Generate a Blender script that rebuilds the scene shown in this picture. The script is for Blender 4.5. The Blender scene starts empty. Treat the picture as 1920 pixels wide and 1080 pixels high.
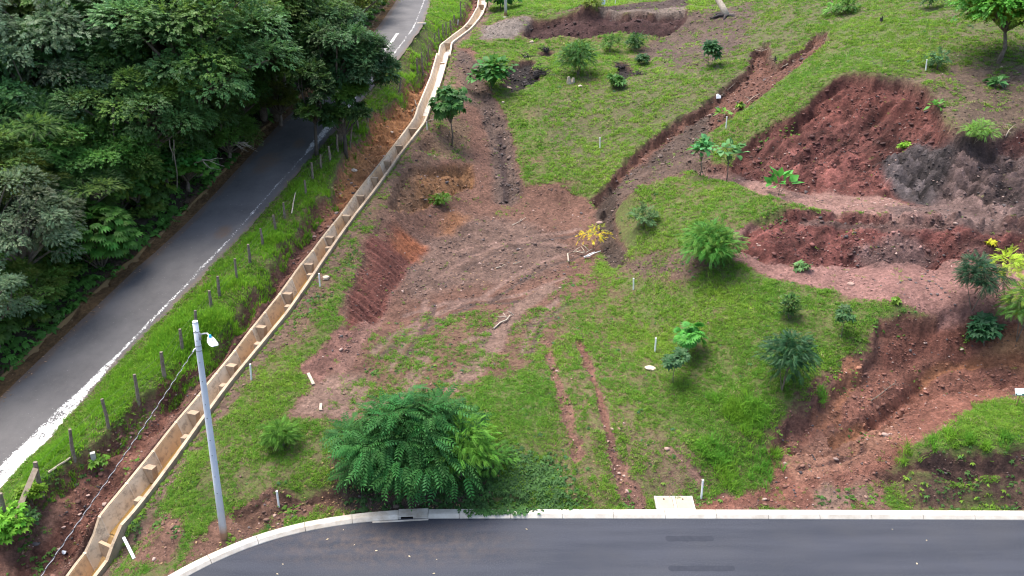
import bpy, math
import numpy as np
from mathutils import Vector, Matrix

# ------------------------------------------------------------------ camera, sky, sun, exposure
SC = bpy.context.scene
SC.render.engine = 'CYCLES'
COL = SC.collection
H, PITCH, F = 18.0, math.radians(23.0), 28.0 / 36.0 * 1920.0
cd = bpy.data.cameras.new("camera")
cam = bpy.data.objects.new("camera", cd)
COL.objects.link(cam)
cam.location = (0, 0, H)
cam.rotation_euler = (math.radians(90) - PITCH, 0, 0)
cd.lens, cd.sensor_width, cd.clip_start, cd.clip_end = 28.0, 36.0, 0.5, 3000.0
SC.camera = cam

SUN_EL, SUN_AZ = math.radians(70), math.radians(-60)      # azimuth from +Y towards +X
world = bpy.data.worlds.new("World")
SC.world = world
world.use_nodes = True
wn = world.node_tree
wn.nodes.clear()
sky = wn.nodes.new("ShaderNodeTexSky")
sky.sky_type = 'NISHITA'
sky.sun_disc = False
sky.sun_elevation = SUN_EL
sky.sun_rotation = SUN_AZ
sky.air_density, sky.dust_density, sky.ozone_density = 1.0, 4.0, 1.0
bg = wn.nodes.new("ShaderNodeBackground")
bg.inputs["Strength"].default_value = 0.115
wo = wn.nodes.new("ShaderNodeOutputWorld")
wn.links.new(sky.outputs[0], bg.inputs[0])
wn.links.new(bg.outputs[0], wo.inputs[0])

sd = bpy.data.lights.new("sun", 'SUN')
sd.energy, sd.angle, sd.color = 1.7, math.radians(42), (1.0, 0.95, 0.88)
sun = bpy.data.objects.new("sun", sd)
COL.objects.link(sun)
dv = Vector((math.sin(SUN_AZ) * math.cos(SUN_EL), math.cos(SUN_AZ) * math.cos(SUN_EL), math.sin(SUN_EL)))
sun.rotation_euler = dv.to_track_quat('Z', 'Y').to_euler()
sun.location = (0, 0, 60)
vs = SC.view_settings
vs.view_transform, vs.look, vs.gamma, vs.exposure = 'Standard', 'None', 1.0, 1.78
SC.cycles.filter_width = 1.15
vs.use_curve_mapping = False

# ------------------------------------------------------------------ helpers: noise, placing, meshes
RNG = np.random.default_rng(7)
_T = RNG.random((8, 256, 256)).astype(np.float32)


def vnoise(x, y, k=0):
    T = _T[k % 8]
    xi, yi = np.floor(x).astype(np.int64), np.floor(y).astype(np.int64)
    fx, fy = (x - xi).astype(np.float32), (y - yi).astype(np.float32)
    fx, fy = fx * fx * (3 - 2 * fx), fy * fy * (3 - 2 * fy)
    a, b, x1, y1 = xi & 255, yi & 255, (xi + 1) & 255, (yi + 1) & 255
    return (T[a, b] * (1 - fx) + T[x1, b] * fx) * (1 - fy) + (T[a, y1] * (1 - fx) + T[x1, y1] * fx) * fy


def fbm(x, y, s, octv=4, k=0, gain=0.5):
    """fractal noise, mean 0, about -1..1; s = size of the largest lumps"""
    r, a, n = 0, 1.0, 0
    for i in range(octv):
        q = 2.03 ** i / s
        c, si = math.cos(i * 0.7 + k), math.sin(i * 0.7 + k)
        r = r + a * (vnoise((x * c - y * si) * q + 17.3 * k, (x * si + y * c) * q + 9.1 * i, k + i) - 0.5)
        n += a * 0.5
        a *= gain
    return r / n


def sstep(a, b, x):
    t = np.clip((x - a) / (b - a), 0, 1)
    return t * t * (3 - 2 * t)


SP, CP = math.sin(PITCH), math.cos(PITCH)


def ray(px, py):
    u, v = (px - 960) / F, (py - 540) / F
    return u, CP - v * SP, -SP - v * CP


def W(px, py, z):
    """the place at height z that a line of sight through a picture point meets"""
    dx, dy, dz = ray(px, py)
    t = (z - H) / dz
    return dx * t, dy * t


def WY(px, zf):
    """place where sight line (px,py) meets a surface whose height depends on Y only"""
    dx, dy, dz = ray(*px)
    lo, hi = 12.0, 300.0
    g = lambda Y: H + dz / dy * Y - zf(Y)
    for _ in range(60):
        m = (lo + hi) / 2
        if g(m) > 0:
            lo = m
        else:
            hi = m
    return dx / dy * lo, lo, zf(lo)


def obj(name, me, mat=None, parent=None, loc=None, rot=None, scl=None):
    o = bpy.data.objects.new(name, me)
    COL.objects.link(o)
    if mat is not None and me is not None and not me.materials:
        me.materials.append(mat)
    if parent is not None:
        o.parent = parent
    if loc is not None:
        o.location = loc
    if rot is not None:
        o.rotation_euler = rot
    if scl is not None:
        o.scale = scl if hasattr(scl, '__len__') else (scl,) * 3
    return o


def tag(o, label=None, cat=None, group=None, kind=None):
    for k, v in (("label", label), ("category", cat), ("group", group), ("kind", kind)):
        if v:
            o[k] = v
    return o


def thing(name, label, cat, loc=(0, 0, 0), rz=0.0, group=None, scl=None):
    return tag(obj(name, None, None, None, loc, (0, 0, rz), scl), label, cat, group)


def npmesh(name, V, Fc, col=None, smooth=False):
    """V (n,3), Fc (m,k) -> mesh"""
    me = bpy.data.meshes.new(name)
    V = np.asarray(V, np.float32)
    Fc = np.asarray(Fc, np.int32)
    m, k = Fc.shape
    me.vertices.add(len(V))
    me.vertices.foreach_set("co", V.ravel())
    me.loops.add(m * k)
    me.loops.foreach_set("vertex_index", Fc.ravel())
    me.polygons.add(m)
    me.polygons.foreach_set("loop_start", np.arange(0, m * k, k, dtype=np.int32))
    if smooth:
        me.polygons.foreach_set("use_smooth", np.ones(m, bool))
    me.update(calc_edges=True)
    if col is not None:
        setcol(me, "tint", col)
    return me


def setcol(me, name, col):
    a = me.attributes.new(name, 'FLOAT_COLOR', 'POINT')
    c = np.ones((len(me.vertices), 4), np.float32)
    c[:, :col.shape[1]] = col
    a.data.foreach_set("color", c.ravel())


def setf(me, name, val):
    a = me.attributes.new(name, 'FLOAT', 'POINT')
    a.data.foreach_set("value", np.asarray(val, np.float32).ravel())


class MB:
    """collects boxes, tubes and sheets, then links them as ONE mesh object"""

    def __init__(s):
        s.v, s.f = [], []

    def add(s, vs_, fs):
        n = len(s.v)
        s.v += [tuple(map(float, p)) for p in vs_]
        s.f += [tuple(i + n for i in f) for f in fs]
        return s

    def hexa(s, p):
        """8 corners: bottom ring 0-3, top ring 4-7"""
        return s.add(p, [(3, 2, 1, 0), (4, 5, 6, 7), (0, 1, 5, 4), (1, 2, 6, 5), (2, 3, 7, 6), (3, 0, 4, 7)])

    def box(s, c, size, rz=0.0):
        x, y, z = [q / 2 for q in size]
        cs, sn = math.cos(rz), math.sin(rz)
        P = [(-x, -y, -z), (x, -y, -z), (x, y, -z), (-x, y, -z), (-x, -y, z), (x, -y, z), (x, y, z), (-x, y, z)]
        return s.hexa([(c[0] + a * cs - b * sn, c[1] + a * sn + b * cs, c[2] + d) for a, b, d in P])

    def tube(s, pts, rad, n=8, cap=True, jag=0.0, rng=None):
        pts = [Vector(p) for p in pts]
        if not hasattr(rad, '__len__'):
            rad = [rad] * len(pts)
        rings = []
        for i, p in enumerate(pts):
            t = (pts[min(i + 1, len(pts) - 1)] - pts[max(i - 1, 0)]).normalized()
            a = t.cross(Vector((0.31, 0.95, 0.05)) if abs(t.y) < 0.9 else Vector((1, 0, 0))).normalized()
            b = t.cross(a)
            r = []
            for k in range(n):
                q = rad[i] * (1 + (jag * (rng.random() - 0.5) if rng is not None else 0))
                r.append(p + (a * math.cos(2 * math.pi * k / n) + b * math.sin(2 * math.pi * k / n)) * q)
            rings.append(r)
        vs_ = [q for r in rings for q in r]
        fs = []
        for i in range(len(pts) - 1):
            for k in range(n):
                k2 = (k + 1) % n
                fs.append((i * n + k, i * n + k2, (i + 1) * n + k2, (i + 1) * n + k))
        if cap:
            fs.append(tuple(range(n - 1, -1, -1)))
            fs.append(tuple((len(pts) - 1) * n + k for k in range(n)))
        return s.add(vs_, fs)

    def mesh(s, name, smooth=False):
        me = bpy.data.meshes.new(name)
        me.from_pydata(s.v, [], s.f)
        if smooth:
            me.polygons.foreach_set("use_smooth", np.ones(len(me.polygons), bool))
        me.update()
        return me

    def build(s, name, mat, parent=None, smooth=False, **kw):
        return obj(name, s.mesh(name, smooth), mat, parent, **kw)


# ------------------------------------------------------------------ materials
def mat(name):
    m = bpy.data.materials.new(name)
    m.use_nodes = True
    nt = m.node_tree
    b = nt.nodes["Principled BSDF"]
    return m, nt, b


def nd(nt, typ, **kw):
    n = nt.nodes.new(typ)
    for k, v in kw.items():
        if k.startswith("i_"):
            n.inputs[k[2:].replace("_", " ")].default_value = v
        else:
            setattr(n, k, v)
    return n


def noise_node(nt, scale, detail=4, rough=0.6, co=None):
    n = nd(nt, "ShaderNodeTexNoise")
    n.inputs["Scale"].default_value = scale
    n.inputs["Detail"].default_value = detail
    n.inputs["Roughness"].default_value = rough
    if co is not None:
        nt.links.new(co, n.inputs["Vector"])
    return n


def maprange(nt, src, a, b, c, d):
    n = nd(nt, "ShaderNodeMapRange")
    nt.links.new(src, n.inputs[0])
    for i, v in enumerate((a, b, c, d)):
        n.inputs[i + 1].default_value = v
    return n.outputs[0]


def mixcol(nt, fac, a, b, mode='MIX'):
    n = nd(nt, "ShaderNodeMix", data_type='RGBA', blend_type=mode)
    for sock, v in ((n.inputs[0], fac), (n.inputs[6], a), (n.inputs[7], b)):
        if hasattr(v, "is_output"):
            nt.links.new(v, sock)
        elif hasattr(v, '__len__'):
            sock.default_value = (*v, 1.0) if len(v) == 3 else v
        else:
            sock.default_value = v
    return n.outputs[2]


def bump(nt, bsdf, hgt, strength=0.4, dist=0.03):
    n = nd(nt, "ShaderNodeBump")
    n.inputs["Strength"].default_value = strength
    n.inputs["Distance"].default_value = dist
    nt.links.new(hgt, n.inputs["Height"])
    nt.links.new(n.outputs[0], bsdf.inputs["Normal"])


def simple(name, c1, c2, scale=4.0, rough=0.8, bmp=0.2, bd=0.01, spec=0.3):
    """two colours mixed by noise, with fine relief"""
    m, nt, b = mat(name)
    co = nd(nt, "ShaderNodeNewGeometry").outputs["Position"]
    n = noise_node(nt, scale, 6, 0.65, co)
    f = maprange(nt, n.outputs[0], 0.32, 0.68, 0, 1)
    nt.links.new(mixcol(nt, f, c1, c2), b.inputs["Base Color"])
    b.inputs["Roughness"].default_value = rough
    b.inputs["Specular IOR Level"].default_value = spec
    if bmp:
        bump(nt, b, noise_node(nt, scale * 8, 4, 0.7, co).outputs[0], bmp, bd)
    return m


def leafmat(name, base, rough=0.5, trans=0.3, attr='tint', inst=False, spec=0.35):
    m, nt, b = mat(name)
    a = nd(nt, "ShaderNodeAttribute", attribute_name=attr, attribute_type='INSTANCER' if inst else 'GEOMETRY')
    colr = mixcol(nt, 1.0, base, a.outputs["Color"], 'MULTIPLY')
    nt.links.new(colr, b.inputs["Base Color"])
    b.inputs["Roughness"].default_value = rough
    b.inputs["Specular IOR Level"].default_value = spec
    t = nd(nt, "ShaderNodeBsdfTranslucent")
    hs = nd(nt, "ShaderNodeHueSaturation")
    hs.inputs["Value"].default_value = 1.5
    hs.inputs["Hue"].default_value = 0.485
    nt.links.new(colr, hs.inputs["Color"])
    nt.links.new(hs.outputs[0], t.inputs["Color"])
    mx = nd(nt, "ShaderNodeMixShader")
    mx.inputs[0].default_value = trans
    out = nt.nodes["Material Output"]
    nt.links.new(b.outputs[0], mx.inputs[1])
    nt.links.new(t.outputs[0], mx.inputs[2])
    nt.links.new(mx.outputs[0], out.inputs["Surface"])
    return m


M = {}
M['leaf'] = leafmat("leaf", (1, 1, 1), .6, .32, spec=.12)
M['leaf_gloss'] = leafmat("leaf_gloss", (1, 1, 1), 0.5, 0.3, spec=0.2)
M['blade'] = leafmat("grass_blade", (1, 1, 1), 0.6, 0.45, inst=True, spec=0.1)
M['weed'] = leafmat("weed_leaf", (1, 1, 1), 0.6, 0.3, inst=True, spec=.12)
M['bark'] = simple("bark", (0.09, 0.07, 0.055), (0.19, 0.16, 0.13), 6, 0.9, 0.5, 0.02)
M['bark_dark'] = simple("bark_dark", (0.045, 0.035, 0.03), (0.10, 0.085, 0.07), 6, 0.9, 0.5, 0.02)
M['dry_wood'] = simple("dry_wood", (0.27, 0.22, 0.17), (0.46, 0.40, 0.32), 7, 0.85, 0.4)
M['post_wood'] = simple("post_wood", (0.11, 0.085, 0.065), (0.24, 0.20, 0.16), 9, 0.9, 0.5)
M['plank_wood'] = simple("plank_wood", (0.34, 0.25, 0.17), (0.50, 0.39, 0.28), 6, 0.85, 0.3)
M['char_wood'] = simple("char_wood", (0.02, 0.018, 0.018), (0.06, 0.05, 0.05), 9, 0.9, 0.6)
M['wire'] = simple("wire", (0.30, 0.31, 0.32), (0.42, 0.42, 0.43), 9, 0.5, 0)
M['barbed'] = simple("barbed_wire", (.10, .09, .08), (.16, .15, .14), 9, .6, 0)
M['white_pipe'] = simple("white_pipe", (0.78, 0.79, 0.80), (0.68, 0.68, 0.67), 5, 0.45, 0)
M['white_paint'] = simple("white_paint", (0.80, 0.81, 0.83), (0.74, 0.76, 0.78), 3, 0.5, 0)
M['blue_cap'] = simple("blue_cap", (0.02, 0.35, 0.55), (0.03, 0.42, 0.6), 5, 0.35, 0)
M['sign_green'] = simple("sign_green", (0.02, 0.08, 0.06), (0.03, 0.10, 0.07), 5, 0.5, 0)
M['sign_white'] = simple("sign_white", (0.72, 0.78, 0.82), (0.78, 0.82, 0.85), 5, 0.4, 0)
M['kerb'] = simple("kerb_concrete", (0.52, 0.495, 0.44), (0.38, 0.345, 0.29), 2.6, 0.85, 0.15)
M['kerb_old'] = simple("kerb_concrete_old", (0.58, 0.55, 0.49), (0.34, 0.29, 0.23), 1.6, 0.9, 0.3)
M['lid'] = simple("lid_concrete", (0.46, 0.36, 0.26), (0.40, 0.30, 0.21), 3, 0.85, 0.15)
M['hole_shade'] = simple("painted_hole_shade", (0.03, 0.025, 0.02), (0.02, 0.018, 0.015), 5, 0.95, 0)  # near black colour painted for the shade inside holes and slots
M['rock'] = simple("rock", (0.27, 0.17, 0.14), (0.40, 0.28, 0.23), 5, 0.9, 0.5, 0.02)
M['rock_pale'] = simple("rock_pale", (0.46, 0.36, 0.28), (0.56, 0.46, 0.36), 5, 0.9, 0.4, 0.02)
M['rock_dark'] = simple("rock_dark", (0.06, 0.05, 0.05), (0.11, 0.09, 0.09), 5, 0.85, 0.5, 0.02)
M['plastic_white'] = simple("plastic_white", (0.7, 0.72, 0.75), (0.6, 0.62, 0.66), 9, 0.4, 0)

# ------------------------------------------------------------------ the lie of the land
def interp_py(tab):
    """list of (picture row, height) along a line that runs uphill -> height as a function of Y"""
    ys = np.array([W(960, p, z)[1] for p, z in tab])
    zs = np.array([z for _, z in tab])
    o = np.argsort(ys)
    ys, zs = ys[o], zs[o]
    return lambda Y: np.interp(Y, ys, zs)


Zroad = interp_py([(1060, .1), (980, .5), (905, .9), (815, 1.4), (700, 2.4), (600, 3.4), (500, 4.5), (400, 5.6), (300, 7.0), (240, 8.0), (130, 10.1), (67, 11.8), (0, 13.6), (-60, 15.6)])
Zchan = interp_py([(1300, -1.1), (1080, -.75), (1040, -.55), (985, .25), (975, .36), (850, 1.1), (720, 2.1), (600, 3.1), (500, 4.1), (400, 5.1), (310, 6.1), (263, 6.8), (200, 7.95), (145, 9.1), (108, 9.9), (100, 10.3), (85, 10.65), (50, 11.7), (17, 12.8), (0, 13.3), (-40, 14.6)])

ROAD_L = [(-190, 930), (-70, 810), (30, 720), (153, 607), (240, 523), (320, 457), (410, 360), (487, 277), (547, 213), (640, 130), (700, 67), (747, 0), (790, -60)]
ROAD_R = [(-120, 1030), (0, 905), (180, 715), (300, 595), (383, 523), (470, 420), (523, 360), (580, 300), (620, 253), (727, 130), (783, 67), (807, 0), (832, -60)]
CH_L = [(90, 1130), (127, 1080), (153, 1040), (178, 977), (232, 913), (282, 852), (325, 797), (368, 747), (437, 662), (467, 622), (493, 590), (522, 555), (563, 498), (585, 473), (603, 448), (640, 402), (670, 360), (710, 310), (747, 262), (777, 222), (784, 200), (807, 145), (822, 105), (825, 85), (850, 65), (874, 48), (886, 30), (895, 15), (897, 0), (900, -40)]
CH_R = [(140, 1130), (181, 1080), (213, 1037), (238, 985), (283, 923), (367, 807), (430, 720), (490, 647), (540, 587), (593, 510), (640, 440), (703, 357), (750, 290), (772, 262), (797, 230), (807, 200), (820, 172), (836, 120), (846, 92), (848, 80), (862, 70), (882, 55), (895, 40), (906, 25), (911, 12), (912, 0), (914, -40)]


def edge_line(pts, zf):
    P = np.array([WY(p, zf)[:2] for p in pts])
    return P[np.argsort(P[:, 1])]


rl, rr = edge_line(ROAD_L, Zroad), edge_line(ROAD_R, Zroad)
cl, cr = edge_line(CH_L, Zchan), edge_line(CH_R, Zchan)


def smooth_line(P, Y, s):
    x = np.interp(Y, P[:, 1], P[:, 0])
    k = np.exp(-0.5 * (np.arange(-3 * s, 3 * s + 1) / s) ** 2)
    xp = np.concatenate([x[0] + (np.arange(-3 * s, 0)) * (x[1] - x[0]), x, x[-1] + np.arange(1, 3 * s + 1) * (x[-1] - x[-2])])
    return np.convolve(xp, k / k.sum(), 'valid')


YR = np.arange(14, 128, 0.25)
XRL, XRR = smooth_line(rl, YR, 10), smooth_line(rr, YR, 10)
xroadL = lambda Y: np.interp(Y, YR, XRL)
xroadR = lambda Y: np.interp(Y, YR, XRR)
YC = np.arange(17.0, 100, 0.1)
XCL, XCR = smooth_line(cl, YC, 3), smooth_line(cr, YC, 3)
XCL = np.minimum(XCL, XCR - 0.75)
xchL = lambda Y: np.interp(Y, YC, XCL)
xchR = lambda Y: np.interp(Y, YC, XCR)

# the new road in front: kerb line
KERB_BACK = [(1980, 958), (1920, 958), (1500, 956.5), (1280, 955.7), (880, 955), (808, 955), (760, 956), (700, 960), (640, 967), (560, 981), (480, 1003), (400, 1035), (320, 1076), (270, 1108)]
kb = np.array([W(x, y, 0.12) for x, y in KERB_BACK])
kb = np.vstack([[90, kb[0, 1]], kb, [kb[-1] + (kb[-1] - kb[-2]) * 1.2 + [0, -.25]], [-10.2, 16.6], [-10.9, 13], [-11.2, 8], [-11.3, -40]])


def resample(P, step):
    d = np.concatenate([[0], np.cumsum(np.hypot(*np.diff(P, axis=0).T))])
    n = max(2, int(d[-1] / step) + 1)
    t = np.linspace(0, d[-1], n)
    return np.stack([np.interp(t, d, P[:, i]) for i in range(P.shape[1])], 1)


def chaikin(P, n=2):
    for _ in range(n):
        q = np.empty((2 * len(P), P.shape[1]))
        q[0], q[-1] = P[0], P[-1]
        q[1:-1:2] = P[:-1] * .75 + P[1:] * .25
        q[2:-1:2] = P[:-1] * .25 + P[1:] * .75
        P = q
    return P


kbs = chaikin(kb, 2)

ctl = []
C = lambda *a: ctl.extend(a)
# verge, lawn and pad
C((700, 950, .2), (640, 935, .35), (560, 955, .22), (470, 985, .15), (420, 1008, .15), (330, 1042, .1), (270, 1062, 0), (300, 1010, .3), (380, 960, .45), (350, 900, .9),
  (450, 925, .6), (520, 915, .8), (600, 900, .85), (700, 900, .75), (330, 860, 1.1), (400, 850, 1.2), (500, 850, 1.2), (600, 830, 1.4), (700, 850, 1.2),
  (450, 780, 1.7), (560, 780, 1.75), (640, 760, 1.8), (740, 760, 1.7), (500, 700, 2.3), (560, 700, 2.25), (620, 720, 2.05), (700, 700, 2.0), (850, 700, 2.0),
  (860, 800, 1.6), (960, 800, 1.6), (960, 880, 1.0), (860, 920, .5), (960, 930, .45), (1060, 930, .4), (1060, 880, .8), (1060, 800, 1.5), (1160, 800, 1.5), (1160, 880, .75),
  (1160, 935, .3), (1230, 930, .16), (1300, 930, .16), (1250, 880, .75), (960, 700, 2.0), (1060, 700, 2.05), (1160, 700, 2.1), (1200, 640, 2.35), (720, 640, 2.35), (800, 640, 2.3),
  (960, 600, 2.4), (1060, 600, 2.45), (1150, 600, 2.5), (760, 560, 2.55), (850, 540, 2.65), (960, 500, 2.9), (1060, 500, 2.95), (1120, 480, 3.0), (830, 480, 2.95),
  (900, 430, 3.3), (1000, 430, 3.35), (1080, 430, 3.35), (860, 390, 3.8), (950, 380, 3.8), (1050, 380, 3.8), (1105, 400, 3.6))
# machine cut bank left of the pad: foot and top
C((690, 598, 2.45), (722, 580, 2.5), (750, 530, 2.7), (775, 490, 2.9), (795, 468, 3.0), (805, 430, 3.4),
  (630, 640, 2.75), (645, 600, 3.1), (655, 560, 3.45), (668, 510, 3.95), (690, 450, 4.5), (712, 412, 4.85), (728, 392, 5.0),
  (640, 500, 4.0), (600, 560, 3.45), (560, 620, 2.95), (690, 400, 5.05))
# orange cut and the knoll with the slim tree
C((750, 335, 5.7), (790, 312, 5.8), (840, 300, 5.8), (880, 308, 5.3), (760, 390, 4.6), (820, 378, 4.25), (880, 348, 4.4), (847, 270, 6.1), (800, 280, 6.2), (830, 220, 7.5), (850, 170, 8.6),
  (940, 365, 4.1), (940, 300, 5.2), (930, 240, 6.5), (910, 190, 7.9), (880, 150, 8.9), (865, 110, 9.95), (880, 80, 10.8))
# grass slope behind the pad
C((980, 338, 4.7), (1050, 352, 4.5), (1100, 362, 4.3), (1000, 260, 6.3), (1100, 260, 6.3), (1200, 250, 6.9), (1000, 190, 7.9), (1100, 180, 8.2), (1200, 180, 8.5), (1300, 150, 9.5),
  (1000, 130, 9.4), (1100, 120, 9.7), (1200, 110, 10), (960, 150, 8.7), (1300, 100, 10.6))
# upper bench and its bank
C((900, 76, 10.9), (1000, 69, 11.0), (1100, 69, 11.1), (1200, 71, 11.1), (1250, 68, 11.2), (910, 50, 11.6), (980, 36, 12.35), (1100, 33, 12.55), (1200, 28, 12.8), (1290, 22, 13.05),
  (930, 30, 12.4), (1000, 12, 13.2), (1100, 18, 13.0), (1100, 8, 13.6), (1200, 6, 13.9))
# slide gully on the right
C((1400, 165, 9.5), (1500, 92, 11.5), (1545, 62, 12.5), (1350, 215, 8.2), (1260, 250, 7.1), (1180, 310, 5.8), (1130, 368, 4.5), (1120, 392, 4.0), (1130, 430, 3.4), (1150, 470, 3.1))
# the grassed shoulder and the benches on the right
C((1300, 312, 6.6), (1450, 345, 6.8), (1700, 348, 7.0), (1330, 335, 6.4), (1480, 386, 6.6), (1600, 397, 6.6), (1700, 405, 6.7), (1800, 410, 6.8), (1900, 405, 6.9), (1990, 405, 7.0),
  (1380, 470, 5.0), (1450, 492, 4.85), (1600, 500, 4.85), (1750, 500, 4.95), (1900, 490, 5.2), (1990, 490, 5.3), (1160, 420, 4.0), (1180, 350, 5.6), (1250, 350, 6.0), (1200, 420, 4.8),
  (1300, 420, 5.4), (1165, 490, 3.3), (1200, 500, 3.6), (1300, 490, 4.6), (1370, 480, 4.9), (1420, 512, 4.55), (1500, 537, 4.45), (1600, 562, 4.4), (1700, 586, 4.4), (1800, 587, 4.4), (1900, 587, 4.5),
  (1990, 587, 4.5), (1300, 560, 3.7), (1400, 560, 4.0), (1300, 640, 2.9), (1400, 640, 3.2), (1500, 620, 3.6), (1600, 600, 4.0), (1200, 560, 2.95), (1250, 700, 2.2), (1350, 700, 2.4),
  (1450, 700, 2.75), (1540, 680, 3.0), (1250, 800, 1.5), (1350, 790, 1.6), (1450, 770, 2.0), (1300, 870, .9), (1380, 850, .95), (1410, 885, .55), (1640, 630, 3.7), (1565, 715, 2.6), (1510, 760, 2.1))
# bank under the lower bench, red ramp, mound at right
C((1700, 680, 2.65), (1650, 722, 2.2), (1590, 775, 1.75), (1510, 805, 1.4), (1450, 855, .85), (1800, 662, 2.9), (1900, 650, 3.05), (1990, 650, 3.1), (1900, 705, 2.5), (1800, 750, 2.0), (1700, 800, 1.5),
  (1600, 850, 1.0), (1550, 920, .4), (1640, 905, .45), (1720, 848, 1.65), (1800, 825, 1.9), (1900, 790, 2.25), (1990, 770, 2.5), (1660, 882, 1.0), (1750, 857, 1.55), (1850, 852, 1.65), (1920, 852, 1.7), (1990, 850, 1.7),
  (1680, 906, .5), (1760, 900, .7), (1850, 900, .7), (1920, 897, .75), (1990, 897, .8), (1500, 945, .18), (1600, 945, .18), (1700, 945, .18), (1800, 945, .18), (1900, 945, .18), (1990, 945, .18), (1380, 945, .16), (1420, 915, .35))
# scar
C((1385, 300, 7.1), (1410, 268, 7.9), (1480, 218, 9.4), (1560, 148, 11.2), (1600, 134, 11.6), (1640, 146, 11.4), (1690, 150, 11.3), (1735, 162, 11.2), (1770, 215, 10.2), (1795, 250, 9.6),
  (1400, 322, 6.85), (1500, 340, 6.85), (1600, 350, 6.9), (1680, 356, 7.0), (1720, 347, 7.1), (1600, 240, 9.0), (1700, 250, 9.0),
  (1560, 60, 12.8), (1650, 60, 13.1), (1800, 60, 13.4), (1600, 0, 14.4), (1800, 0, 14.8), (1900, 150, 11.5), (1900, 60, 13.5), (1900, 0, 14.9), (1450, 60, 12.2), (1450, 0, 14.0), (1350, 60, 11.8), (1350, 10, 13.4),
  (1700, 300, 8.1), (1800, 300, 8.3), (1800, 350, 7.4), (1880, 330, 8.0), (1900, 280, 8.9), (1860, 385, 7.0), (1900, 220, 10.1), (1990, 300, 8.6), (1990, 150, 11.7), (1990, 0, 15.0))
# top edge of the eroded bank between old road and channel
BANK = [(-40, 1040, .45), (20, 975, .85), (60, 925, 1.15), (140, 865, 1.5), (210, 805, 1.9), (300, 725, 2.5), (350, 690, 2.8), (430, 600, 3.6), (480, 540, 4.2), (510, 490, 4.7), (530, 455, 5.0), (580, 400, 5.6), (615, 370, 5.95),
        (635, 310, 6.9), (660, 270, 7.5), (700, 215, 8.3), (745, 185, 8.8), (760, 150, 9.5), (795, 115, 10.2), (815, 85, 10.8), (850, 50, 11.8), (870, 20, 12.8), (880, 0, 13.5), (890, -40, 14.8)]
C(*BANK)
pts3 = [(*W(x, y, z), z) for x, y, z in ctl]
bank = np.array([(*W(x, y, z), z) for x, y, z in BANK])
xbank = lambda Y: np.interp(Y, bank[:, 1], bank[:, 0])
for Y in np.arange(19, 84, 2.0):                     # land beside road and channel
    xl, xr, zr = float(xroadL(Y)), float(xroadR(Y)), float(Zroad(Y))
    pts3 += [(xl, Y, zr), ((xl + xr) / 2, Y, zr), (xr, Y, zr - .02), (xr + .35, Y, zr - .05), (xl - .9, Y, zr + .05), (xl - 2.2, Y, zr + .7), (xl - 8, Y, zr + 1.6), (xl - 20, Y, zr + 3.5), (xl - 40, Y, zr + 6)]
    zc = float(Zchan(Y))
    pts3 += [(float(xchR(Y)) + .25, Y, zc - .03), (float(xchL(Y)) - .3, Y, zc + .05), (float(xchL(Y)) + .4, Y, zc - .1)]
    if Y > 22:
        pts3 += [(float(xchR(Y)) + 1.0, Y, zc - .03)]
for x in (-60, -30, 0, 30, 60, 90):
    pts3 += [(x, 100, 17.0 + .02 * abs(x)), (x, 135, 24), (x, 200, 34), (x, 420, 60)]
for y in (22.6, 30, 40, 55, 80):
    pts3 += [(45, y, max(.2, (y - 22) * .33)), (75, y, max(.2, (y - 22) * .33))]
pts3 += [(x, 19.0, -.02) for x in range(-6, 70, 6)] + [(x, y, -.02) for x in range(-8, 70, 12) for y in (5, -15, -40)]
pts3 += [(-13, 17, -.9), (-14, 10, -1.0), (-20, 17, -.3), (-30, 10, .2), (-30, -30, -.5), (-14, -30, -1.2), (-50, -10, 2)]
for i in range(len(kbs)):
    if kbs[i, 1] > 15:
        pts3.append((kbs[i, 0], kbs[i, 1], .02))
pts3 = np.array(pts3)
keep = []
for i, p in enumerate(pts3):                         # drop near duplicates
    if all((p[0] - pts3[j][0]) ** 2 + (p[1] - pts3[j][1]) ** 2 > .16 for j in keep):
        keep.append(i)
pts3 = pts3[keep]
PX, PY, PZ = pts3.T
n = len(PX)
c2 = 0.12
A = np.zeros((n + 3, n + 3))
A[:n, :n] = -np.sqrt((PX[:, None] - PX) ** 2 + (PY[:, None] - PY) ** 2 + c2)
A[np.arange(n), np.arange(n)] += -0.002
A[:n, n], A[:n, n + 1], A[:n, n + 2] = 1, PX, PY
A[n:, :n] = A[:n, n:].T
wgt = np.linalg.solve(A, np.concatenate([PZ, [0, 0, 0]])).astype(np.float32)


def rbf(x, y):
    o = np.empty(len(x), np.float32)
    px, py = PX.astype(np.float32), PY.astype(np.float32)
    x, y = x.astype(np.float32), y.astype(np.float32)
    for i in range(0, len(x), 8000):
        a, b = x[i:i + 8000, None], y[i:i + 8000, None]
        o[i:i + 8000] = -np.sqrt((a - px) ** 2 + (b - py) ** 2 + np.float32(c2)) @ wgt[:n] + wgt[n] + wgt[n + 1] * a[:, 0] + wgt[n + 2] * b[:, 0]
    return o


STEP = 0.0025
yd = np.exp(np.arange(math.log(17.5), math.log(135), STEP))
YROW = np.concatenate([np.linspace(-60, 15, 16), [16.5], yd, np.geomspace(138, 460, 16)])
ud = np.arange(-0.80, 0.8001, STEP)
side = 0.8 + np.geomspace(.01, 3.2, 14)
UCOL = np.concatenate([-side[::-1], ud, side])
NR, NC = len(YROW), len(UCOL)
YE = np.maximum(YROW, 17.5)
GX = (UCOL[None, :] * YE[:, None]).ravel()
GY = np.repeat(YROW, NC)
GZ = rbf(GX, GY)
_RI = np.arange(NR, dtype=float)
_CI = np.arange(NC, dtype=float)


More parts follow.
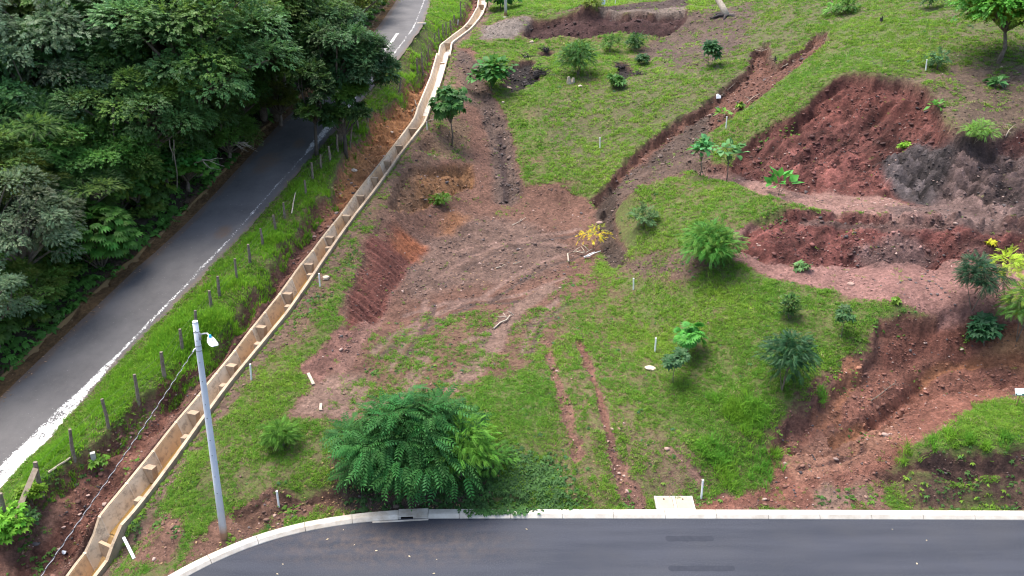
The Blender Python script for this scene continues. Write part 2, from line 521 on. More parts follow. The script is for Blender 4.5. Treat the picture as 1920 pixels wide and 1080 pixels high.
def height(x, y, Z=None):
    Z = (GZ if Z is None else Z).reshape(NR, NC)
    x, y = np.atleast_1d(np.asarray(x, float)), np.atleast_1d(np.asarray(y, float))
    r = np.interp(y, YROW, _RI)
    c = np.interp(x / np.maximum(y, 17.5), UCOL, _CI)
    r0 = np.clip(r.astype(int), 0, NR - 2)
    c0 = np.clip(c.astype(int), 0, NC - 2)
    fr, fc = r - r0, c - c0
    return (Z[r0, c0] * (1 - fc) + Z[r0, c0 + 1] * fc) * (1 - fr) + (Z[r0 + 1, c0] * (1 - fc) + Z[r0 + 1, c0 + 1] * fc) * fr


_HY = np.exp(np.linspace(math.log(16), math.log(200), 6000))


def hit(px, py):
    """where a sight line meets the ground"""
    dx, dy, dz = ray(px, py)
    t = _HY / dy
    below = (H + dz * t) < height(dx * t, _HY)
    i = int(np.argmax(below)) if below.any() else 5999
    i = max(i, 1)
    Y = _HY[i]
    return dx / dy * Y, Y, float(height(dx / dy * Y, Y)[0])


def pxm(Y, z=None):
    """picture pixels per metre at a place"""
    zz = 2.0 if z is None else z
    return F / (Y * CP + (H - zz) * SP)


def poly_sd(x, y, P, reach=1.5):
    """signed distance to polygon, positive inside; far points get -reach"""
    P = np.asarray(P)
    o = np.full(len(x), -reach, np.float32)
    m = (x > P[:, 0].min() - reach) & (x < P[:, 0].max() + reach) & (y > P[:, 1].min() - reach) & (y < P[:, 1].max() + reach)
    X, Y = x[m], y[m]
    ins = np.zeros(len(X), bool)
    d = np.full(len(X), 1e9)
    for i in range(len(P)):
        (ax, ay), (bx, by) = P[i], P[(i + 1) % len(P)]
        cnd = (ay > Y) != (by > Y)
        ins ^= cnd & (X < (bx - ax) * (Y - ay) / (by - ay + 1e-12) + ax)
        L = (bx - ax) ** 2 + (by - ay) ** 2 + 1e-12
        t = np.clip(((X - ax) * (bx - ax) + (Y - ay) * (by - ay)) / L, 0, 1)
        d = np.minimum(d, (X - ax - t * (bx - ax)) ** 2 + (Y - ay - t * (by - ay)) ** 2)
    d = np.sqrt(d)
    o[m] = np.maximum(np.where(ins, d, -d), -reach)
    return o


def line_d(x, y, P, reach=2.0):
    P = np.asarray(P)
    o = np.full(len(x), reach, np.float32)
    m = (x > P[:, 0].min() - reach) & (x < P[:, 0].max() + reach) & (y > P[:, 1].min() - reach) & (y < P[:, 1].max() + reach)
    X, Y = x[m], y[m]
    d = np.full(len(X), reach ** 2)
    for i in range(len(P) - 1):
        (ax, ay), (bx, by) = P[i], P[i + 1]
        L = (bx - ax) ** 2 + (by - ay) ** 2 + 1e-12
        t = np.clip(((X - ax) * (bx - ax) + (Y - ay) * (by - ay)) / L, 0, 1)
        d = np.minimum(d, (X - ax - t * (bx - ax)) ** 2 + (Y - ay - t * (by - ay)) ** 2)
    o[m] = np.sqrt(d)
    return o


gp = lambda pts: np.array([hit(*p)[:2] for p in pts])

# ------------------------------------------------------------------ what covers the land: grass, soils, relief
BROWN, RED, SCAR, DROCK = (.130, .070, .051), (.158, .070, .050), (.088, .035, .029), (.046, .038, .038)
BENCH, ORANGE, DARK, GRAVEL, PURPLE = (.205, .110, .094), (.22, .10, .042), (.060, .042, .033), (.19, .16, .13), (.058, .040, .037)
NV = len(GX)
cover = np.full(NV, .93, np.float32)
soil = np.tile(np.array(BROWN, np.float32), (NV, 1))
rough = np.full(NV, .35, np.float32)
dz = np.zeros(NV, np.float32)
nz1, nz2, nz3 = fbm(GX, GY, 1.6, 4, 1), fbm(GX, GY, .5, 4, 2), fbm(GX, GY, 5.0, 4, 3)


def blend(w, cov=None, scol=None, rgh=None):
    global cover, rough, soil
    if cov is not None:
        cover = cover + (cov - cover) * w
    if scol is not None:
        soil = soil + (np.array(scol, np.float32) - soil) * w[:, None]
    if rgh is not None:
        rough = rough + (rgh - rough) * w


def patch(pts, cov=None, scol=None, rgh=None, soft=.25, wob=.35, sink=0.0, world_pts=False):
    P = pts if world_pts else gp(pts)
    sd = poly_sd(GX, GY, P) + wob * (nz1 * .7 + nz2 * .5)
    w = sstep(-soft, soft, sd)
    blend(w, cov, scol, rgh)
    if sink:
        global dz
        dz -= sink * sstep(-.12, .25, sd)
    return w


def trail(pts, width, cov=None, scol=None, rgh=None, depth=0.0, wob=.25):
    global dz
    d = line_d(GX, GY, chaikin(gp(pts), 2)) + wob * width * (nz2 + nz1 * .6)
    w = 1 - sstep(width * .6, width * 1.25, d)
    blend(w, cov, scol, rgh)
    if depth:
        dz -= depth * np.exp(-(d / width) ** 2)
    return w


# general patchiness of the lawn
cover += .22 * np.minimum(nz3, .3) - .22 * sstep(.25, .7, nz1)
yy = GY
# tired grass of the upper slopes
patch([(1000, 200), (1250, 110), (1340, 0), (1990, -30), (1990, 260), (1790, 240), (1740, 150), (1600, 130), (1550, 60), (1400, 165), (1250, 235), (1150, 300), (1050, 320)], .76, (0.102, 0.071, 0.051), .5, .8)
patch([(1500, 40), (1760, 40), (1760, 140), (1600, 130), (1550, 90)], .9, None, None, .8)
patch([(1290, 20), (1420, 0), (1400, 90), (1300, 130), (1180, 110), (1230, 60)], .42, (0.088, 0.061, 0.048), .7, .8)
patch([(1690, 150), (1800, 120), (1920, 130), (1990, 120), (1990, 250), (1800, 245), (1740, 170)], .44, (0.102, 0.071, 0.051), .5, .8)
# pad of bare soil
patch([(538, 782), (600, 690), (650, 650), (690, 600), (640, 615), (655, 540), (668, 500), (700, 415), (735, 385), (740, 330), (770, 280), (855, 245), (870, 205), (855, 150), (850, 95), (885, 90), (905, 180),
       (935, 200), (955, 300), (980, 338), (1060, 355), (1105, 380), (1140, 400), (1135, 450), (1120, 480), (1110, 530), (1060, 560), (1045, 620), (1015, 660), (960, 690), (880, 715), (840, 745), (780, 775), (690, 792), (600, 784)],
      .06, BROWN, .42, .25, .55)
patch([(735, 470), (860, 400), (1000, 420), (1080, 470), (1020, 520), (860, 540), (760, 560)], .03, (0.125, 0.080, 0.064), .72, .8, .6)
patch([(540, 780), (600, 700), (680, 700), (720, 760), (640, 786)], .03, (0.170, 0.109, 0.085), .35, .4, .2)
for q in ([(715, 620), (800, 600), (810, 660), (740, 700), (690, 690)], [(800, 590), (880, 590), (870, 640), (810, 640)], [(990, 590), (1050, 560), (1060, 640), (1010, 660)], [(830, 650), (900, 620), (905, 660), (840, 700)],
          [(670, 700), (730, 690), (740, 760), (690, 770)]):
    patch(q, .80, None, .4, .8, 1.2)
patch([(940, 370), (1010, 380), (1000, 405), (950, 400)], .5, None, None, .4, .8)
trail([(800, 640), (790, 690), (740, 740), (660, 765)], .35, .02, (0.167, 0.105, 0.082), .3, .04)
trail([(920, 640), (900, 680), (850, 720)], .5, .02, (0.170, 0.109, 0.085), .3, .04)
patch([(690, 640), (860, 590), (1050, 560), (1060, 650), (1010, 690), (880, 725), (770, 770), (640, 775), (640, 700)], .60, None, .4, 1.3, 1.3)
patch([(1040, 540), (1110, 490), (1150, 520), (1130, 620), (1080, 680), (1030, 660)], .48, None, .4, 1.0, 1.2)
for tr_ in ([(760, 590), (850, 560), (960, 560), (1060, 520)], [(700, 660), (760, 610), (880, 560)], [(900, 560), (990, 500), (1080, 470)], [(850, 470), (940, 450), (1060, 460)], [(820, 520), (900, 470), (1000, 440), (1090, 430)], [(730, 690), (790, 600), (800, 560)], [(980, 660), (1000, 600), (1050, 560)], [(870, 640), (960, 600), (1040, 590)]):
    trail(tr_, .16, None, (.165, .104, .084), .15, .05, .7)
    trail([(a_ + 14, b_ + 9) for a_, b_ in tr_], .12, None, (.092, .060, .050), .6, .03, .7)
trail([(1030, 540), (940, 600), (930, 650)], .45, .03, (0.163, 0.105, 0.082), .3, .03)
trail([(745, 510), (690, 620), (640, 690)], .3, .02, (0.170, 0.095, 0.075), .5, .05)
# lively and tired lawn in front
patch([(860, 740), (1000, 690), (1030, 720), (1030, 810), (960, 840), (880, 800)], 1.05, None, .2, .4)
patch([(1040, 690), (1160, 700), (1200, 800), (1240, 900), (1200, 950), (1060, 950), (1040, 850)], .78, (0.163, 0.095, 0.068), .5, .6)
patch([(1050, 560), (1180, 540), (1200, 640), (1150, 700), (1040, 680)], .78, None, .4, .7)
patch([(1180, 820), (1330, 830), (1380, 930), (1240, 935)], .70, (0.150, 0.088, 0.068), .6, .6)
patch([(410, 800), (620, 800), (640, 880), (380, 930)], .82, (0.136, 0.085, 0.061), .4, .6)
# wheel ruts down the lawn
trail([(1085, 640), (1110, 700), (1130, 770), (1145, 830), (1165, 890), (1195, 955)], .15, .10, (.17, .085, .062), .9, .12, .9)
trail([(1140, 810), (1150, 850), (1165, 890)], .26, .05, (.13, .068, .052), 1.0, .05, .9)
trail([(1165, 880), (1180, 920), (1200, 955)], .42, .12, (.155, .083, .062), .9, .03, .8)
trail([(1025, 640), (1045, 720), (1065, 790), (1080, 860)], .17, .30, (.165, .088, .064), .8, .06, 1.1)
trail([(1060, 750), (1070, 800), (1080, 850)], .28, .30, (.165, .088, .064), .9, .04, 1.1)
trail([(1240, 830), (1290, 870), (1310, 900)], .12, .4, None, .7, .05, 1.0)
# verge by the new road
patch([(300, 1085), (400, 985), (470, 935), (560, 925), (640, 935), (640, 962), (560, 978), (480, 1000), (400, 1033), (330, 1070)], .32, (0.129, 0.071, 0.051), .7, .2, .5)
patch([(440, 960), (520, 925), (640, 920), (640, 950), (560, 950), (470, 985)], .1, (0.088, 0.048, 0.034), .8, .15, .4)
patch([(230, 1080), (262, 1000), (320, 960), (350, 1000), (320, 1060)], .35, (0.136, 0.075, 0.054), .7, .3, .5)
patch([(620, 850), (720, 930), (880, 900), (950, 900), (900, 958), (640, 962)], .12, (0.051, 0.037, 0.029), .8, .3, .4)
patch([(1240, 945), (1440, 915), (1520, 940), (1520, 957), (1240, 957)], .2, (0.163, 0.085, 0.065), .8, .15, .4)
# red ramp
patch([(1990, 592), (1830, 592), (1700, 594), (1650, 605), (1645, 640), (1600, 700), (1550, 755), (1480, 795), (1445, 850), (1440, 900), (1380, 925), (1320, 940), (1310, 958), (1660, 958), (1650, 895), (1690, 855), (1760, 805), (1860, 745), (1990, 715)],
      .04, RED, .8, .25, .4)
patch([(1540, 700), (1650, 610), (1660, 650), (1560, 760), (1470, 800)], .45, (0.109, 0.054, 0.041), .8, .4, .7)
patch([(1450, 850), (1560, 800), (1680, 780), (1660, 840), (1500, 900)], None, (0.211, 0.109, 0.075), .9, .4, .5)
patch([(1700, 598), (1990, 595), (1990, 640), (1800, 655), (1720, 670), (1660, 690), (1655, 650)], .05, (0.116, 0.048, 0.035), .9, .2, .4)
patch([(1840, 660), (1920, 620), (1990, 640), (1990, 690)], .03, (0.245, 0.129, 0.068), .5, .4, .4)
patch([(1660, 905), (1760, 892), (1990, 890), (1990, 950), (1700, 950)], .55, (0.116, 0.068, 0.051), .6, .3, .6)
patch([(1640, 885), (1720, 862), (1760, 862), (1990, 858), (1990, 893), (1760, 896), (1680, 903)], .18, (0.068, 0.039, 0.031), .8, .12, .3)
patch([(1530, 920), (1640, 900), (1660, 950), (1540, 957)], .35, (0.170, 0.109, 0.082), .6, .3, .8)
trail([(1990, 662), (1900, 668), (1800, 672), (1745, 690), (1700, 735), (1650, 778), (1600, 800), (1560, 815)], .17, .02, (.19, .085, .047), .7, .26, .6)
trail([(1720, 712), (1680, 755), (1640, 783)], .30, .02, (.12, .05, .035), .8, .2, .5)
trail([(1600, 690), (1570, 740), (1540, 780)], .35, .05, (.22, .10, .06), .8, .06, .8)
trail([(1500, 880), (1560, 868), (1620, 840)], .12, .02, (.10, .05, .038), 1.0, .10, .9)
# lower bench with its bank
patch([(1375, 488), (1370, 440), (1410, 420), (1480, 398), (1560, 398), (1640, 400), (1990, 403), (1990, 592), (1720, 584), (1640, 568), (1560, 545), (1460, 525), (1410, 505)], .03, BENCH, .35, .15, .25)
patch([(1378, 470), (1400, 430), (1480, 392), (1600, 398), (1700, 404), (1990, 403), (1990, 488), (1750, 497), (1600, 497), (1450, 488)], .02, (0.118, 0.044, 0.037), 1.0, .12, .2)
patch([(1600, 470), (1700, 440), (1760, 470), (1700, 500), (1640, 500)], None, (0.109, 0.065, 0.058), .8, .4, .6)
patch([(1500, 398), (1700, 404), (1990, 403), (1990, 425), (1700, 428), (1500, 415)], None, (0.088, 0.051, 0.044), .8, .12, .2)
patch([(1560, 548), (1700, 575), (1720, 584), (1640, 572), (1540, 552)], .75, None, .3, .2, .2)
patch([(1800, 450), (1990, 430), (1990, 490), (1830, 490)], None, (0.082, 0.041, 0.035), 1.0, .4, .4)
# upper bench, slide scar, dark rock
patch([(1290, 306), (1370, 312), (1390, 275), (1420, 250), (1480, 222), (1530, 178), (1565, 145), (1600, 136), (1640, 149), (1690, 150), (1735, 163), (1752, 195), (1772, 235), (1800, 262), (1870, 262), (1920, 240), (1990, 240), (1990, 405), (1640, 397), (1500, 382), (1430, 362), (1380, 342), (1300, 320)],
      .02, SCAR, 1.0, .10, .35, .45)
patch([(1300, 308), (1390, 315), (1480, 340), (1660, 352), (1720, 372), (1700, 398), (1500, 382), (1380, 342)], .06, (0.204, 0.119, 0.099), .35, .25, .3)
patch([(1480, 270), (1620, 250), (1680, 345), (1600, 345), (1450, 325)], None, (0.125, 0.048, 0.040), 1.0, .5, .5)
patch([(1480, 220), (1560, 150), (1600, 142), (1730, 168), (1750, 205), (1640, 200), (1540, 215)], None, (0.092, 0.034, 0.027), .8, .5, .4)
patch([(1640, 290), (1720, 258), (1800, 252), (1880, 270), (1890, 330), (1850, 385), (1720, 366), (1680, 350)], .02, DROCK, .5, .25, .3)
patch([(1790, 265), (1990, 250), (1990, 403), (1800, 400), (1760, 370)], .08, PURPLE, .8, .4, .5)
patch([(1660, 370), (1800, 360), (1900, 370), (1920, 400), (1700, 403)], .06, (0.129, 0.085, 0.075), .6, .4, .4)
# slide gullies
patch([(1556, 58), (1530, 64), (1480, 105), (1455, 120), (1440, 82), (1412, 95), (1402, 132), (1345, 175), (1290, 212), (1240, 245), (1185, 292), (1140, 342), (1108, 375), (1128, 398), (1150, 402), (1200, 345), (1250, 302), (1310, 262), (1372, 222), (1442, 168), (1500, 122), (1548, 76)],
      .05, (0.105, 0.051, 0.037), 1.0, .15, .45, .3)
patch([(1200, 300), (1290, 220), (1340, 195), (1330, 240), (1230, 310), (1140, 395), (1110, 375)], .12, (0.071, 0.049, 0.039), 1.0, .3, .6)
patch([(1150, 350), (1240, 290), (1330, 262), (1350, 285), (1270, 330), (1200, 350), (1150, 400)], .22, (.090, .060, .047), .9, .4, .9)
trail([(1150, 345), (1130, 400), (1140, 450), (1160, 495)], .55, .1, DARK, 1.0, .1)
patch([(1160, 500), (1200, 480), (1260, 470), (1330, 490), (1300, 520), (1200, 520)], .5, (0.095, 0.061, 0.048), .6, .5, .6)
# upper left: gravelly track, bank under the upper bench
trail([(862, 100), (880, 150), (915, 195), (935, 250), (945, 310), (950, 370)], .9, .02, (0.088, 0.060, 0.049), 1.0, .12)
trail([(938, 250), (945, 310), (950, 375)], .22, .0, (0.054, 0.037, 0.034), 1.0, .16)
patch([(860, 120), (905, 110), (920, 175), (900, 200), (872, 195)], .08, (0.088, 0.058, 0.044), .8, .3, .4)
patch([(892, 76), (905, 52), (935, 40), (1000, 42), (985, 62), (960, 74)], .05, (.15, .125, .108), .6, .6, 1.1)
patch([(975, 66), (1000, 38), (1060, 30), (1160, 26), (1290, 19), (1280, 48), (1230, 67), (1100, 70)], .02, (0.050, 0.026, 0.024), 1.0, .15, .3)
patch([(1040, 26), (1160, 20), (1290, 12), (1285, 20), (1160, 25)], .3, (0.150, 0.116, 0.095), .5, .12, .15)
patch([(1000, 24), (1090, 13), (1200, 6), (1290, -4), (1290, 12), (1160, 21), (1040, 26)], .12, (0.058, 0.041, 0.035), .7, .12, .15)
for q in ([(950, 120), (1000, 112), (1010, 150), (960, 172), (940, 160)], [(1010, 100), (1035, 95), (1030, 115)], [(1150, 120), (1175, 115), (1190, 140), (1165, 150)]):
    patch(q, .12, (0.020, 0.016, 0.015), 1.0, .3, .7, .35)
patch([(735, 385), (745, 330), (790, 312), (880, 308), (890, 345), (820, 382), (770, 400)], .04, (0.204, 0.105, 0.051), .9, .2, .35)
patch([(840, 385), (880, 410), (850, 440), (820, 440)], None, (0.211, 0.099, 0.051), .6, .5, .4)
patch([(780, 290), (850, 220), (880, 240), (880, 300), (800, 310)], .45, (0.136, 0.088, 0.058), .5, .4, .6)
# machine cut bank
BANKCUT = [(690, 605), (648, 625), (655, 560), (668, 510), (690, 450), (712, 408), (735, 420), (798, 468), (775, 492), (750, 532), (722, 582)]
wcut = patch(BANKCUT, .02, (.125, .049, .038), .35, .15, .2)
patch([(722, 430), (745, 425), (795, 465), (778, 488), (740, 470)], None, (.22, .082, .042), None, .4, .4)
patch([(560, 690), (640, 610), (660, 620), (690, 605), (640, 680), (600, 720)], .1, (0.163, 0.085, 0.068), .9, .2, .4)
# bank between old road and channel, with its trench
dbank = xbank(GY) - GX                                   # >0 on the road side of the bank edge
dchan = xchL(GY) - GX
inY = (GY > 18.5) & (GY < 86)
wb = sstep(-.2, .2, -dbank + .35 * nz1 + .2 * nz2) * sstep(-.1, .05, dchan) * inY
wb = np.where(GY < 18.5, 0, wb)
blend(wb, .10, (0.153, 0.071, 0.051), .95)
dz -= .22 * wb * sstep(.0, .35, -dbank + .3 * nz1)
wo_ = wb * sstep(38, 44, GY) * (1 - sstep(57, 63, GY))
blend(wo_ * .95, .02, (.36, .165, .07), .9)
wlow = wb * (1 - sstep(27, 31, GY))
blend(wlow * sstep(-.1, .5, nz3), .45, (0.136, 0.078, 0.058), .9)
trail([(50, 1050), (150, 930), (240, 822), (330, 715), (380, 650)], .35, .03, (0.129, 0.058, 0.041), 1.0, .32, .6)
trail([(130, 1000), (180, 945), (215, 890)], .4, .03, (0.116, 0.051, 0.037), 1.0, .25, .6)
# beside the channel on the right a thin strip
w = (1 - sstep(.45, .9, GX - xchR(GY) + .3 * nz1)) * (GX > xchR(GY)) * inY
blend(w, .5, (0.136, 0.088, 0.065), .6)
w = (1 - sstep(1.0, 2.2, GX - xchR(GY) + .8 * nz1)) * (GX > xchR(GY)) * (GY > 30) * (GY < 64)
blend(w * .7, .45, (0.129, 0.082, 0.058), .6)
# road side strip and the wood
strip = (GX > xroadR(GY) - .2) & (dbank > 0) & inY
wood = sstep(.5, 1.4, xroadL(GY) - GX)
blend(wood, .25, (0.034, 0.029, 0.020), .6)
gut = sstep(-.1, .1, xroadL(GY) - GX) * (1 - sstep(.75, 1.0, xroadL(GY) - GX))
blend(gut, .05, (0.116, 0.068, 0.031), .5)

cover = np.clip(cover, 0, 1.1)
# relief
dz += .09 * nz3 * .6 + .05 * nz1 + .018 * nz2
cl_f = np.abs(fbm(GX, GY, .7, 5, 4, .6))
far_k = np.clip(GY / 30, .8, 1.5)
dz += rough * (1 - np.clip(cover, 0, 1)) * (.24 * (cl_f - .25) + .10 * fbm(GX, GY, .22, 3, 5, .7)) * far_k
dz += np.clip(cover, 0, 1) * .05 * fbm(GX, GY, .45, 3, 2)
strat = fbm(GX * .35 + GY * .2, GY * 1.6 - GX * .5, .8, 4, 6)
sc_w = poly_sd(GX, GY, gp([(1390, 275), (1480, 222), (1565, 145), (1735, 163), (1800, 262), (1990, 240), (1990, 400), (1700, 360), (1450, 325)]))
strat2 = fbm(GX * .5 + GY * .3, GY * 2.6 - GX * 1.1, .7, 4, 1, .65)
ws_ = sstep(0, .5, sc_w)
dz += ws_ * (.38 * strat + .30 * (np.abs(strat2) - .3) + .12 * nz2)
soil *= (1 + ws_ * np.clip(.95 * strat2 + .55 * nz2, -.65, 1.3))[:, None]
rk_w = sstep(-.3, .4, poly_sd(GX, GY, gp([(1640, 290), (1720, 262), (1800, 255), (1870, 300), (1880, 385), (1720, 362), (1680, 350)])) + .3 * nz1)
lay_ = GZ * 1.5 + GX * .55 - GY * .25 + .5 * nz1 + .25 * nz2
saw = lay_ - np.floor(lay_)
dz += rk_w * (.42 * saw + .12 * np.abs(nz2))
soil *= (1 + rk_w * (1.1 * (saw - .45) + .3 * nz2))[:, None]
bk_w = poly_sd(GX, GY, gp([(1378, 470), (1400, 430), (1480, 392), (1700, 404), (1990, 403), (1990, 488), (1750, 497), (1450, 488)]))
wb2_ = sstep(0, .4, bk_w)
dz += wb2_ * (.20 * strat + .22 * (np.abs(strat2) - .3))
soil *= (1 + wb2_ * np.clip(.7 * strat2 + .4 * nz2, -.5, .9))[:, None]
soil *= (1 + rough * (1 - np.clip(cover, 0, 1)) * np.clip(.35 * nz2 + .25 * nz1, -.4, .5))[:, None]
# raw lips: the turf breaks off and the soil drops away under it
def lip(pts, amp, fall, wob=.3):
    global dz, soil
    sd = poly_sd(GX, GY, gp(pts), 3.0) + wob * (nz1 * .6 + nz2 * .9)
    dz -= amp * sstep(-.06, .16, sd) * np.exp(-np.maximum(sd, 0) / fall)


lip([(1390, 275), (1420, 250), (1480, 222), (1530, 178), (1565, 145), (1600, 136), (1640, 149), (1690, 150), (1735, 163), (1752, 195), (1772, 235), (1800, 262), (1870, 262), (1990, 240), (1990, 405), (1640, 397), (1500, 340), (1400, 320)], .38, .5, .5)
lip([(1440, 402), (1480, 392), (1600, 398), (1700, 404), (1990, 403), (1990, 500), (1450, 500), (1380, 470), (1400, 430)], .5, .5, .4)
lip([(1556, 58), (1530, 64), (1480, 105), (1455, 120), (1440, 82), (1412, 95), (1402, 132), (1345, 175), (1290, 212), (1240, 245), (1185, 292), (1140, 342), (1108, 375), (1128, 398), (1150, 402), (1200, 345), (1250, 302), (1310, 262), (1372, 222), (1442, 168), (1500, 122), (1548, 76)], .55, .8, .6)
lip([(1990, 592), (1830, 592), (1700, 594), (1650, 605), (1645, 640), (1600, 700), (1550, 755), (1480, 795), (1445, 850), (1600, 850), (1750, 740), (1990, 690)], .55, .6, .35)
lip([(1640, 888), (1720, 863), (1760, 860), (1990, 856), (1990, 897), (1760, 899), (1680, 906)], .45, .35, .25)
lip([(975, 66), (1000, 38), (1060, 30), (1160, 26), (1290, 19), (1280, 48), (1230, 67), (1100, 70)], .7, 1.2, .3)
lip(BANKCUT, .12, .3, .15)
lip([(735, 390), (745, 330), (790, 312), (880, 308), (890, 345), (820, 382)], .6, .8, .4)
lip([(440, 962), (520, 926), (640, 921), (640, 955), (560, 955), (470, 985)], .3, .3, .3)
dz -= .75 * wb * np.exp(-np.maximum(-dbank + .3 * nz1 + .15 * nz2, 0) / .5)
# blade marks of the machine down the cut bank
bp = gp([(650, 590), (705, 430)])
bt = (bp[1] - bp[0]) / np.hypot(*(bp[1] - bp[0]))
along = (GX - bp[0][0]) * bt[0] + (GY - bp[0][1]) * bt[1] + .22 * nz1 + .14 * nz3 + .06 * nz2
gw_ = np.sin(along * 2 * math.pi / .44 + .9 * np.sin(along * 1.7)) * np.clip(.75 + .9 * nz3 + .4 * nz1, .15, 1.3)
soil *= (1 + .30 * wcut * gw_)[:, None]  # painted shade: soil colour darkened down in the grooves
dz += wcut * (.12 * gw_ + .06 * nz1)
ob = poly_sd(GX, GY, gp([(735, 385), (745, 330), (880, 308), (890, 345), (770, 400)]))
dz += sstep(0, .3, ob) * .09 * np.sin((GX * .6 + GY * .8) * 2 * math.pi / .55 + 1.5 * nz1)
dz += wo_ * (.26 * np.sin((GY - .6 * GX) * 2 * math.pi / 1.1 + 2 * nz1) + .1 * nz1)
# keep built things free of relief
flat = np.minimum.reduce([sstep(.0, .6, np.abs(GX - (xroadL(GY) + xroadR(GY)) / 2) - (xroadR(GY) - xroadL(GY)) / 2)])
dz *= np.where(inY | (GY > 80), flat, 1)
dmid = np.abs(GX - (xchL(GY) + xchR(GY)) / 2) - (xchR(GY) - xchL(GY)) / 2
nearc = (GY > 17) & (GY < 95)
dz = np.where(nearc, dz * sstep(.05, .5, dmid), dz)
rd = poly_sd(GX, GY, np.vstack([kbs, [[90, -40]]]), 3.0)
dz *= 1 - sstep(-.9, -.2, rd)
GB = GZ.copy()
GZ = GZ + dz
# under the old road, in the channel and under the new road
inr = np.where(GY < 126, sstep(-.12, .0, (xroadR(GY) - xroadL(GY)) / 2 - np.abs(GX - (xroadL(GY) + xroadR(GY)) / 2)), 0) * (GY > 14)
GZ = GZ * (1 - inr) + (Zroad(GY) - .08) * inr
inc = np.where(nearc, 1 - sstep(.02, .14, dmid), 0)
hugR = (1 - sstep(.15, .9, dmid)) * (GX > xchR(GY) - .1) * nearc
GZ = GZ * (1 - hugR) + (Zchan(GY) - .035) * hugR
hugL = (1 - sstep(.10, .45, dmid)) * (GX < xchL(GY) + .1) * nearc
GZ = GZ * (1 - hugL) + (Zchan(GY) - .05) * hugL
GZ = GZ * (1 - inc) + (Zchan(GY) - 1.0) * inc
inn = sstep(-.05, .12, rd)
GZ = GZ * (1 - inn) + (-.14) * inn
back = sstep(-.45, -.1, rd) * (1 - sstep(-.05, .0, rd)) 
GZ = GZ * (1 - back) + np.minimum(GZ, .10) * back

ids = np.arange(NR * NC).reshape(NR, NC)
Q = np.stack([ids[:-1, :-1], ids[:-1, 1:], ids[1:, 1:], ids[1:, :-1]], -1).reshape(-1, 4)
gme = npmesh("ground", np.stack([GX, GY, GZ], 1), Q, None, True)
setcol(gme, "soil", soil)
setf(gme, "cover", cover)
setf(gme, "rough_soil", rough)

m, nt, b = mat("ground")
pos = nd(nt, "ShaderNodeNewGeometry").outputs["Position"]
a_s = nd(nt, "ShaderNodeAttribute", attribute_name="soil")
a_c = nd(nt, "ShaderNodeAttribute", attribute_name="cover")
a_r = nd(nt, "ShaderNodeAttribute", attribute_name="rough_soil")
n1, n2, n3, n4 = noise_node(nt, 1.1, 5, .65, pos), noise_node(nt, 6.0, 6, .75, pos), noise_node(nt, 25.0, 4, .7, pos), noise_node(nt, .35, 4, .6, pos)
v1 = nd(nt, "ShaderNodeTexVoronoi")
v1.inputs["Scale"].default_value = 9.0
nt.links.new(pos, v1.inputs["Vector"])
f1 = maprange(nt, n1.outputs[0], .3, .7, .75, 1.25)
f2 = maprange(nt, n2.outputs[0], .3, .7, .5, 1.5)
mul = nd(nt, "ShaderNodeMath", operation='MULTIPLY')
nt.links.new(f1, mul.inputs[0])
nt.links.new(f2, mul.inputs[1])
comb = nd(nt, "ShaderNodeCombineColor")
for i in range(3):
    nt.links.new(mul.outputs[0], comb.inputs[i])
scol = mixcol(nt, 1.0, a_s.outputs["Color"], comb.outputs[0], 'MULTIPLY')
vcell = maprange(nt, nd(nt, "ShaderNodeSeparateColor").outputs[0], 0, 1, .75, 1.3)
sepc = [x for x in nt.nodes if x.bl_idname == "ShaderNodeSeparateColor"][0]
nt.links.new(v1.outputs["Color"], sepc.inputs[0])
vc3 = nd(nt, "ShaderNodeCombineColor")
for i in range(3):
    nt.links.new(vcell, vc3.inputs[i])
scol = mixcol(nt, .6, scol, mixcol(nt, 1.0, scol, vc3.outputs[0], 'MULTIPLY'))
pale = maprange(nt, n3.outputs[0], .68, .74, 0, .35)
scol = mixcol(nt, pale, scol, (.25, .18, .15))
gcol = mixcol(nt, maprange(nt, n2.outputs[0], .3, .7, 0, 1), (.055, .10, .022), (.11, .165, .036))
gcol = mixcol(nt, maprange(nt, n4.outputs[0], .4, .65, 0, .5), gcol, (.12, .13, .045))
s1 = nd(nt, "ShaderNodeMath", operation='MULTIPLY_ADD')
nt.links.new(n2.outputs[0], s1.inputs[0])
s1.inputs[1].default_value = 1.3
nt.links.new(a_c.outputs["Fac"], s1.inputs[2])
s2 = nd(nt, "ShaderNodeMath", operation='MULTIPLY_ADD')
nt.links.new(n3.outputs[0], s2.inputs[0])
s2.inputs[1].default_value = .5
nt.links.new(s1.outputs[0], s2.inputs[2])
gf = maprange(nt, s2.outputs[0], 1.45, 1.95, 0, .9)
nt.links.new(mixcol(nt, gf, scol, gcol), b.inputs["Base Color"])
b.inputs["Roughness"].default_value = .92
b.inputs["Specular IOR Level"].default_value = .2
hsum = nd(nt, "ShaderNodeMath", operation='MULTIPLY_ADD')
nt.links.new(n3.outputs[0], hsum.inputs[0])
hsum.inputs[1].default_value = .4
nt.links.new(n2.outputs[0], hsum.inputs[2])
bump(nt, b, hsum.outputs[0], 1.0, .12)
ground = tag(obj("ground", gme, m), "hillside of patchy grass, red cut banks and bare soil", None, None, "structure")
SOILV, COVV, ROUV = soil, cover, rough
samp = lambda A, x, y: height(x, y, A)

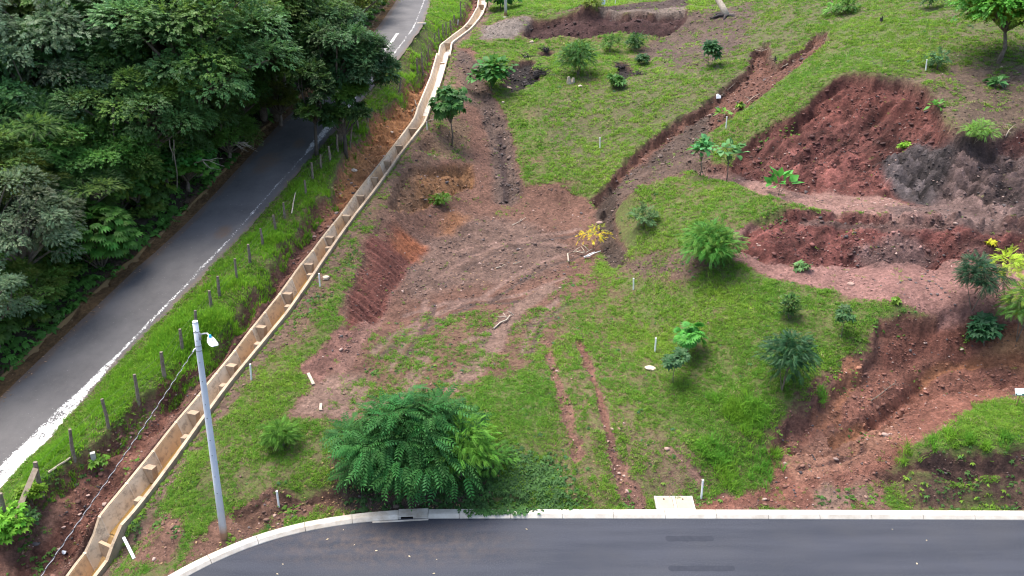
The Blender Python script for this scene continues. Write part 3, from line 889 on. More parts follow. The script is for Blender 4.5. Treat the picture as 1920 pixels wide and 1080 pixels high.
# ------------------------------------------------------------------ the old road
def strip_mesh(name, Ys, xa, xb, zf, nx, crown=0.0):
    t = np.linspace(0, 1, nx)
    X = xa[:, None] * (1 - t) + xb[:, None] * t
    Yg = np.repeat(Ys, nx).reshape(len(Ys), nx)
    Z = zf(Ys)[:, None] + crown * (1 - (2 * t - 1) ** 2)
    I = np.arange(len(Ys) * nx).reshape(len(Ys), nx)
    Qd = np.stack([I[:-1, :-1], I[:-1, 1:], I[1:, 1:], I[1:, :-1]], -1).reshape(-1, 4)
    return np.stack([X.ravel(), Yg.ravel(), Z.ravel()], 1), Qd, np.tile(t, len(Ys))


Ys = np.arange(15, 120, .15)
XA, XB = xroadL(Ys) - .12, xroadR(Ys) + .12
XB2 = XB + .10 * fbm(Ys, Ys * 0, 1.2, 3, 2)
V, Qd, T = strip_mesh("old_road", Ys, XA, XB2, Zroad, 60, .05)
rme = npmesh("old_road", V, Qd, None, True)
x, y = V[:, 0], V[:, 1]
dr = xroadR(y) - x                                     # metres from the right edge
wline = np.interp(y, [17, 24, 26, 27.5, 29, 45, 46.5, 48, 52, 54, 58, 90], [.75, .62, .50, .30, .12, .10, .34, .40, .40, .12, .12, .10])
cen = np.interp(y, [17, 26, 28, 40, 60], [.28, .22, .20, .42, .55])
paint = 1 - sstep(wline * .40, wline * .95, np.abs(dr - cen) + .10 * fbm(x, y, .7, 3, 1) * np.minimum(1, wline * 3))
wear = np.interp(y, [17, 27, 30, 44, 46, 52, 55, 90], [.98, .9, .58, .40, .8, .8, .55, .45])
paint *= np.clip(wear + .3 * fbm(x, y, 1.6, 3, 3) - .25 * (np.abs(fbm(x, y, .5, 3, 4)) > .42), 0, 1)
ym = (y > 56) & (y < 66)
paint = np.maximum(paint, ym * .75 * (1 - sstep(.10, .16, np.abs(x - (xroadL(y) * .42 + xroadR(y) * .58)))))
setf(rme, "paint", paint)
pot = np.zeros(len(x), np.float32)
for (px_, py_, r_) in ((418, 438, .55), (505, 303, .9), (490, 318, .7), (560, 270, .5)):
    hx, hy, _ = WY((px_, py_), Zroad)
    pot = np.maximum(pot, 1 - sstep(.4, 1, np.hypot(x - hx, (y - hy) * .7) / r_ + .3 * fbm(x, y, .5, 3, 2)))
dirt = np.clip((1 - sstep(.05, .35, x - xroadL(y) + .2 * fbm(x, y, .8, 3, 5))) + .8 * (1 - sstep(.02, .2, dr + .15 * fbm(x, y, .6, 3, 6))), 0, 1)
setf(rme, "dirt", np.maximum(dirt, pot))
m, nt, b = mat("old_asphalt")
pos = nd(nt, "ShaderNodeNewGeometry").outputs["Position"]
a1, a2 = nd(nt, "ShaderNodeAttribute", attribute_name="paint"), nd(nt, "ShaderNodeAttribute", attribute_name="dirt")
q1, q2, q3 = noise_node(nt, .5, 4, .6, pos), noise_node(nt, 5, 5, .7, pos), noise_node(nt, 40, 3, .8, pos)
c = mixcol(nt, maprange(nt, q1.outputs[0], .35, .65, 0, 1), (.060, .057, .058), (.100, .095, .094))
c = mixcol(nt, maprange(nt, q2.outputs[0], .35, .7, 0, .45), c, (.10, .094, .09))
c = mixcol(nt, maprange(nt, q3.outputs[0], .55, .75, 0, .3), c, (.17, .16, .155))
dd = nd(nt, "ShaderNodeMath", operation='MULTIPLY')
nt.links.new(a2.outputs["Fac"], dd.inputs[0])
nt.links.new(maprange(nt, q2.outputs[0], .3, .6, .35, 1), dd.inputs[1])
c = mixcol(nt, dd.outputs[0], c, (.11, .078, .058))
pp = nd(nt, "ShaderNodeMath", operation='ADD')
nt.links.new(a1.outputs["Fac"], pp.inputs[0])
nt.links.new(maprange(nt, q2.outputs[0], 0, 1, -.55, .15), pp.inputs[1])
pq = nd(nt, "ShaderNodeMath", operation='ADD')
nt.links.new(pp.outputs[0], pq.inputs[0])
q4 = noise_node(nt, 14, 4, .75, pos)
nt.links.new(maprange(nt, q4.outputs[0], .2, .8, -.95, .75), pq.inputs[1])
c = mixcol(nt, maprange(nt, pq.outputs[0], .22, .45, 0, .97), c, (.66, .65, .62))
nt.links.new(c, b.inputs["Base Color"])
b.inputs["Roughness"].default_value = .85
bump(nt, b, q3.outputs[0], .4, .01)
tag(obj("old_road", rme, m), None, None, None, "structure")

# earthen gutter of concrete left of the old road
mg = simple("gutter_concrete", (.20, .125, .05), (.11, .075, .04), 2.5, .9, .4, .02)
Ys = np.arange(16, 110, .3)
prof = [(-.80, .10), (-.72, .10), (-.68, -.03), (-.40, -.08), (-.13, -.02)]
V = []
for Y in Ys:
    j = .03 * math.sin(Y * 3.1) + .03 * math.sin(Y * 1.3)
    for dx_, z_ in prof:
        V.append((float(xroadL(Y)) + dx_ + j, Y, float(Zroad(Y)) + z_ + .02 * math.sin(Y * 5 + dx_)))
k = len(prof)
Qd = [(i * k + j, i * k + j + 1, (i + 1) * k + j + 1, (i + 1) * k + j) for i in range(len(Ys) - 1) for j in range(k - 1)]
tag(obj("roadside_gutter", npmesh("roadside_gutter", V, Qd), mg), None, None, None, "structure")

# ------------------------------------------------------------------ the new road with its kerb
off = np.zeros_like(kbs)
tn = np.gradient(kbs, axis=0)
tn /= np.hypot(tn[:, 0], tn[:, 1])[:, None]
nrm = np.stack([-tn[:, 1], tn[:, 0]], 1)                # towards the road
if nrm[0][1] > 0:
    nrm = -nrm
KW = .34
front = kbs + nrm * (KW - .06)
poly = [(p[0], p[1], 0) for p in front] + [(90, -40, 0)]
bm_me = bpy.data.meshes.new("new_road")
import bmesh
bm = bmesh.new()
fv = [bm.verts.new(p) for p in poly]
bm.faces.new(fv)
bmesh.ops.triangulate(bm, faces=bm.faces[:])
bmesh.ops.recalc_face_normals(bm, faces=bm.faces[:])
if sum(f.normal.z for f in bm.faces) < 0:
    bmesh.ops.reverse_faces(bm, faces=bm.faces[:])
bm.to_mesh(bm_me)
bm.free()
m, nt, b = mat("new_asphalt")
pos = nd(nt, "ShaderNodeNewGeometry").outputs["Position"]
mp = nd(nt, "ShaderNodeMapping")
mp.inputs["Scale"].default_value = (.10, 1.0, 1)
nt.links.new(pos, mp.inputs[0])
q0, q1, q2, q3 = noise_node(nt, 1.6, 4, .6, mp.outputs[0]), noise_node(nt, .45, 4, .6, pos), noise_node(nt, 3.0, 5, .7, pos), noise_node(nt, 24, 5, .85, pos)
c = mixcol(nt, maprange(nt, q0.outputs[0], .38, .62, 0, 1), (.026, .030, .041), (.038, .042, .055))
c = mixcol(nt, maprange(nt, q1.outputs[0], .45, .7, 0, .4), c, (.046, .047, .052))
c = mixcol(nt, maprange(nt, q3.outputs[0], .48, .66, 0, .5), c, (.085, .09, .102))
mp2 = nd(nt, "ShaderNodeMapping")
mp2.inputs["Location"].default_value = (.95, -16.7, 0)
mp2.inputs["Scale"].default_value = (.22, .8, 1)
nt.links.new(pos, mp2.inputs[0])
ln = nd(nt, "ShaderNodeVectorMath", operation='LENGTH')
nt.links.new(mp2.outputs[0], ln.inputs[0])
dm = nd(nt, "ShaderNodeMath", operation='MULTIPLY')
nt.links.new(maprange(nt, ln.outputs["Value"], .1, 1.2, .8, 0), dm.inputs[0])
nt.links.new(maprange(nt, q2.outputs[0], .4, .75, 0, 1), dm.inputs[1])
c = mixcol(nt, dm.outputs[0], c, (.11, .08, .065))
nt.links.new(c, b.inputs["Base Color"])
b.inputs["Roughness"].default_value = .85
b.inputs["Specular IOR Level"].default_value = .22
bump(nt, b, q3.outputs[0], .35, .006)
tag(obj("new_road", bm_me, m), None, None, None, "structure")
# darker repaired strips of tar on the road
mtar = simple("tar", (.024, .027, .037), (.031, .035, .046), 6, .85, .1, .003, .22)
for x0, x1, py_ in ((1247, 1340, 1010), (1252, 1380, 1066)):
    a0, a1_ = W(x0, py_ - 5, 0), W(x1, py_ + 5, 0)
    mb = MB()
    N = 26
    yt, ybm = max(a0[1], a1_[1]), min(a0[1], a1_[1])
    P = []
    for i in range(N + 1):
        s = i / N
        xx = a0[0] + (a1_[0] - a0[0]) * s
        w_ = min(1, 14 * s + .5, 14 * (1 - s) + .5)
        P += [(xx, (yt + ybm) / 2 - (yt - ybm) / 2 * w_ * (1 + .08 * math.sin(i * .7)), .004), (xx, (yt + ybm) / 2 + (yt - ybm) / 2 * w_ * (1 + .08 * math.cos(i * .5)), .004)]
    mb.add(P, [(2 * i, 2 * i + 2, 2 * i + 3, 2 * i + 1) for i in range(N)])
    tag(mb.build("road_tar_strip", mtar), None, None, None, "structure")

kerb = tag(obj("kerb", None), None, None, None, "structure")
d = np.concatenate([[0], np.cumsum(np.hypot(*np.diff(kbs, axis=0).T))])
xi = W(808, 955, .12)[0]
xj = W(752, 956, .12)[0]
KP = [(0, .16, -.1), (0.0, .12, .0), (.02, .135, .0), (.23, .125, .0), (.335, .035, 0), (.34, -.03, 0)]


def kerb_point(s):
    p = np.array([np.interp(s, d, kbs[:, i]) for i in range(2)])
    t = np.array([np.interp(s, d, tn[:, i]) for i in range(2)])
    t /= np.hypot(*t)
    nn = np.array([-t[1], t[0]])
    if nn @ np.array([np.interp(s, d, nrm[:, 0]), np.interp(s, d, nrm[:, 1])]) < 0:
        nn = -nn
    return p, nn


def kerb_block(s0, s1, prf, mt, name="kerb_block", nseg=4):
    mb = MB()
    P = []
    for i in range(nseg + 1):
        p, nn = kerb_point(s0 + (s1 - s0) * i / nseg)
        for o_, z_ in prf:
            P.append((p[0] + nn[0] * o_, p[1] + nn[1] * o_, z_))
    k_ = len(prf)
    fs = [(i * k_ + j, i * k_ + j + 1, (i + 1) * k_ + j + 1, (i + 1) * k_ + j) for i in range(nseg) for j in range(k_ - 1)]
    fs += [tuple(range(k_)), tuple(nseg * k_ + j for j in range(k_ - 1, -1, -1))]
    mb.add(P, fs)
    return mb.build(name, mt, kerb)


prf = [(-.01, -.12), (-.01, .125), (.012, .137), (.225, .128), (.245, .122), (.335, .022), (.345, -.03)]
s_in1 = d[np.argmin(np.hypot(kbs[:, 0] - xi, kbs[:, 1] - W(808, 955, .12)[1]))]
s_in0 = s_in1 + (xi - xj)
XS = 1341 - 960
blk = 96.3 / 1493 * (W(1341, 965, .1)[1] * CP + H * SP)
xb0 = W(1341, 957, .12)[0]
s_x = lambda x_: float(np.interp(-x_, -kbs[::1, 0][:200], d[:200]))
cuts = []
x_ = xb0 + 26 * blk
while x_ > xi + .2:
    cuts.append(s_x(x_))
    x_ -= blk
cuts.append(s_in1)
i0 = s_in0
cuts2 = []
while i0 < s_in0 + 18:
    cuts2.append(i0)
    i0 += blk * .9
rgk = np.random.default_rng(3)
for a_, b_ in zip(cuts[:-1], cuts[1:]):
    if b_ - a_ > .1:
        kerb_block(a_ + .008, b_ - .008, prf, M['kerb'], nseg=2)
for a_, b_ in zip(cuts2[:-1], cuts2[1:]):
    kerb_block(a_ + .008, b_ - .008, prf, M['kerb_old'], nseg=6)
# kerb inlet; a dark block paints the shade inside its slot
prin = [(-.12, -.12), (-.12, .15), (.30, .14), (.33, .10), (.335, -.03)]
inl = MB()
L_in = s_in0 - s_in1


def inlet_piece(mb, s0, s1, o0, o1, z0, z1):
    c4 = []
    for s_ in (s0, s1):
        p, nn = kerb_point(s_)
        c4 += [p + nn * o0, p + nn * o1]
    a_, b_, c_, d_ = c4[0], c4[2], c4[3], c4[1]
    mb.hexa([(*a_, z0), (*b_, z0), (*c_, z0), (*d_, z0), (*a_, z1), (*b_, z1), (*c_, z1), (*d_, z1)])


inlet_piece(inl, s_in1 + .004, s_in0 - .004, -.02, .36, .125, .155)
inlet_piece(inl, s_in1 + .004, s_in1 + L_in * .50, .05, .32, -.06, .123)
inlet_piece(inl, s_in1 + L_in * .92, s_in0 - .004, .05, .32, -.06, .123)
inlet_piece(inl, s_in1 + .004, s_in0 - .004, -.02, .02, -.3, .123)
inlet_piece(inl, s_in1 - .02, s_in0 + .9, .345, .42, -.03, .012)
kin = inl.build("kerb_inlet", M['kerb_old'], kerb)
mb = MB()
inlet_piece(mb, s_in1 + L_in * .505, s_in1 + L_in * .915, .03, .20, -.05, .118)
mb.build("inlet_slot_shade", M['hole_shade'], kin)

# two concrete lids of a service pit
g0, g1 = W(1232, 955, .16), W(1305, 955, .16)
pit = thing("service_pit_cover", "pair of sandy concrete pit lids set in the verge behind the kerb", "pit cover", ((g0[0] + g1[0]) / 2, g0[1] + .35, .12))
wd = g1[0] - g0[0]
mb = MB()
mb.box((0, 0, -.06), (wd, .66, .12))
for xx in (-wd / 2 + .035, 0, wd / 2 - .035):
    mb.box((xx, 0, .0275), (.07 if xx else .10, .66, .055))
mb.box((0, -.295, .024), (wd - .16, .07, .048))
mb.box((0, .295, .024), (wd - .16, .07, .048))
mb.build("pit_frame", M['kerb'], pit)
for sx in (-1, 1):
    mb = MB()
    mb.box((sx * (wd / 4 - .005), 0, .02), (wd / 2 - .14, .505, .05))
    lid = mb.build("pit_lid", M['lid'], pit)
    mb = MB()
    mb.tube([(sx * (wd / 4 - .005) - .02, .18, .04), (sx * (wd / 4 - .005) - .02, .18, .049)], .035, 8)
    mb.build("lifting_hole_shade", M['hole_shade'], lid)  # solid dark disc, painted shade in place of a real hole
pit.rotation_euler = (math.radians(7), 0, 0)

# ------------------------------------------------------------------ the concrete drainage channel
def ch_mat(name, c1, c2, stain):
    m, nt, b = mat(name)
    pos = nd(nt, "ShaderNodeNewGeometry").outputs["Position"]
    p1, p2, p3 = noise_node(nt, .8, 5, .65, pos), noise_node(nt, 3.5, 6, .7, pos), noise_node(nt, 30, 3, .7, pos)
    c = mixcol(nt, maprange(nt, p1.outputs[0], .35, .65, 0, 1), c1, c2)
    c = mixcol(nt, maprange(nt, p2.outputs[0], .50, .68, 0, .85), c, stain)
    nt.links.new(c, b.inputs["Base Color"])
    b.inputs["Roughness"].default_value = .85
    bump(nt, b, p3.outputs[0], .25, .01)
    return m


M['ch_wall'] = ch_mat("channel_wall", (.62, .51, .37), (.50, .37, .24), (.18, .14, .105))
M['ch_wall2'] = ch_mat("channel_wall_ochre", (.58, .38, .21), (.46, .28, .14), (.2, .13, .085))
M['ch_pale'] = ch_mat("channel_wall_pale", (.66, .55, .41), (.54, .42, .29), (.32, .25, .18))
M['ch_lip'] = ch_mat("channel_lip", (.42, .33, .23), (.32, .24, .16), (.17, .13, .095))
M['ch_cap'] = ch_mat("baffle_top", (.36, .27, .18), (.28, .20, .13), (.15, .11, .08))
M['ch_floor'] = ch_mat("channel_floor", (.36, .22, .08), (.28, .165, .06), (.18, .11, .045))
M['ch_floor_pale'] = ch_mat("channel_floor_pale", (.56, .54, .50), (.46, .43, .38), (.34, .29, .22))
M['baffle'] = ch_mat("baffle", (.40, .29, .185), (.30, .205, .13), (.16, .115, .08))
m, nt, b = mat("muddy_water")
b.inputs["Base Color"].default_value = (.27, .16, .05, 1)
b.inputs["Roughness"].default_value = .12
pos = nd(nt, "ShaderNodeNewGeometry").outputs["Position"]
bump(nt, b, noise_node(nt, 6, 3, .6, pos).outputs[0], .25, .02)
M['water'] = m

chan = thing("drainage_channel", "long cream concrete drainage channel with baffle blocks running up beside the lot", "drainage channel", (0, 0, 0))
YS_ = np.arange(17.5, 92, .05)
cx = (xchL(YS_) + xchR(YS_)) / 2
tx = np.gradient(cx, YS_)
hw0 = (xchR(YS_) - xchL(YS_)) / 2
ln_ = np.sqrt(1 + tx ** 2)


def sec(Y):
    """centre, across direction (to the right), half width at a station"""
    c_ = np.interp(Y, YS_, cx)
    t_ = np.interp(Y, YS_, tx)
    l_ = math.hypot(1, t_)
    return np.array([c_, Y]), np.array([1 / l_, -t_ / l_]), np.interp(Y, YS_, hw0) / l_


def py_of(Y, z):
    dy_ = Y * CP + (H - z) * SP
    return 540 + F * (((H - z) * CP - Y * SP) / dy_)


PYT = np.array([py_of(Y, float(Zchan(Y))) for Y in YS_])
Y_at = lambda py_: float(np.interp(-py_, -PYT, YS_))
DEP = .70


def sweep(mb, Y0, Y1, prof, n):
    """prof: function(hw) -> list of (offset from centre, height from lip) going round the section"""
    P = []
    k_ = 0
    for i in range(n + 1):
        Y = Y0 + (Y1 - Y0) * i / n
        c_, a_, h_ = sec(Y)
        pr = prof(h_)
        k_ = len(pr)
        zt = float(Zchan(Y))
        for o_, z_ in pr:
            P.append((c_[0] + a_[0] * o_, c_[1] + a_[1] * o_, zt + z_))
    fs = [(i * k_ + j, i * k_ + (j + 1) % k_, (i + 1) * k_ + (j + 1) % k_, (i + 1) * k_ + j) for i in range(n) for j in range(k_)]
    fs += [tuple(range(k_ - 1, -1, -1)), tuple(n * k_ + j for j in range(k_))]
    mb.add(P, fs)


joints = [17.6, 19.6, 20.85, 21.55]
joints += [Y_at(p) for p in (913, 852, 797, 747, 705, 662, 622, 590, 555, 526, 498, 473, 448, 424, 402, 380, 360, 335, 310, 286, 262, 240, 222, 200, 180, 162, 145, 126, 108, 100, 85, 65, 48, 30, 15, 0, -15)]
for i, (a_, b_) in enumerate(zip(joints[:-1], joints[1:])):
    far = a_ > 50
    ns = max(2, int((b_ - a_) / .4))
    mb = MB()
    sweep(mb, a_ + .012, b_ - .012, lambda h: [(-h - .03, .02), (-h + .07, .02), (-h + .28, -DEP), (-h + .20, -DEP - .12), (-h - .03, -DEP - .12)], ns)
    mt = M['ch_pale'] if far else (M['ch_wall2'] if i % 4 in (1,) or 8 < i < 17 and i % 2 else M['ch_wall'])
    w_ = mb.build("wall_panel", mt, chan)
    mb = MB()
    sweep(mb, a_ + .014, b_ - .014, lambda h: [(-h - .05, .023), (-h - .05, .05), (-h + .055, .05), (-h + .055, .023)], ns)
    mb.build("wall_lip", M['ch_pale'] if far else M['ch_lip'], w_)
    mb = MB()
    sweep(mb, a_ + .004, b_ - .004, lambda h: [(h - .10, .03), (h + .03, .03), (h + .03, -DEP - .12), (h - .16, -DEP - .12), (h - .16, -DEP)], ns)
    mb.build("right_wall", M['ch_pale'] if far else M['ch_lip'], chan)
    mb = MB()
    sweep(mb, a_, b_, lambda h: [(-h + .265, -DEP + .03), (h - .165, -DEP + .03), (h - .165, -DEP - .1), (-h + .265, -DEP - .1)], ns)
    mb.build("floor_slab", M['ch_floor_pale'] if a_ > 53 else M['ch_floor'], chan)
    # joint seam standing a little proud
    if i and not far:
        mb = MB()
        sweep(mb, a_ - .02, a_ + .02, lambda h: [(-h - .055, .056), (-h + .075, .056), (-h + .295, -DEP + .02), (-h + .27, -DEP + .02), (-h + .06, .02)], 1)
        mb.build("joint_seam", M['ch_pale'], chan)
# the stream on the floor
for a_, b_ in ((21.6, 56.0),):
    ns = 90
    mb = MB()
    P = []
    for i in range(ns + 1):
        Y = a_ + (b_ - a_) * i / ns
        c_, av, h_ = sec(Y)
        zt = float(Zchan(Y)) - DEP + .055
        for o_ in (-h_ + .255, h_ - .158):
            P.append((c_[0] + av[0] * o_, c_[1] + av[1] * o_, zt))
    mb.add(P, [(2 * i, 2 * i + 1, 2 * i + 3, 2 * i + 2) for i in range(ns)])
    mb.build("stream_water", M['water'], chan)
mb = MB()
for s_ in (0,):
    P = []
    for i in range(9):
        Y = 17.6 + (21.0 - 17.6) * i / 8
        c_, av, h_ = sec(Y)
        for o_ in (-h_ + .255, h_ - .158):
            P.append((c_[0] + av[0] * o_, c_[1] + av[1] * o_, float(Zchan(Y)) - DEP + .06))
    mb.add(P, [(2 * i, 2 * i + 1, 2 * i + 3, 2 * i + 2) for i in range(8)])
mb.build("stream_water", M['water'], chan)


def baffle(py_, left, wd_=.36, ht=.56, th=.27, up=-.06):
    Y = Y_at(py_)
    c_, a_, h_ = sec(Y)
    al = np.array([-a_[1], a_[0]])
    zt = float(Zchan(Y)) + up
    if left:
        o0, o1, b0 = -h_ + .09, -h_ + .12 + wd_, -h_ + .27
        o1 = min(o1, h_ - .2)
    else:
        o0, o1, b0 = h_ - .155, h_ - .155 - wd_ * .55, h_ - .165
    P = []
    for z_, q0, q1 in ((zt - ht, b0, o1 * .96 + b0 * .04), (zt, o0, o1)):
        for o_, s_ in ((q0, -th / 2), (q1, -th / 2), (q1, th / 2), (q0, th / 2)):
            p = c_ + a_ * o_ + al * s_
            P.append((p[0], p[1], z_))
    mb = MB()
    mb.hexa(P)
    bl = mb.build("baffle_block", M['baffle'], chan)
    mb = MB()
    P2 = [(p[0], p[1], zt + .003) for p in P[4:]] + [(p[0], p[1], zt + .03) for p in P[4:]]
    mb.hexa(P2)
    mb.build("baffle_cap", M['ch_cap'], bl)


for p in (876, 773, 684, 612, 549, 494, 443, 403, 366, 332, 301, 272):
    baffle(p, True)
for p in (931, 815, 719, 641, 571, 512, 462):
    baffle(p, False)
for p in (240, 80, 50, 45, 8):
    baffle(p, True, .5, .5, .2)
# tall end wall under each drop
for Yd, hh in ((21.22, 1.0), (float(Y_at(104)), .9), (float(Y_at(222)), .5)):
    c_, a_, h_ = sec(Yd)
    al = np.array([-a_[1], a_[0]])
    zt = float(Zchan(Yd + .4))
    mb = MB()
    P = []
    for z_ in (zt - DEP - hh * .7, zt - DEP + .02):
        for o_, s_ in ((-h_ + .24, -.06), (h_ - .16, -.06), (h_ - .16, .06), (-h_ + .24, .06)):
            p = c_ + a_ * o_ + al * s_
            P.append((p[0], p[1], z_))
    mb.hexa(P)
    mb.build("drop_wall", M['baffle'], chan)

# ------------------------------------------------------------------ lamp pole with its cable
bx_, by_, bz_ = hit(420, 1008)
PH = None
dx_, dy_, dz_ = ray(366, 605)
t_ = by_ / dy_
topz = H + dz_ * t_
topx = dx_ * t_
pole = thing("lamp_pole", "tall pale grey round street lamp pole by the kerb bend", "lamp pole", (bx_, by_, bz_ - .15))
ax = (topx - bx_)
HP = topz - bz_ + .15
m, nt, b = mat("pole_concrete")
pos = nd(nt, "ShaderNodeTexCoord").outputs["Object"]
sx = nd(nt, "ShaderNodeSeparateXYZ")
nt.links.new(pos, sx.inputs[0])
p1, p2 = noise_node(nt, 2.0, 5, .65, pos), noise_node(nt, 25, 3, .7, pos)
c = mixcol(nt, maprange(nt, p1.outputs[0], .3, .7, 0, 1), (.60, .63, .68), (.70, .72, .75))
ad = nd(nt, "ShaderNodeMath", operation='MULTIPLY_ADD')
nt.links.new(p1.outputs[0], ad.inputs[0])
ad.inputs[1].default_value = .3
nt.links.new(sx.outputs["Z"], ad.inputs[2])
c = mixcol(nt, maprange(nt, ad.outputs[0], .50, .85, .85, 0), c, (.42, .20, .10))
c = mixcol(nt, maprange(nt, p2.outputs[0], .70, .74, 0, .5), c, (.2, .2, .22))
nt.links.new(c, b.inputs["Base Color"])
b.inputs["Roughness"].default_value = .75
M['pole'] = m
P_ = lambda s: Vector((ax * s, 0, HP * s))
mb = MB()
mb.tube([P_(0), P_(.3), P_(.6), P_(.9), P_(1)], [.122, .108, .096, .084, .078], 20)
mb.build("pole_shaft", M['pole'], pole, True)
mb = MB()
mb.tube([P_(1.0005), P_(1.006)], [.081, .076], 20)
mb.build("pole_cap", M['white_paint'], pole)
for s, r in ((.885, .090), (.905, .089), (.962, .085)):
    mb = MB()
    mb.tube([P_(s), P_(s + .004)], r, 18)
    mb.build("clamp_band", M['wire'], pole)
for s in (.97, .93, .84, .76, .66, .6, .5, .43, .33, .25):
    q = P_(s)
    mb = MB()
    rr_ = .122 - .044 * s
    mb.tube([q + Vector((.012, -rr_ + .004, 0)), q + Vector((.012, -rr_ - .006, 0))], .014, 8)
    mb.build("bolt_hole_shade", M['hole_shade'], pole)  # dark disc on the shaft, its colour stands for shade in a hole
mb = MB()
b0 = P_(.945)
mb.box(b0 + Vector((.095, -.02, 0)), (.05, .06, .22))
arm_pts = [b0 + Vector((.10, -.02, .05)), b0 + Vector((.22, -.03, .10)), b0 + Vector((.34, -.06, .12)), b0 + Vector((.42, -.16, .11)), b0 + Vector((.46, -.26, .10))]
mb.tube(arm_pts, .026, 8)
mb.build("lamp_arm", M['wire'], pole, True)
# lamp head: flat tapered luminaire
hd = thing("x", None, None) if False else None
o0 = arm_pts[-1]
axd = Vector((.42, -.60, -.05)).normalized()
sd_ = axd.cross(Vector((0, 0, 1))).normalized()
upv = sd_.cross(axd).normalized()
prof_ = [(0, .045, .04), (.08, .085, .06), (.22, .125, .065), (.42, .13, .05), (.56, .10, .035), (.60, .07, .02)]
mb = MB()
P = []
for l_, w_, h_ in prof_:
    for a_, b_ in ((-1, -.35), (-.8, .6), (0, 1), (.8, .6), (1, -.35), (0, -.45)):
        P.append(o0 + axd * l_ + sd_ * (w_ * a_) + upv * (h_ * b_))
fs = [(i * 6 + j, i * 6 + (j + 1) % 6, (i + 1) * 6 + (j + 1) % 6, (i + 1) * 6 + j) for i in range(5) for j in range(6)]
fs += [(5, 4, 3, 2, 1, 0), tuple(30 + j for j in range(6))]
mb.add(P, fs)
head = mb.build("lamp_head", M['white_paint'], pole)
mb = MB()
q = o0 + axd * .15 + upv * .06
mb.tube([q, q + upv * .04, q + upv * .085], [.042, .042, .03], 12)
mb.build("photocell", M['blue_cap'], head)
mb = MB()
for j in range(5):
    q = o0 + axd * (.28 + .05 * j) + upv * .066
    mb.tube([q - sd_ * .09, q + sd_ * .09], .008, 4)
mb.build("cooling_fins", M['wire'], head)

cab = thing("overhead_cable", "twisted black and white overhead cable slung from the lamp pole", "cable", (bx_, by_, bz_))
ca = P_(.895) + Vector((-.10, -.06, -.15)) + Vector((bx_, by_, bz_))
dx_, dy_, dz_ = ray(-40, 1244)
t_ = (5.2 - H) / dz_
ce = Vector((dx_ * t_, dy_ * t_, 5.2))
for k in range(2):
    pts = []
    for i in range(281):
        s = i / 280
        p = ca.lerp(ce, s) + Vector((0, 0, -.45 * 4 * s * (1 - s) * .2))
        ph = i / 280 * 2 * math.pi * 26 + k * math.pi
        pts.append(p + Vector((math.cos(ph) * .012, 0, math.sin(ph) * .012)) - Vector(cab.location))
    mb = MB()
    mb.tube(pts, .0072, 5)
    mb.build("cable_strand", M['wire'] if k else M['char_wood'], cab)
mb = MB()
q = ca - Vector(cab.location)
mb.tube([q + Vector((.10, .05, .05)), q + Vector((0, 0, 0)), q + (ce - ca).normalized() * .12], .022, 7)
mb.build("cable_grip", M['white_pipe'], cab)

# ------------------------------------------------------------------ leaves
def pt_leaf(w=.28, droop=.12):
    V = [(0, 0, 0), (.42, w, .05), (.42, -w, .05), (.55, 0, -.03), (1, 0, -droop)]
    return np.array(V), np.array([(0, 3, 1), (0, 2, 3), (3, 4, 1), (3, 2, 4)])


def pt_diamond(w=.26, droop=.1):
    return np.array([(0, 0, 0), (.45, w, .04), (1, 0, -droop), (.45, -w, .04)]), np.array([(0, 3, 1), (3, 2, 1)])


def compose(proto, places):
    """places: list of (pos, tipdir, normal, size)"""
    v0, f0 = proto
    VV, FF, k_ = [], [], 0
    for p, t, n_, s in places:
        t = np.array(t, float)
        t /= np.linalg.norm(t)
        n_ = np.array(n_, float)
        b_ = np.cross(n_, t)
        b_ /= np.linalg.norm(b_) + 1e-9
        n_ = np.cross(t, b_)
        VV.append(v0 @ np.array([t, b_, n_]) * s + np.array(p))
        FF.append(f0 + k_)
        k_ += len(v0)
    return np.concatenate(VV), np.concatenate(FF)


def pt_pinnate(pairs=8, lw=.17, droop=.35, ll=.27):
    pl = []
    z = lambda x: -droop * x * x
    for i in range(pairs):
        x = .14 + .86 * i / pairs
        s = ll * (1.0 - .55 * abs(x - .45))
        for sd in (-1, 1):
            pl.append(((x, 0, z(x)), (.55, sd * 1.0, -.30 - .25 * x), (0, 0, 1), s))
    pl.append(((1, 0, z(1)), (1, 0, -.8), (0, 0, 1), ll * .6))
    V, Fc = compose(pt_diamond(lw, .12), pl)
    xs = [0, .35, .7, 1]
    R = np.array([(x, sd * .012 * (1.1 - x), z(x) + .004) for x in xs for sd in (-1, 1)])
    k_ = len(V)
    fr = []
    for i in range(3):
        a_ = k_ + 2 * i
        fr += [(a_, a_ + 2, a_ + 1), (a_ + 1, a_ + 2, a_ + 3)]
    return np.concatenate([V, R]), np.concatenate([Fc, np.array(fr)])


def pt_fan(n_=6, w=.2, droop=.35, spread=1.9, lo=.7):
    pl = []
    for i in range(n_):
        a_ = spread * (i / (n_ - 1) - .5) * 1.0
        pl.append(((0, 0, 0), (math.cos(a_), math.sin(a_), -droop), (0, 0, 1), lo + (1 - lo) * math.cos(a_ * .8)))
    return compose(pt_leaf(w, .25), pl)


def pt_spray(n_=7, w=.3, rng=np.random.default_rng(1), ls=.42):
    pl = []
    for i in range(n_):
        x = .1 + .8 * i / n_
        sd = -1 if i % 2 else 1
        pl.append(((x, 0, -.15 * x * x), (.7, sd * (.9 - .4 * x), rng.uniform(-.5, .25)), (rng.uniform(-.4, .4), rng.uniform(-.4, .4), 1), ls * rng.uniform(.75, 1.1)))
    pl.append(((.85, 0, -.12), (1, 0, -.25), (0, 0, 1), ls))
    return compose(pt_diamond(w, .14), pl)


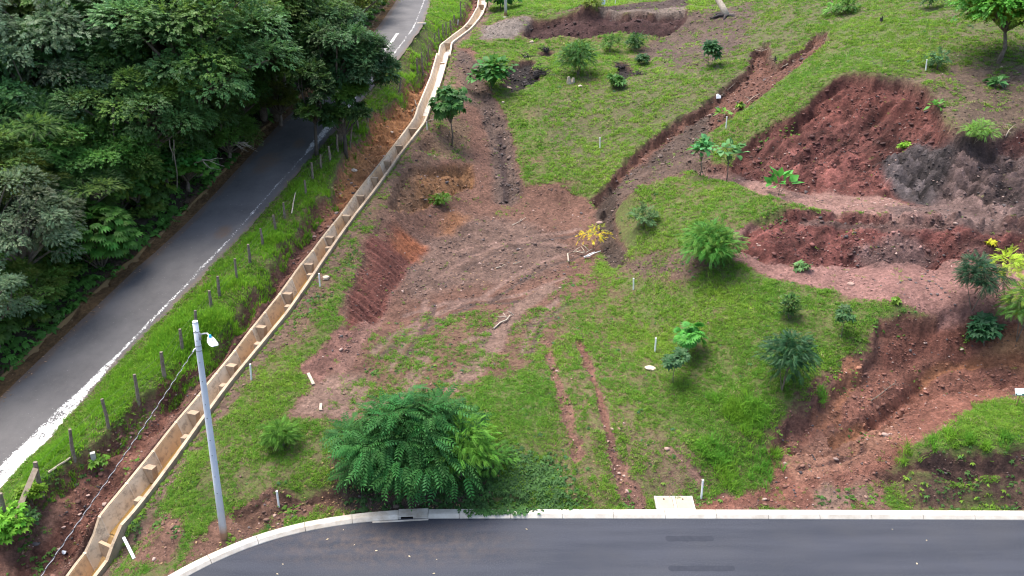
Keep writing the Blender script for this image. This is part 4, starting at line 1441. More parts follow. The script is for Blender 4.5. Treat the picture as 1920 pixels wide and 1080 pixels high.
def pt_heart():
    V = [(0, 0, 0), (-.10, .25, .03), (.12, .44, .04), (.48, .40, .0), (1, 0, -.22), (.48, -.40, .0), (.12, -.44, .04), (-.10, -.25, .03), (.45, 0, -.05)]
    return np.array(V), np.array([(0, 8, 1), (1, 8, 2), (2, 8, 3), (3, 8, 4), (4, 8, 5), (5, 8, 6), (6, 8, 7), (7, 8, 0)])


LEAF = {'spray': pt_spray(), 'spray_fine': pt_spray(6, .26, np.random.default_rng(2), .44), 'spray5': pt_spray(5, .30, np.random.default_rng(5), .50), 'pinnate': pt_pinnate(), 'pinnate_big': pt_pinnate(6, .20, .40, .30), 'pinnate_fine': pt_pinnate(7, .17, .25, .3), 'fan': pt_fan(), 'fan_broad': pt_fan(5, .3, .45, 2.2, .6),
        'heart': pt_heart(), 'leaf': pt_leaf(), 'fan_small': pt_fan(5, .26, .2, 3.6, .8)}


def frames(T, N):
    T = T / (np.linalg.norm(T, axis=1, keepdims=True) + 1e-9)
    B = np.cross(N, T)
    B /= np.linalg.norm(B, axis=1, keepdims=True) + 1e-9
    N = np.cross(T, B)
    return np.stack([T, B, N], 1)                       # rows t,b,n


def leaf_cloud(P, T, N, S, proto):
    v0, f0 = LEAF[proto]
    R = frames(T, N)
    V = np.einsum('mk,nkj->nmj', v0, R) * S[:, None, None] + P[:, None, :]
    Fc = f0[None] + (np.arange(len(P)) * len(v0))[:, None, None]
    return V.reshape(-1, 3), Fc.reshape(-1, 3), len(v0)


def leaf_mesh(name, P, T, N, S, proto, tint):
    V, Fc, m_ = leaf_cloud(P, T, N, S, proto)
    return npmesh(name, V, Fc, np.repeat(tint, m_, 0))


def tints(rng, n_, base, var=.25, hue=.12):
    c_ = np.array(base)[None] * (1 + var * rng.uniform(-1, 1, (n_, 1)))
    c_ = c_ * (1 + hue * rng.uniform(-1, 1, (n_, 3)) * [1, .4, .6])
    return np.clip(c_, .002, 1)


def unit(rng, n_):
    v = rng.normal(size=(n_, 3))
    return v / np.linalg.norm(v, axis=1, keepdims=True)


def clump_crown(rng, radii, ncl, per, crad, proto, size, base, young=None, droop=.35, low=-.35, lay=0.0, rad_w=.35):
    """leaf clumps round an ellipsoid: positions, directions, normals, sizes, tints, clump centres"""
    radii = np.array(radii, float)
    cs = []
    while len(cs) < ncl:
        u_ = unit(rng, 1)[0]
        if u_[2] < low:
            continue
        r_ = rng.uniform(.45, .95)
        c_ = u_ * radii * r_
        if len(cs) < 4 or min(np.linalg.norm((np.array(cs) - c_) / crad, axis=1)) > .55 or rng.random() < .1:
            cs.append(c_)
    cs = np.array(cs)
    P, T, N, S, Cc = [], [], [], [], []
    for c_ in cs:
        cr = crad * rng.uniform(.7, 1.25)
        k_ = int(per * rng.uniform(.7, 1.25))
        u_ = unit(rng, k_)
        u_[:, 2] = np.where(u_[:, 2] < -.3, -u_[:, 2], u_[:, 2])
        p = c_ + u_ * cr * np.cbrt(rng.uniform(.25, 1, (k_, 1))) * [1, 1, .62]
        out = p / radii / np.maximum(np.linalg.norm(p / radii, axis=1, keepdims=True), .2)
        t = out * rad_w + u_ * .8 + unit(rng, k_) * .5 + [0, 0, -droop]
        n_ = np.array([0, 0, 1.0]) * (.8 + lay) + out * .5 + unit(rng, k_) * .45
        P.append(p)
        T.append(t)
        N.append(n_)
        S.append(size * rng.uniform(.7, 1.25, k_))
        b_ = np.array(base) * rng.uniform(.72, 1.3)
        if young is not None and rng.random() < young[1]:
            b_ = np.array(young[0]) * rng.uniform(.8, 1.15)
        Cc.append(tints(rng, k_, b_))
    return np.concatenate(P), np.concatenate(T), np.concatenate(N), np.concatenate(S), np.concatenate(Cc), cs


def limbs_mesh(rng, root, ends, r0, name="limb", frac=1.0, n_=6):
    mb = MB()
    root = Vector(root)
    for e in ends:
        if rng.random() > frac:
            continue
        e = Vector(e)
        mid = root.lerp(e, .5) + Vector((rng.normal() * .08, rng.normal() * .08, rng.uniform(.0, .22))) * (e - root).length
        a_, b_ = root.lerp(mid, .5), mid.lerp(e, .5)
        mb.tube([root, a_, mid, b_, e], [r0, r0 * .8, r0 * .6, r0 * .42, r0 * .18], n_, False)
    return mb.mesh(name, True)


# object to object variation of leaf colour (each tree has its own green)
for k_ in ('leaf', 'leaf_gloss'):
    m = M[k_]
    nt = m.node_tree
    oi = nd(nt, "ShaderNodeObjectInfo")
    for mixn in [x for x in nt.nodes if x.bl_idname == 'ShaderNodeMix']:
        hs = nd(nt, "ShaderNodeHueSaturation")
        nt.links.new(maprange(nt, oi.outputs["Random"], 0, 1, .485, .515), hs.inputs["Hue"])
        nt.links.new(maprange(nt, oi.outputs["Random"], 0, 1, .85, 1.15), hs.inputs["Value"])
        outs = [l.to_socket for l in mixn.outputs[2].links]
        for t in outs:
            nt.links.new(hs.outputs[0], t)
        nt.links.new(mixn.outputs[2], hs.inputs["Color"])
DG, MG, BG, YG, GG = (.070, .155, .044), (.100, .215, .040), (.085, .180, .022), (.17, .24, .025), (.120, .190, .098)

# ------------------------------------------------------------------ the wood left of the old road
rg = np.random.default_rng(11)
KINDS = []
for nm, radii, ncl, per, crad, proto, size, base, young, dr, low in (
        ("dark", (4.6, 4.6, 3.9), 54, 215, 1.2, 'spray5', .29, DG, ((.10, .19, .034), .35), .3, -.5),
        ("greyish", (4.4, 4.4, 4.0), 54, 180, 1.1, 'spray_fine', .29, GG, ((.075, .105, .055), .3), .55, -.6),
        ("mid", (4.4, 4.4, 3.5), 48, 205, 1.15, 'spray5', .30, MG, ((.085, .14, .025), .25), .35, -.4),
        ("palm leaved", (4.2, 4.2, 3.2), 40, 85, 1.2, 'fan', .42, (.050, .14, .024), ((.09, .19, .025), .3), .5, -.35),
        ("feathery", (4.6, 4.6, 3.0), 44, 90, 1.2, 'pinnate', .48, (.045, .115, .030), ((.08, .16, .03), .25), .3, -.3),
        ("bright", (4.0, 4.0, 3.2), 44, 190, 1.05, 'spray5', .29, (.095, .135, .024), ((.14, .19, .03), .35), .3, -.3)):
    P, T, N, S, Cc, cs = clump_crown(rg, radii, ncl, per, crad, proto, size, base, young, dr, low, 0, .6)
    cm = leaf_mesh("crown", P, T, N, S, proto, Cc)
    cm.materials.append(M['leaf_gloss'])
    lm = limbs_mesh(rg, (0, 0, -radii[2] * .8), cs, .13, "limb", .75)
    lm.materials.append(M['bark'])
    KINDS.append((nm, cm, lm, radii))
mb = MB()
mb.tube([(0, 0, -.06), (.05, .03, .3), (-.03, .05, .65), (0, 0, 1)], [.24, .19, .16, .13], 9)
TRUNK = mb.mesh("trunk", True)
TRUNK.materials.append(M['bark'])


def forest_tree(kind, c, R, label, group=None, name="broadleaf_tree", flat=1.0):
    """crown centre c, crown radius R"""
    nm, cm, lm, radii = KINDS[kind]
    gz = float(height(c[0], c[1])[0])
    s = R / radii[0]
    t = thing(name, label, "tree", (c[0], c[1], gz), 0, group)
    hb = max(.25, c[2] - gz - radii[2] * s * .72)
    obj("trunk", TRUNK, None, t, (0, 0, 0), (0, 0, rg.uniform(0, 6)), (max(.6, s * 1.1), max(.6, s * 1.1), hb))
    rot = (0, 0, rg.uniform(0, 6.28))
    obj("crown", cm, None, t, (0, 0, c[2] - gz), rot, (s, s, s * flat))
    obj("limb", lm, None, t, (0, 0, c[2] - gz), rot, (s, s, s * flat))
    return t


def at(px, py, Y):
    dx, dy, dz = ray(px, py)
    return (dx / dy * Y, Y, H + dz / dy * Y)


def at_h(px, py, hc):
    """the point on a sight line that is hc above the ground"""
    dx, dy, dz = ray(px, py)
    X_ = dx / dy * _HY
    g_ = H + dz / dy * _HY - height(X_, _HY, GB)
    i = int(np.argmax(g_ < hc)) if (g_ < hc).any() else 5200
    Y_ = _HY[i]
    return (float(dx / dy * Y_), float(Y_), float(H + dz / dy * Y_))


KEY = [  # kind, px, py, crown height, radius, label
    (0, 335, 95, 6.5, 5.2, "largest dark domed tree of the wood with a forked trunk showing"),
    (0, 425, 60, 6.0, 4.0, "dark tree crowding the right flank of the largest domed tree"),
    (0, 250, 210, 4.6, 3.4, "dark low crown hanging in front of the largest domed tree"),
    (0, 370, 205, 2.8, 2.9, "dark tree leaning out over the old road left edge with trailing twigs"),
    (1, 60, 75, 6.5, 4.6, "greyish green fine leaved tree at the upper left of the wood"),
    (1, 22, 425, 3.4, 2.5, "greyish green tree at the left picture edge beside the drooping leaved bush"),
    (1, 95, 150, 5.5, 3.2, "greyish tree with thin pale twigs below the upper left tree"),
    (4, 40, 245, 4.5, 3.0, "feathery mid green tree on the left below the greyish trees"),
    (2, 500, 35, 6.0, 4.8, "mid green tree at the top of the wood left of the roadside tree"),
    (2, 518, 18, 5.5, 3.6, "upper mid green tree partly behind the dark roadside tree"),
    (5, 470, 15, 6.5, 4.0, "yellowish green tree catching light at the top of the wood"),
    (5, 610, 0, 5.5, 4.0, "bright tree at the very top where the road leaves the picture"),
    (0, 180, 40, 6.5, 4.6, "dark tree behind and left of the largest domed tree"),
    (2, 130, 290, 3.2, 2.6, "mid green tree in the shade under the largest domed tree"),
    (3, 250, 335, 1.7, 1.9, "broad fan leaved young tree in the shaded middle of the wood"),
    (3, 345, 305, 1.5, 1.8, "fan leaved young tree close to the shaded bend of the old road"),
    (2, 425, 252, 1.4, 1.7, "small rounded tree by the old road with bare grey twigs at its foot"),
    (5, 38, 345, 3.6, 1.7, "pale yellow green tree top at the left edge above the greyish tree"),
    (4, 160, 350, 2.9, 2.1, "feathery leaved tree directly above the drooping leaved bush"),
    (1, -30, 560, 2.2, 1.9, "greyish green tree cut by the left picture edge low down"),
    (2, 55, 540, 1.5, 1.4, "low rounded tree at the foot of the greyish left edge tree"),
    (0, 448, 160, 2.6, 2.3, "dark tree across the old road from the tall roadside tree"),
    (5, 522, 190, 1.5, 1.4, "light green bush like tree at the road bend under the dark trees"),
    (0, 290, 10, 7.0, 5.0, "dark crown at the top edge behind the largest domed tree"),
    (2, 380, 0, 6.5, 5.0, "mid green crown at the top edge between two dark crowns"),
    (2, 90, 0, 7.0, 5.0, "mid green crown at the top left corner"),
    (0, -20, 140, 5.5, 4.0, "dark crown cut by the left edge near the top"),
    (0, 180, 130, 5.0, 3.4, "dark crown between the greyish trees and the largest domed tree"),
    (0, -60, 330, 4.0, 3.0, "dark tree cut by the left edge at mid height"),
    (0, 300, 270, 2.3, 2.3, "dark rounded crown in the shade between the two hanging vines"),
    (2, 200, 300, 3.0, 2.2, "shaded mid green crown left of the fan leaved young trees"),
    (2, 415, 170, 2.4, 2.5, "mid green crown above the bare grey twigs by the road"),
]
SPOTS = []
for kd, px_, py_, hc_, R_, lb in KEY:
    c_ = at_h(px_, py_, hc_)
    SPOTS.append(c_)
    forest_tree(kd, c_, R_, lb, "trees of the wood left of the old road", flat=rg.uniform(.85, 1.1))
# further trees behind, packed
taken = [c_[:2] for c_ in SPOTS]
for Y_ in np.arange(30, 118, 6.0):
    for j in range(9):
        x_ = float(xroadL(min(Y_, 110))) - 5.5 - 6.2 * j + rg.uniform(-1.5, 1.5)
        y_ = Y_ + rg.uniform(-2, 2)
        if x_ < -.85 * y_ - 2 or min((x_ - a_) ** 2 + (y_ - b_) ** 2 for a_, b_ in taken) < 12:
            continue
        dr_ = float(xroadL(min(y_, 118))) - x_
        R_ = min(rg.uniform(2.6, 4.4), .32 * dr_ + .4)
        hgt = R_ * rg.uniform(.9, 1.15) + min(2.5, .12 * dr_)
        gz = float(height(x_, y_)[0])
        forest_tree(int(rg.choice([0, 0, 1, 2, 2, 4, 5])), (x_, y_, gz + hgt), R_, "densely leaved tree packed among others in the wood left of the old road", "packed trees of the wood")
        taken.append((x_, y_))

# dark roadside tree right of the road, several crowns of one tree, and its slim neighbour
def custom_tree(label, base, lobes, trunk_r, bark, forks=True, group=None, name="roadside_tree", top=None):
    """lobes: (px,py,Y,R,flat,proto,size,ncl,per,colour,young)"""
    bx, by, bz = hit(*base)
    t = thing(name, label, "tree", (bx, by, bz - .05), 0, group)
    o_ = np.array([bx, by, bz - .05])
    PA, TA, NA, SA, CA, CS = [], [], [], [], [], []
    proto0 = lobes[0][5]
    for (px_, py_, Y_, R_, fl, proto, size, ncl, per, colr, yg) in lobes:
        c_ = np.array(at(px_, py_, Y_)) - o_
        P, T, N, S, Cc, cs = clump_crown(rg, (R_, R_, R_ * fl), ncl, per, R_ * .33, proto, size, colr, yg, .4, -.5)
        PA.append(P + c_); TA.append(T); NA.append(N); SA.append(S); CA.append(Cc); CS.append(cs + c_)
    ce = np.concatenate(CS)
    obj("crown", leaf_mesh("crown", np.concatenate(PA), np.concatenate(TA), np.concatenate(NA), np.concatenate(SA), proto0, np.concatenate(CA)), M['leaf_gloss'], t)
    cen_ = ce.mean(0)
    fk = np.array([cen_[0] * .45, cen_[1] * .45, max(.8, cen_[2] * .5)])
    mb = MB()
    mb.tube([(0, 0, -.2), tuple(fk * [.3, .3, .33]), tuple(fk * [.7, .7, .67]), tuple(fk)], [trunk_r * 1.25, trunk_r, trunk_r * .9, trunk_r * .8], 9)
    mb.build("trunk", bark, t, True)
    lm_ = limbs_mesh(rg, fk, ce, trunk_r * .5, "limb", .6)
    obj("limb", lm_, bark, t)
    return t


custom_tree("tall dark leaved tree on the verge between the old road and the channel", (640, 268), [
    (632, 110, 47.5, 2.5, .85, 'spray5', .27, 40, 150, (.052, .115, .036), ((.045, .085, .025), .25)),
    (605, 60, 49, 2.3, .8, 'spray5', .27, 34, 140, (.058, .122, .044), ((.05, .085, .03), .25)),
    (676, 135, 47.5, 1.9, .95, 'spray5', .27, 30, 140, (.046, .100, .034), None),
    (575, 115, 47.5, 1.6, .9, 'spray5', .27, 24, 120, (.058, .128, .036), ((.07, .13, .025), .4)),
    (655, 178, 46.5, 1.0, .8, 'spray5', .27, 18, 110, (.05, .11, .022), ((.09, .17, .025), .5))], .22, M['bark'])
custom_tree("slim roadside tree with a pale lichen trunk standing at the road edge", (594, 292), [
    (585, 215, 44.5, .95, .7, 'spray', .34, 10, 45, (.035, .08, .022), ((.06, .13, .025), .4)),
    (575, 145, 45.0, 1.2, .9, 'spray', .34, 13, 50, (.04, .09, .022), ((.08, .15, .025), .4)),
    (600, 170, 44.5, .9, .8, 'spray', .34, 9, 45, (.032, .07, .022), None)], .10, M['bark_dark'])
custom_tree("bent two stemmed tree on the verge beside the tall dark tree", (648, 290), [
    (625, 220, 45.5, .75, .7, 'spray', .34, 9, 45, (.04, .095, .022), ((.06, .13, .025), .4)),
    (662, 208, 45.5, .65, .7, 'spray', .34, 9, 45, (.036, .08, .022), ((.06, .13, .025), .3))], .11, M['bark_dark'])

# ------------------------------------------------------------------ shrubs and young trees, one by one
def zat(py, Y):
    _, dy, dz = ray(0, py)
    return H + dz / dy * Y


def leaf_parts(parent, P, T, N, S, proto, meshes, name="leaf"):
    R = frames(T, N)
    for i in range(len(P)):
        o = bpy.data.objects.new(name, meshes[i % len(meshes)])
        mt = Matrix([[R[i][0][r] * S[i], R[i][1][r] * S[i], R[i][2][r] * S[i], P[i][r]] for r in range(3)] + [[0, 0, 0, 1]])
        COL.objects.link(o)
        o.parent = parent
        o.matrix_local = mt


def leaf_variants(proto, base, mt, n_=5, var=.25, seed=0):
    r_ = np.random.default_rng(seed)
    out = []
    for i in range(n_):
        v0, f0 = LEAF[proto]
        me = npmesh("leaf", v0, f0, np.tile(tints(r_, 1, base, var), (len(v0), 1)))
        me.materials.append(mt)
        out.append(me)
    return out


def plant(label, base, top, width, proto, lsize, n_, colr, cat="shrub", name="shrub", lo=.05, stems=3, young=None, ncl=None, flat=True, droop=.35, bark='bark', parts=0, lay=0., lean=0.0, group=None, srad=.02, gloss=True, clump=.30):
    """base (px,py), top picture row, width in picture pixels; lo = bare share of the height"""
    bx, by, bz = hit(*base)
    s = pxm(by, bz)
    h = max(.25, zat(top, by) - bz)
    w = width / s / 2
    t = thing(name, label, cat, (bx, by, bz - .02), 0, group)
    ch = h * (1 - lo) / 2
    c_ = np.array([lean, 0, h * lo + ch])
    ncl = ncl or max(5, int(n_ / 28))
    ncl = int(ncl * 1.25)
    P, T, N, S, Cc, cs = clump_crown(rg, (w * .74, w * .7, ch * .74), ncl, max(3, n_ / ncl), clump * (w + ch), proto, lsize, colr, young, droop, -.7, lay)
    P, cs = P + c_, cs + c_
    P[:, 2] = np.maximum(P[:, 2], .04)
    mt = M['leaf_gloss' if gloss else 'leaf']
    if parts:
        sc_ = -P[:, 1] * .5 + P[:, 2] * .3 + rg.uniform(0, .6, len(P)) * w
        k_ = np.argsort(-sc_)[:parts]
        rest = np.setdiff1d(np.arange(len(P)), k_)
        leaf_parts(t, P[k_], T[k_], N[k_], S[k_], proto, leaf_variants(proto, colr, mt, 6))
        if len(rest):
            fo = obj("foliage", leaf_mesh("foliage", P[rest], T[rest], N[rest], S[rest], proto, Cc[rest]), mt, t)
            tag(fo, kind="stuff")
    else:
        obj("crown", leaf_mesh("crown", P, T, N, S, proto, Cc), mt, t)
    if stems == 1:
        mb = MB()
        fk = Vector((c_[0] * .6, 0, h * max(lo, .35)))
        mb.tube([(0, 0, -.1), fk * .5 + Vector((rg.normal() * .03 * h, 0, 0)), fk], [srad * 1.3, srad, srad * .8], 7)
        mb.build("stem", M[bark], t, True)
        obj("twig", limbs_mesh(rg, fk, cs, srad * .55, "twig", .9, 5), M[bark], t)
    else:
        ends = cs[rg.choice(len(cs), min(len(cs), max(stems, 3)), replace=False)]
        obj("stem", limbs_mesh(rg, (0, 0, -.08), ends, srad, "stem", 1, 5), M[bark], t)
    return t


# the big bush by the kerb: long drooping feather leaves
bx, by, bz = hit(775, 893)
bush = thing("feather_leaved_bush", "largest bush with long drooping feather leaves, standing by the kerb of the new road", "bush", (bx, by, bz))
rb = np.random.default_rng(21)
n_ = 0
rad = np.array([2.75, 1.8, 1.75])
cc = np.array([-.12, .1, 1.32])
P, T, N, S, _c, _cs = clump_crown(rb, rad * [.93, .93, .93], 84, 27, .56, 'pinnate_big', .56, (1, 1, 1), None, .45, -.62, .15, .30)
P = P + cc
P[:, 2] = np.maximum(P[:, 2], .12 + .3 * rb.random(len(P)))
u_ = (P - cc) / rad
rr_ = np.linalg.norm(u_, axis=1)
u_ = u_ / rr_[:, None]
BC = (.040, .142, .036)
Cc = tints(rb, len(u_), BC, .3)
vis = -u_[:, 1] * .6 + u_[:, 2] * .45 + rr_ * 1.2 + rb.uniform(0, .5, len(u_))
k_ = np.argsort(-vis)
kp, kr = k_[:300], k_[300:]
leaf_parts(bush, P[kp], T[kp], N[kp], S[kp] * 1.08, 'pinnate_big', leaf_variants('pinnate_big', BC, M['leaf'], 10, .42, 4))
tag(obj("foliage", leaf_mesh("foliage", P[kr], T[kr], N[kr], S[kr], 'pinnate_big', Cc[kr]), M['leaf'], bush), kind="stuff")
ends = P[rb.choice(len(P), 46, replace=False)]
obj("branch", limbs_mesh(rb, (0, 0, -.1), ends, .045, "branch", 1, 6), M['bark'], bush)
for (qx, qy, lx) in ((.05, .3, 3.55), (-.35, .2, 3.3)):       # upright shoots at the top
    mb = MB()
    mb.tube([(qx * .6, qy, 1.6), (qx, qy, lx)], [.02, .01], 5)
    br = mb.build("shoot", M['bark'], bush)
    a_ = rb.uniform(0, 6.28, 9)
    Pq = np.stack([np.full(9, qx), np.full(9, qy), lx - rb.uniform(0, .5, 9)], 1)
    Tq = np.stack([np.cos(a_), np.sin(a_), np.full(9, .25)], 1)
    obj("shoot_leaves", leaf_mesh("shoot_leaves", Pq, Tq, np.tile([0, 0, 1.0], (9, 1)), np.full(9, .6), 'pinnate', tints(rb, 9, BC, .2)), M['leaf'], br)

plant("light green feathery shrub pressed against the right side of the largest bush", (868, 898), 782, 110, 'pinnate', 0.29, 1092, (0.105, 0.250, 0.030), young=None, stems=5, lay=.4, gloss=False)
plant("low light green feathery sprig reaching right of the largest bush", (925, 878), 836, 82, 'pinnate', 0.23, 315, (0.089, 0.213, 0.032), stems=4, lay=.3, gloss=False)
plant("big leaved bush beside the earthen track near the upper channel", (922, 170), 108, 98, 'heart', 0.42, 330, (0.053, 0.163, 0.032), stems=5, parts=210, droop=.55, lay=.3, srad=.03)
plant("rounded bush on the upper slope above a white stump", (1083, 140), 76, 62, 'pinnate', 0.42, 882, (0.047, 0.150, 0.030), young=((.09, .19, .03), .35), stems=5, srad=.035)
plant("small pale shrub just under the upper bench bank", (1143, 98), 64, 30, 'spray', 0.30, 150, (0.079, 0.175, 0.035), stems=3)
plant("small dark shrub under the right end of the upper bench", (1192, 95), 62, 36, 'spray', 0.32, 190, (0.042, 0.106, 0.028), stems=3)
plant("low sprig on the slope below the small dark shrub", (1205, 122), 100, 34, 'fan_small', 0.30, 60, (0.042, 0.106, 0.035), stems=3)
plant("low broad sprig in the grass midway up the back slope", (1155, 165), 140, 32, 'fan_small', 0.36, 80, (0.068, 0.175, 0.035), stems=3)
plant("slim young tree with sparse tiers of leaves on the knoll beside the channel", (847, 274), 160, 76, 'fan_broad', 0.42, 230, (0.063, 0.156, 0.038), cat="tree", name="young_tree", lo=.38, stems=1, srad=.045, ncl=9, clump=.24)
plant("round bright bush at the left end of the lower bench", (1330, 500), 420, 96, 'pinnate', 0.33, 1722, (0.068, 0.206, 0.035), young=((.11, .23, .04), .45), stems=6, lay=.4, srad=.03, gloss=False)
plant("small pale silvery shrub on the grassy shoulder", (1207, 426), 388, 38, 'spray_fine', 0.36, 150, (0.110, 0.225, 0.085), stems=4, gloss=False)
plant("small upright oval shrub with dense leaves alone on the lawn", (1479, 598), 551, 28, 'leaf', 0.17, 420, (0.032, 0.094, 0.022), young=((.075, .15, .03), .3), stems=3, lo=.02)
plant("spindly faint sapling on the lawn below the lower bench", (1577, 632), 572, 22, 'fan_small', 0.22, 60, (0.063, 0.150, 0.050), cat="sapling", name="sapling", stems=1, lo=.3, srad=.012)
plant("glossy bright leaved sapling nearest the white stake on the lawn", (1289, 668), 612, 58, 'fan', 0.34, 90, (0.079, 0.237, 0.035), cat="sapling", name="sapling", stems=1, lo=.3, srad=.018)
plant("thin sapling with few small leaves on a bare stem in the lawn", (1262, 720), 655, 48, 'fan_small', 0.22, 90, (0.053, 0.138, 0.050), cat="sapling", name="sapling", stems=1, lo=.48, srad=.016)
plant("dark bluish feather leaved small tree in the middle of the right lawn", (1466, 732), 616, 82, 'pinnate', 0.31, 966, (0.027, 0.088, 0.036), cat="tree", name="small_tree", stems=5, lo=.16, srad=.022, lean=.1)
plant("dark feather leaved tree in tiers at the edge of the lower bench", (1822, 582), 480, 98, 'pinnate', 0.30, 840, (0.025, 0.077, 0.034), cat="tree", name="small_tree", stems=4, lo=.30, srad=.022, ncl=13, lay=.8, clump=.22)
plant("yellow leaved branching sapling behind the tiered dark tree", (1868, 558), 466, 74, 'pinnate_fine', 0.31, 147, (0.315, 0.400, 0.035), cat="sapling", name="sapling", stems=1, lo=.35, srad=.014, ncl=6, lean=.1)
plant("yellow green tree cut by the right picture edge", (1906, 640), 530, 84, 'pinnate', 0.33, 630, (0.074, 0.163, 0.028), young=((.19, .26, .035), .4), cat="tree", name="small_tree", stems=3, lo=.3, srad=.02)
plant("bluish leafy shrub sprawling on the bank below the tiered tree", (1846, 648), 596, 70, 'fan_small', 0.30, 170, (0.040, 0.125, 0.055), stems=6, lo=.02)
plant("banana like seedling with a few long upright leaves on the upper bench", (1460, 366), 324, 46, 'leaf', 0.62, 26, (0.074, 0.213, 0.035), cat="seedling", name="seedling", stems=3, droop=-.3, ncl=4)
plant("flat topped large leaved seedling on the left end of the upper bench", (1362, 340), 268, 60, 'heart', 0.38, 48, (0.089, 0.237, 0.075), cat="tree", name="young_tree", stems=1, lo=.45, srad=.03, ncl=6, lay=.6)
plant("twin bunched leafy seedling left of the flat topped one", (1312, 330), 258, 56, 'heart', 0.30, 110, (0.063, 0.188, 0.055), cat="tree", name="young_tree", stems=1, lo=.4, srad=.025, ncl=6, young=((.09, .2, .04), .3))
plant("small fan leaved sapling among dark soil of the slide", (1356, 226), 206, 26, 'leaf', 0.42, 24, (0.126, 0.288, 0.040), cat="sapling", name="sapling", stems=1, lo=.4, srad=.015)
plant("tiny bright seedling beside the slide below its fork", (1387, 205), 191, 15, 'fan_small', 0.28, 14, (0.137, 0.275, 0.030), cat="seedling", name="seedling", stems=1, lo=.2, srad=.012)
plant("yellow shrub with wilting leaves at the back right corner of the pad", (1112, 468), 420, 60, 'pinnate_fine', 0.24, 157, (0.546, 0.400, 0.020), stems=3, ncl=6, lo=.2, young=((.30, .34, .03), .35))
plant("bright crowned tree at the top right corner of the hillside", (1871, 118), -50, 176, 'spray', 0.46, 2300, (0.079, 0.213, 0.022), young=((.15, .21, .022), .4), cat="tree", name="hillside_tree", stems=1, lo=.36, srad=.10, ncl=34)
plant("pale fern like shrub at the upper rim of the slide scar", (1826, 268), 226, 64, 'pinnate_fine', 0.27, 273, (0.147, 0.263, 0.050), stems=5, lay=.4, gloss=False)
plant("light green seedling alone on the dark upper right slope", (1866, 164), 140, 30, 'heart', 0.36, 26, (0.089, 0.237, 0.070), cat="seedling", name="seedling", stems=2, lo=.1)
plant("leafy sprig hanging at the right rim of the scar", (1754, 208), 190, 30, 'leaf', 0.34, 50, (0.084, 0.213, 0.030), cat="sprig", name="sprig", stems=3)
plant("small sprig rooted in the middle of the slide scar", (1695, 281), 268, 18, 'fan_small', 0.26, 20, (0.168, 0.325, 0.035), cat="sprig", name="sprig", stems=2)
plant("faint grey green shrub right of the white stake on the upper slope", (1756, 130), 92, 30, 'spray', 0.34, 70, (0.063, 0.138, 0.050), stems=3)
plant("thin leafy shrub on the slope left of the slide fork", (1330, 128), 80, 44, 'fan_small', 0.44, 80, (0.047, 0.125, 0.045), stems=3, lo=.15)
plant("low shrub at the left of the two on the top grassy hill", (1560, 26), 2, 36, 'spray', 0.40, 70, (0.105, 0.225, 0.030), stems=3)
plant("low spreading shrub on the top grassy hill", (1588, 26), 4, 40, 'spray', 0.40, 90, (0.079, 0.175, 0.030), stems=3)
plant("hazy tall weed shrub at the top edge of the grassy hill", (1742, 16), -14, 40, 'spray', 0.40, 90, (0.074, 0.175, 0.045), stems=3)
plant("low tuft shrub by the kerb side slope left of the largest bush", (530, 838), 790, 60, 'pinnate_fine', 0.27, 357, (0.079, 0.213, 0.030), stems=5, gloss=False)
plant("tiny yellow seedling on the dark bank of the lower bench", (1856, 460), 450, 14, 'fan_small', 0.22, 14, (0.378, 0.400, 0.020), cat="seedling", name="seedling", stems=2)
plant("small leafy sprig in pebbles at the back of the lower bench", (1500, 503), 492, 34, 'fan_small', 0.24, 26, (0.116, 0.213, 0.070), cat="sprig", name="sprig", stems=2)
plant("little sprig on the open lower bench", (1678, 567), 555, 14, 'fan_small', 0.20, 14, (0.137, 0.250, 0.030), cat="sprig", name="sprig", stems=2)
plant("low grassy bush on the orange cut above the pad", (824, 382), 361, 34, 'spray', 0.24, 160, (0.089, 0.225, 0.025), stems=4)
plant("lone tree crown behind the upper bench pole at the top edge", (938, 20), -26, 74, 'heart', 0.42, 330, (0.047, 0.150, 0.030), cat="tree", name="young_tree", stems=1, lo=.22, srad=.06)
plant("yellow green shrub left of the small white board at the top", (1115, 22), -8, 38, 'spray', 0.38, 110, (0.137, 0.225, 0.030), stems=3)
plant("bright sprig by a stone in the verge left of the channel mouth", (185, 875), 855, 30, 'fan_small', 0.16, 40, (0.137, 0.275, 0.030), cat="sprig", name="sprig", stems=3)
plant("lime leafy weed bush in the bottom left corner", (22, 1020), 950, 80, 'fan_small', 0.17, 420, (0.147, 0.300, 0.030), stems=5, gloss=False)
plant("lime weed bush against the leaning fence post", (62, 945), 905, 40, 'fan_small', 0.16, 160, (0.147, 0.300, 0.030), stems=4, gloss=False)
plant("dull green weed below the leaning plank", (52, 985), 955, 34, 'spray', 0.20, 110, (0.063, 0.138, 0.040), stems=4)

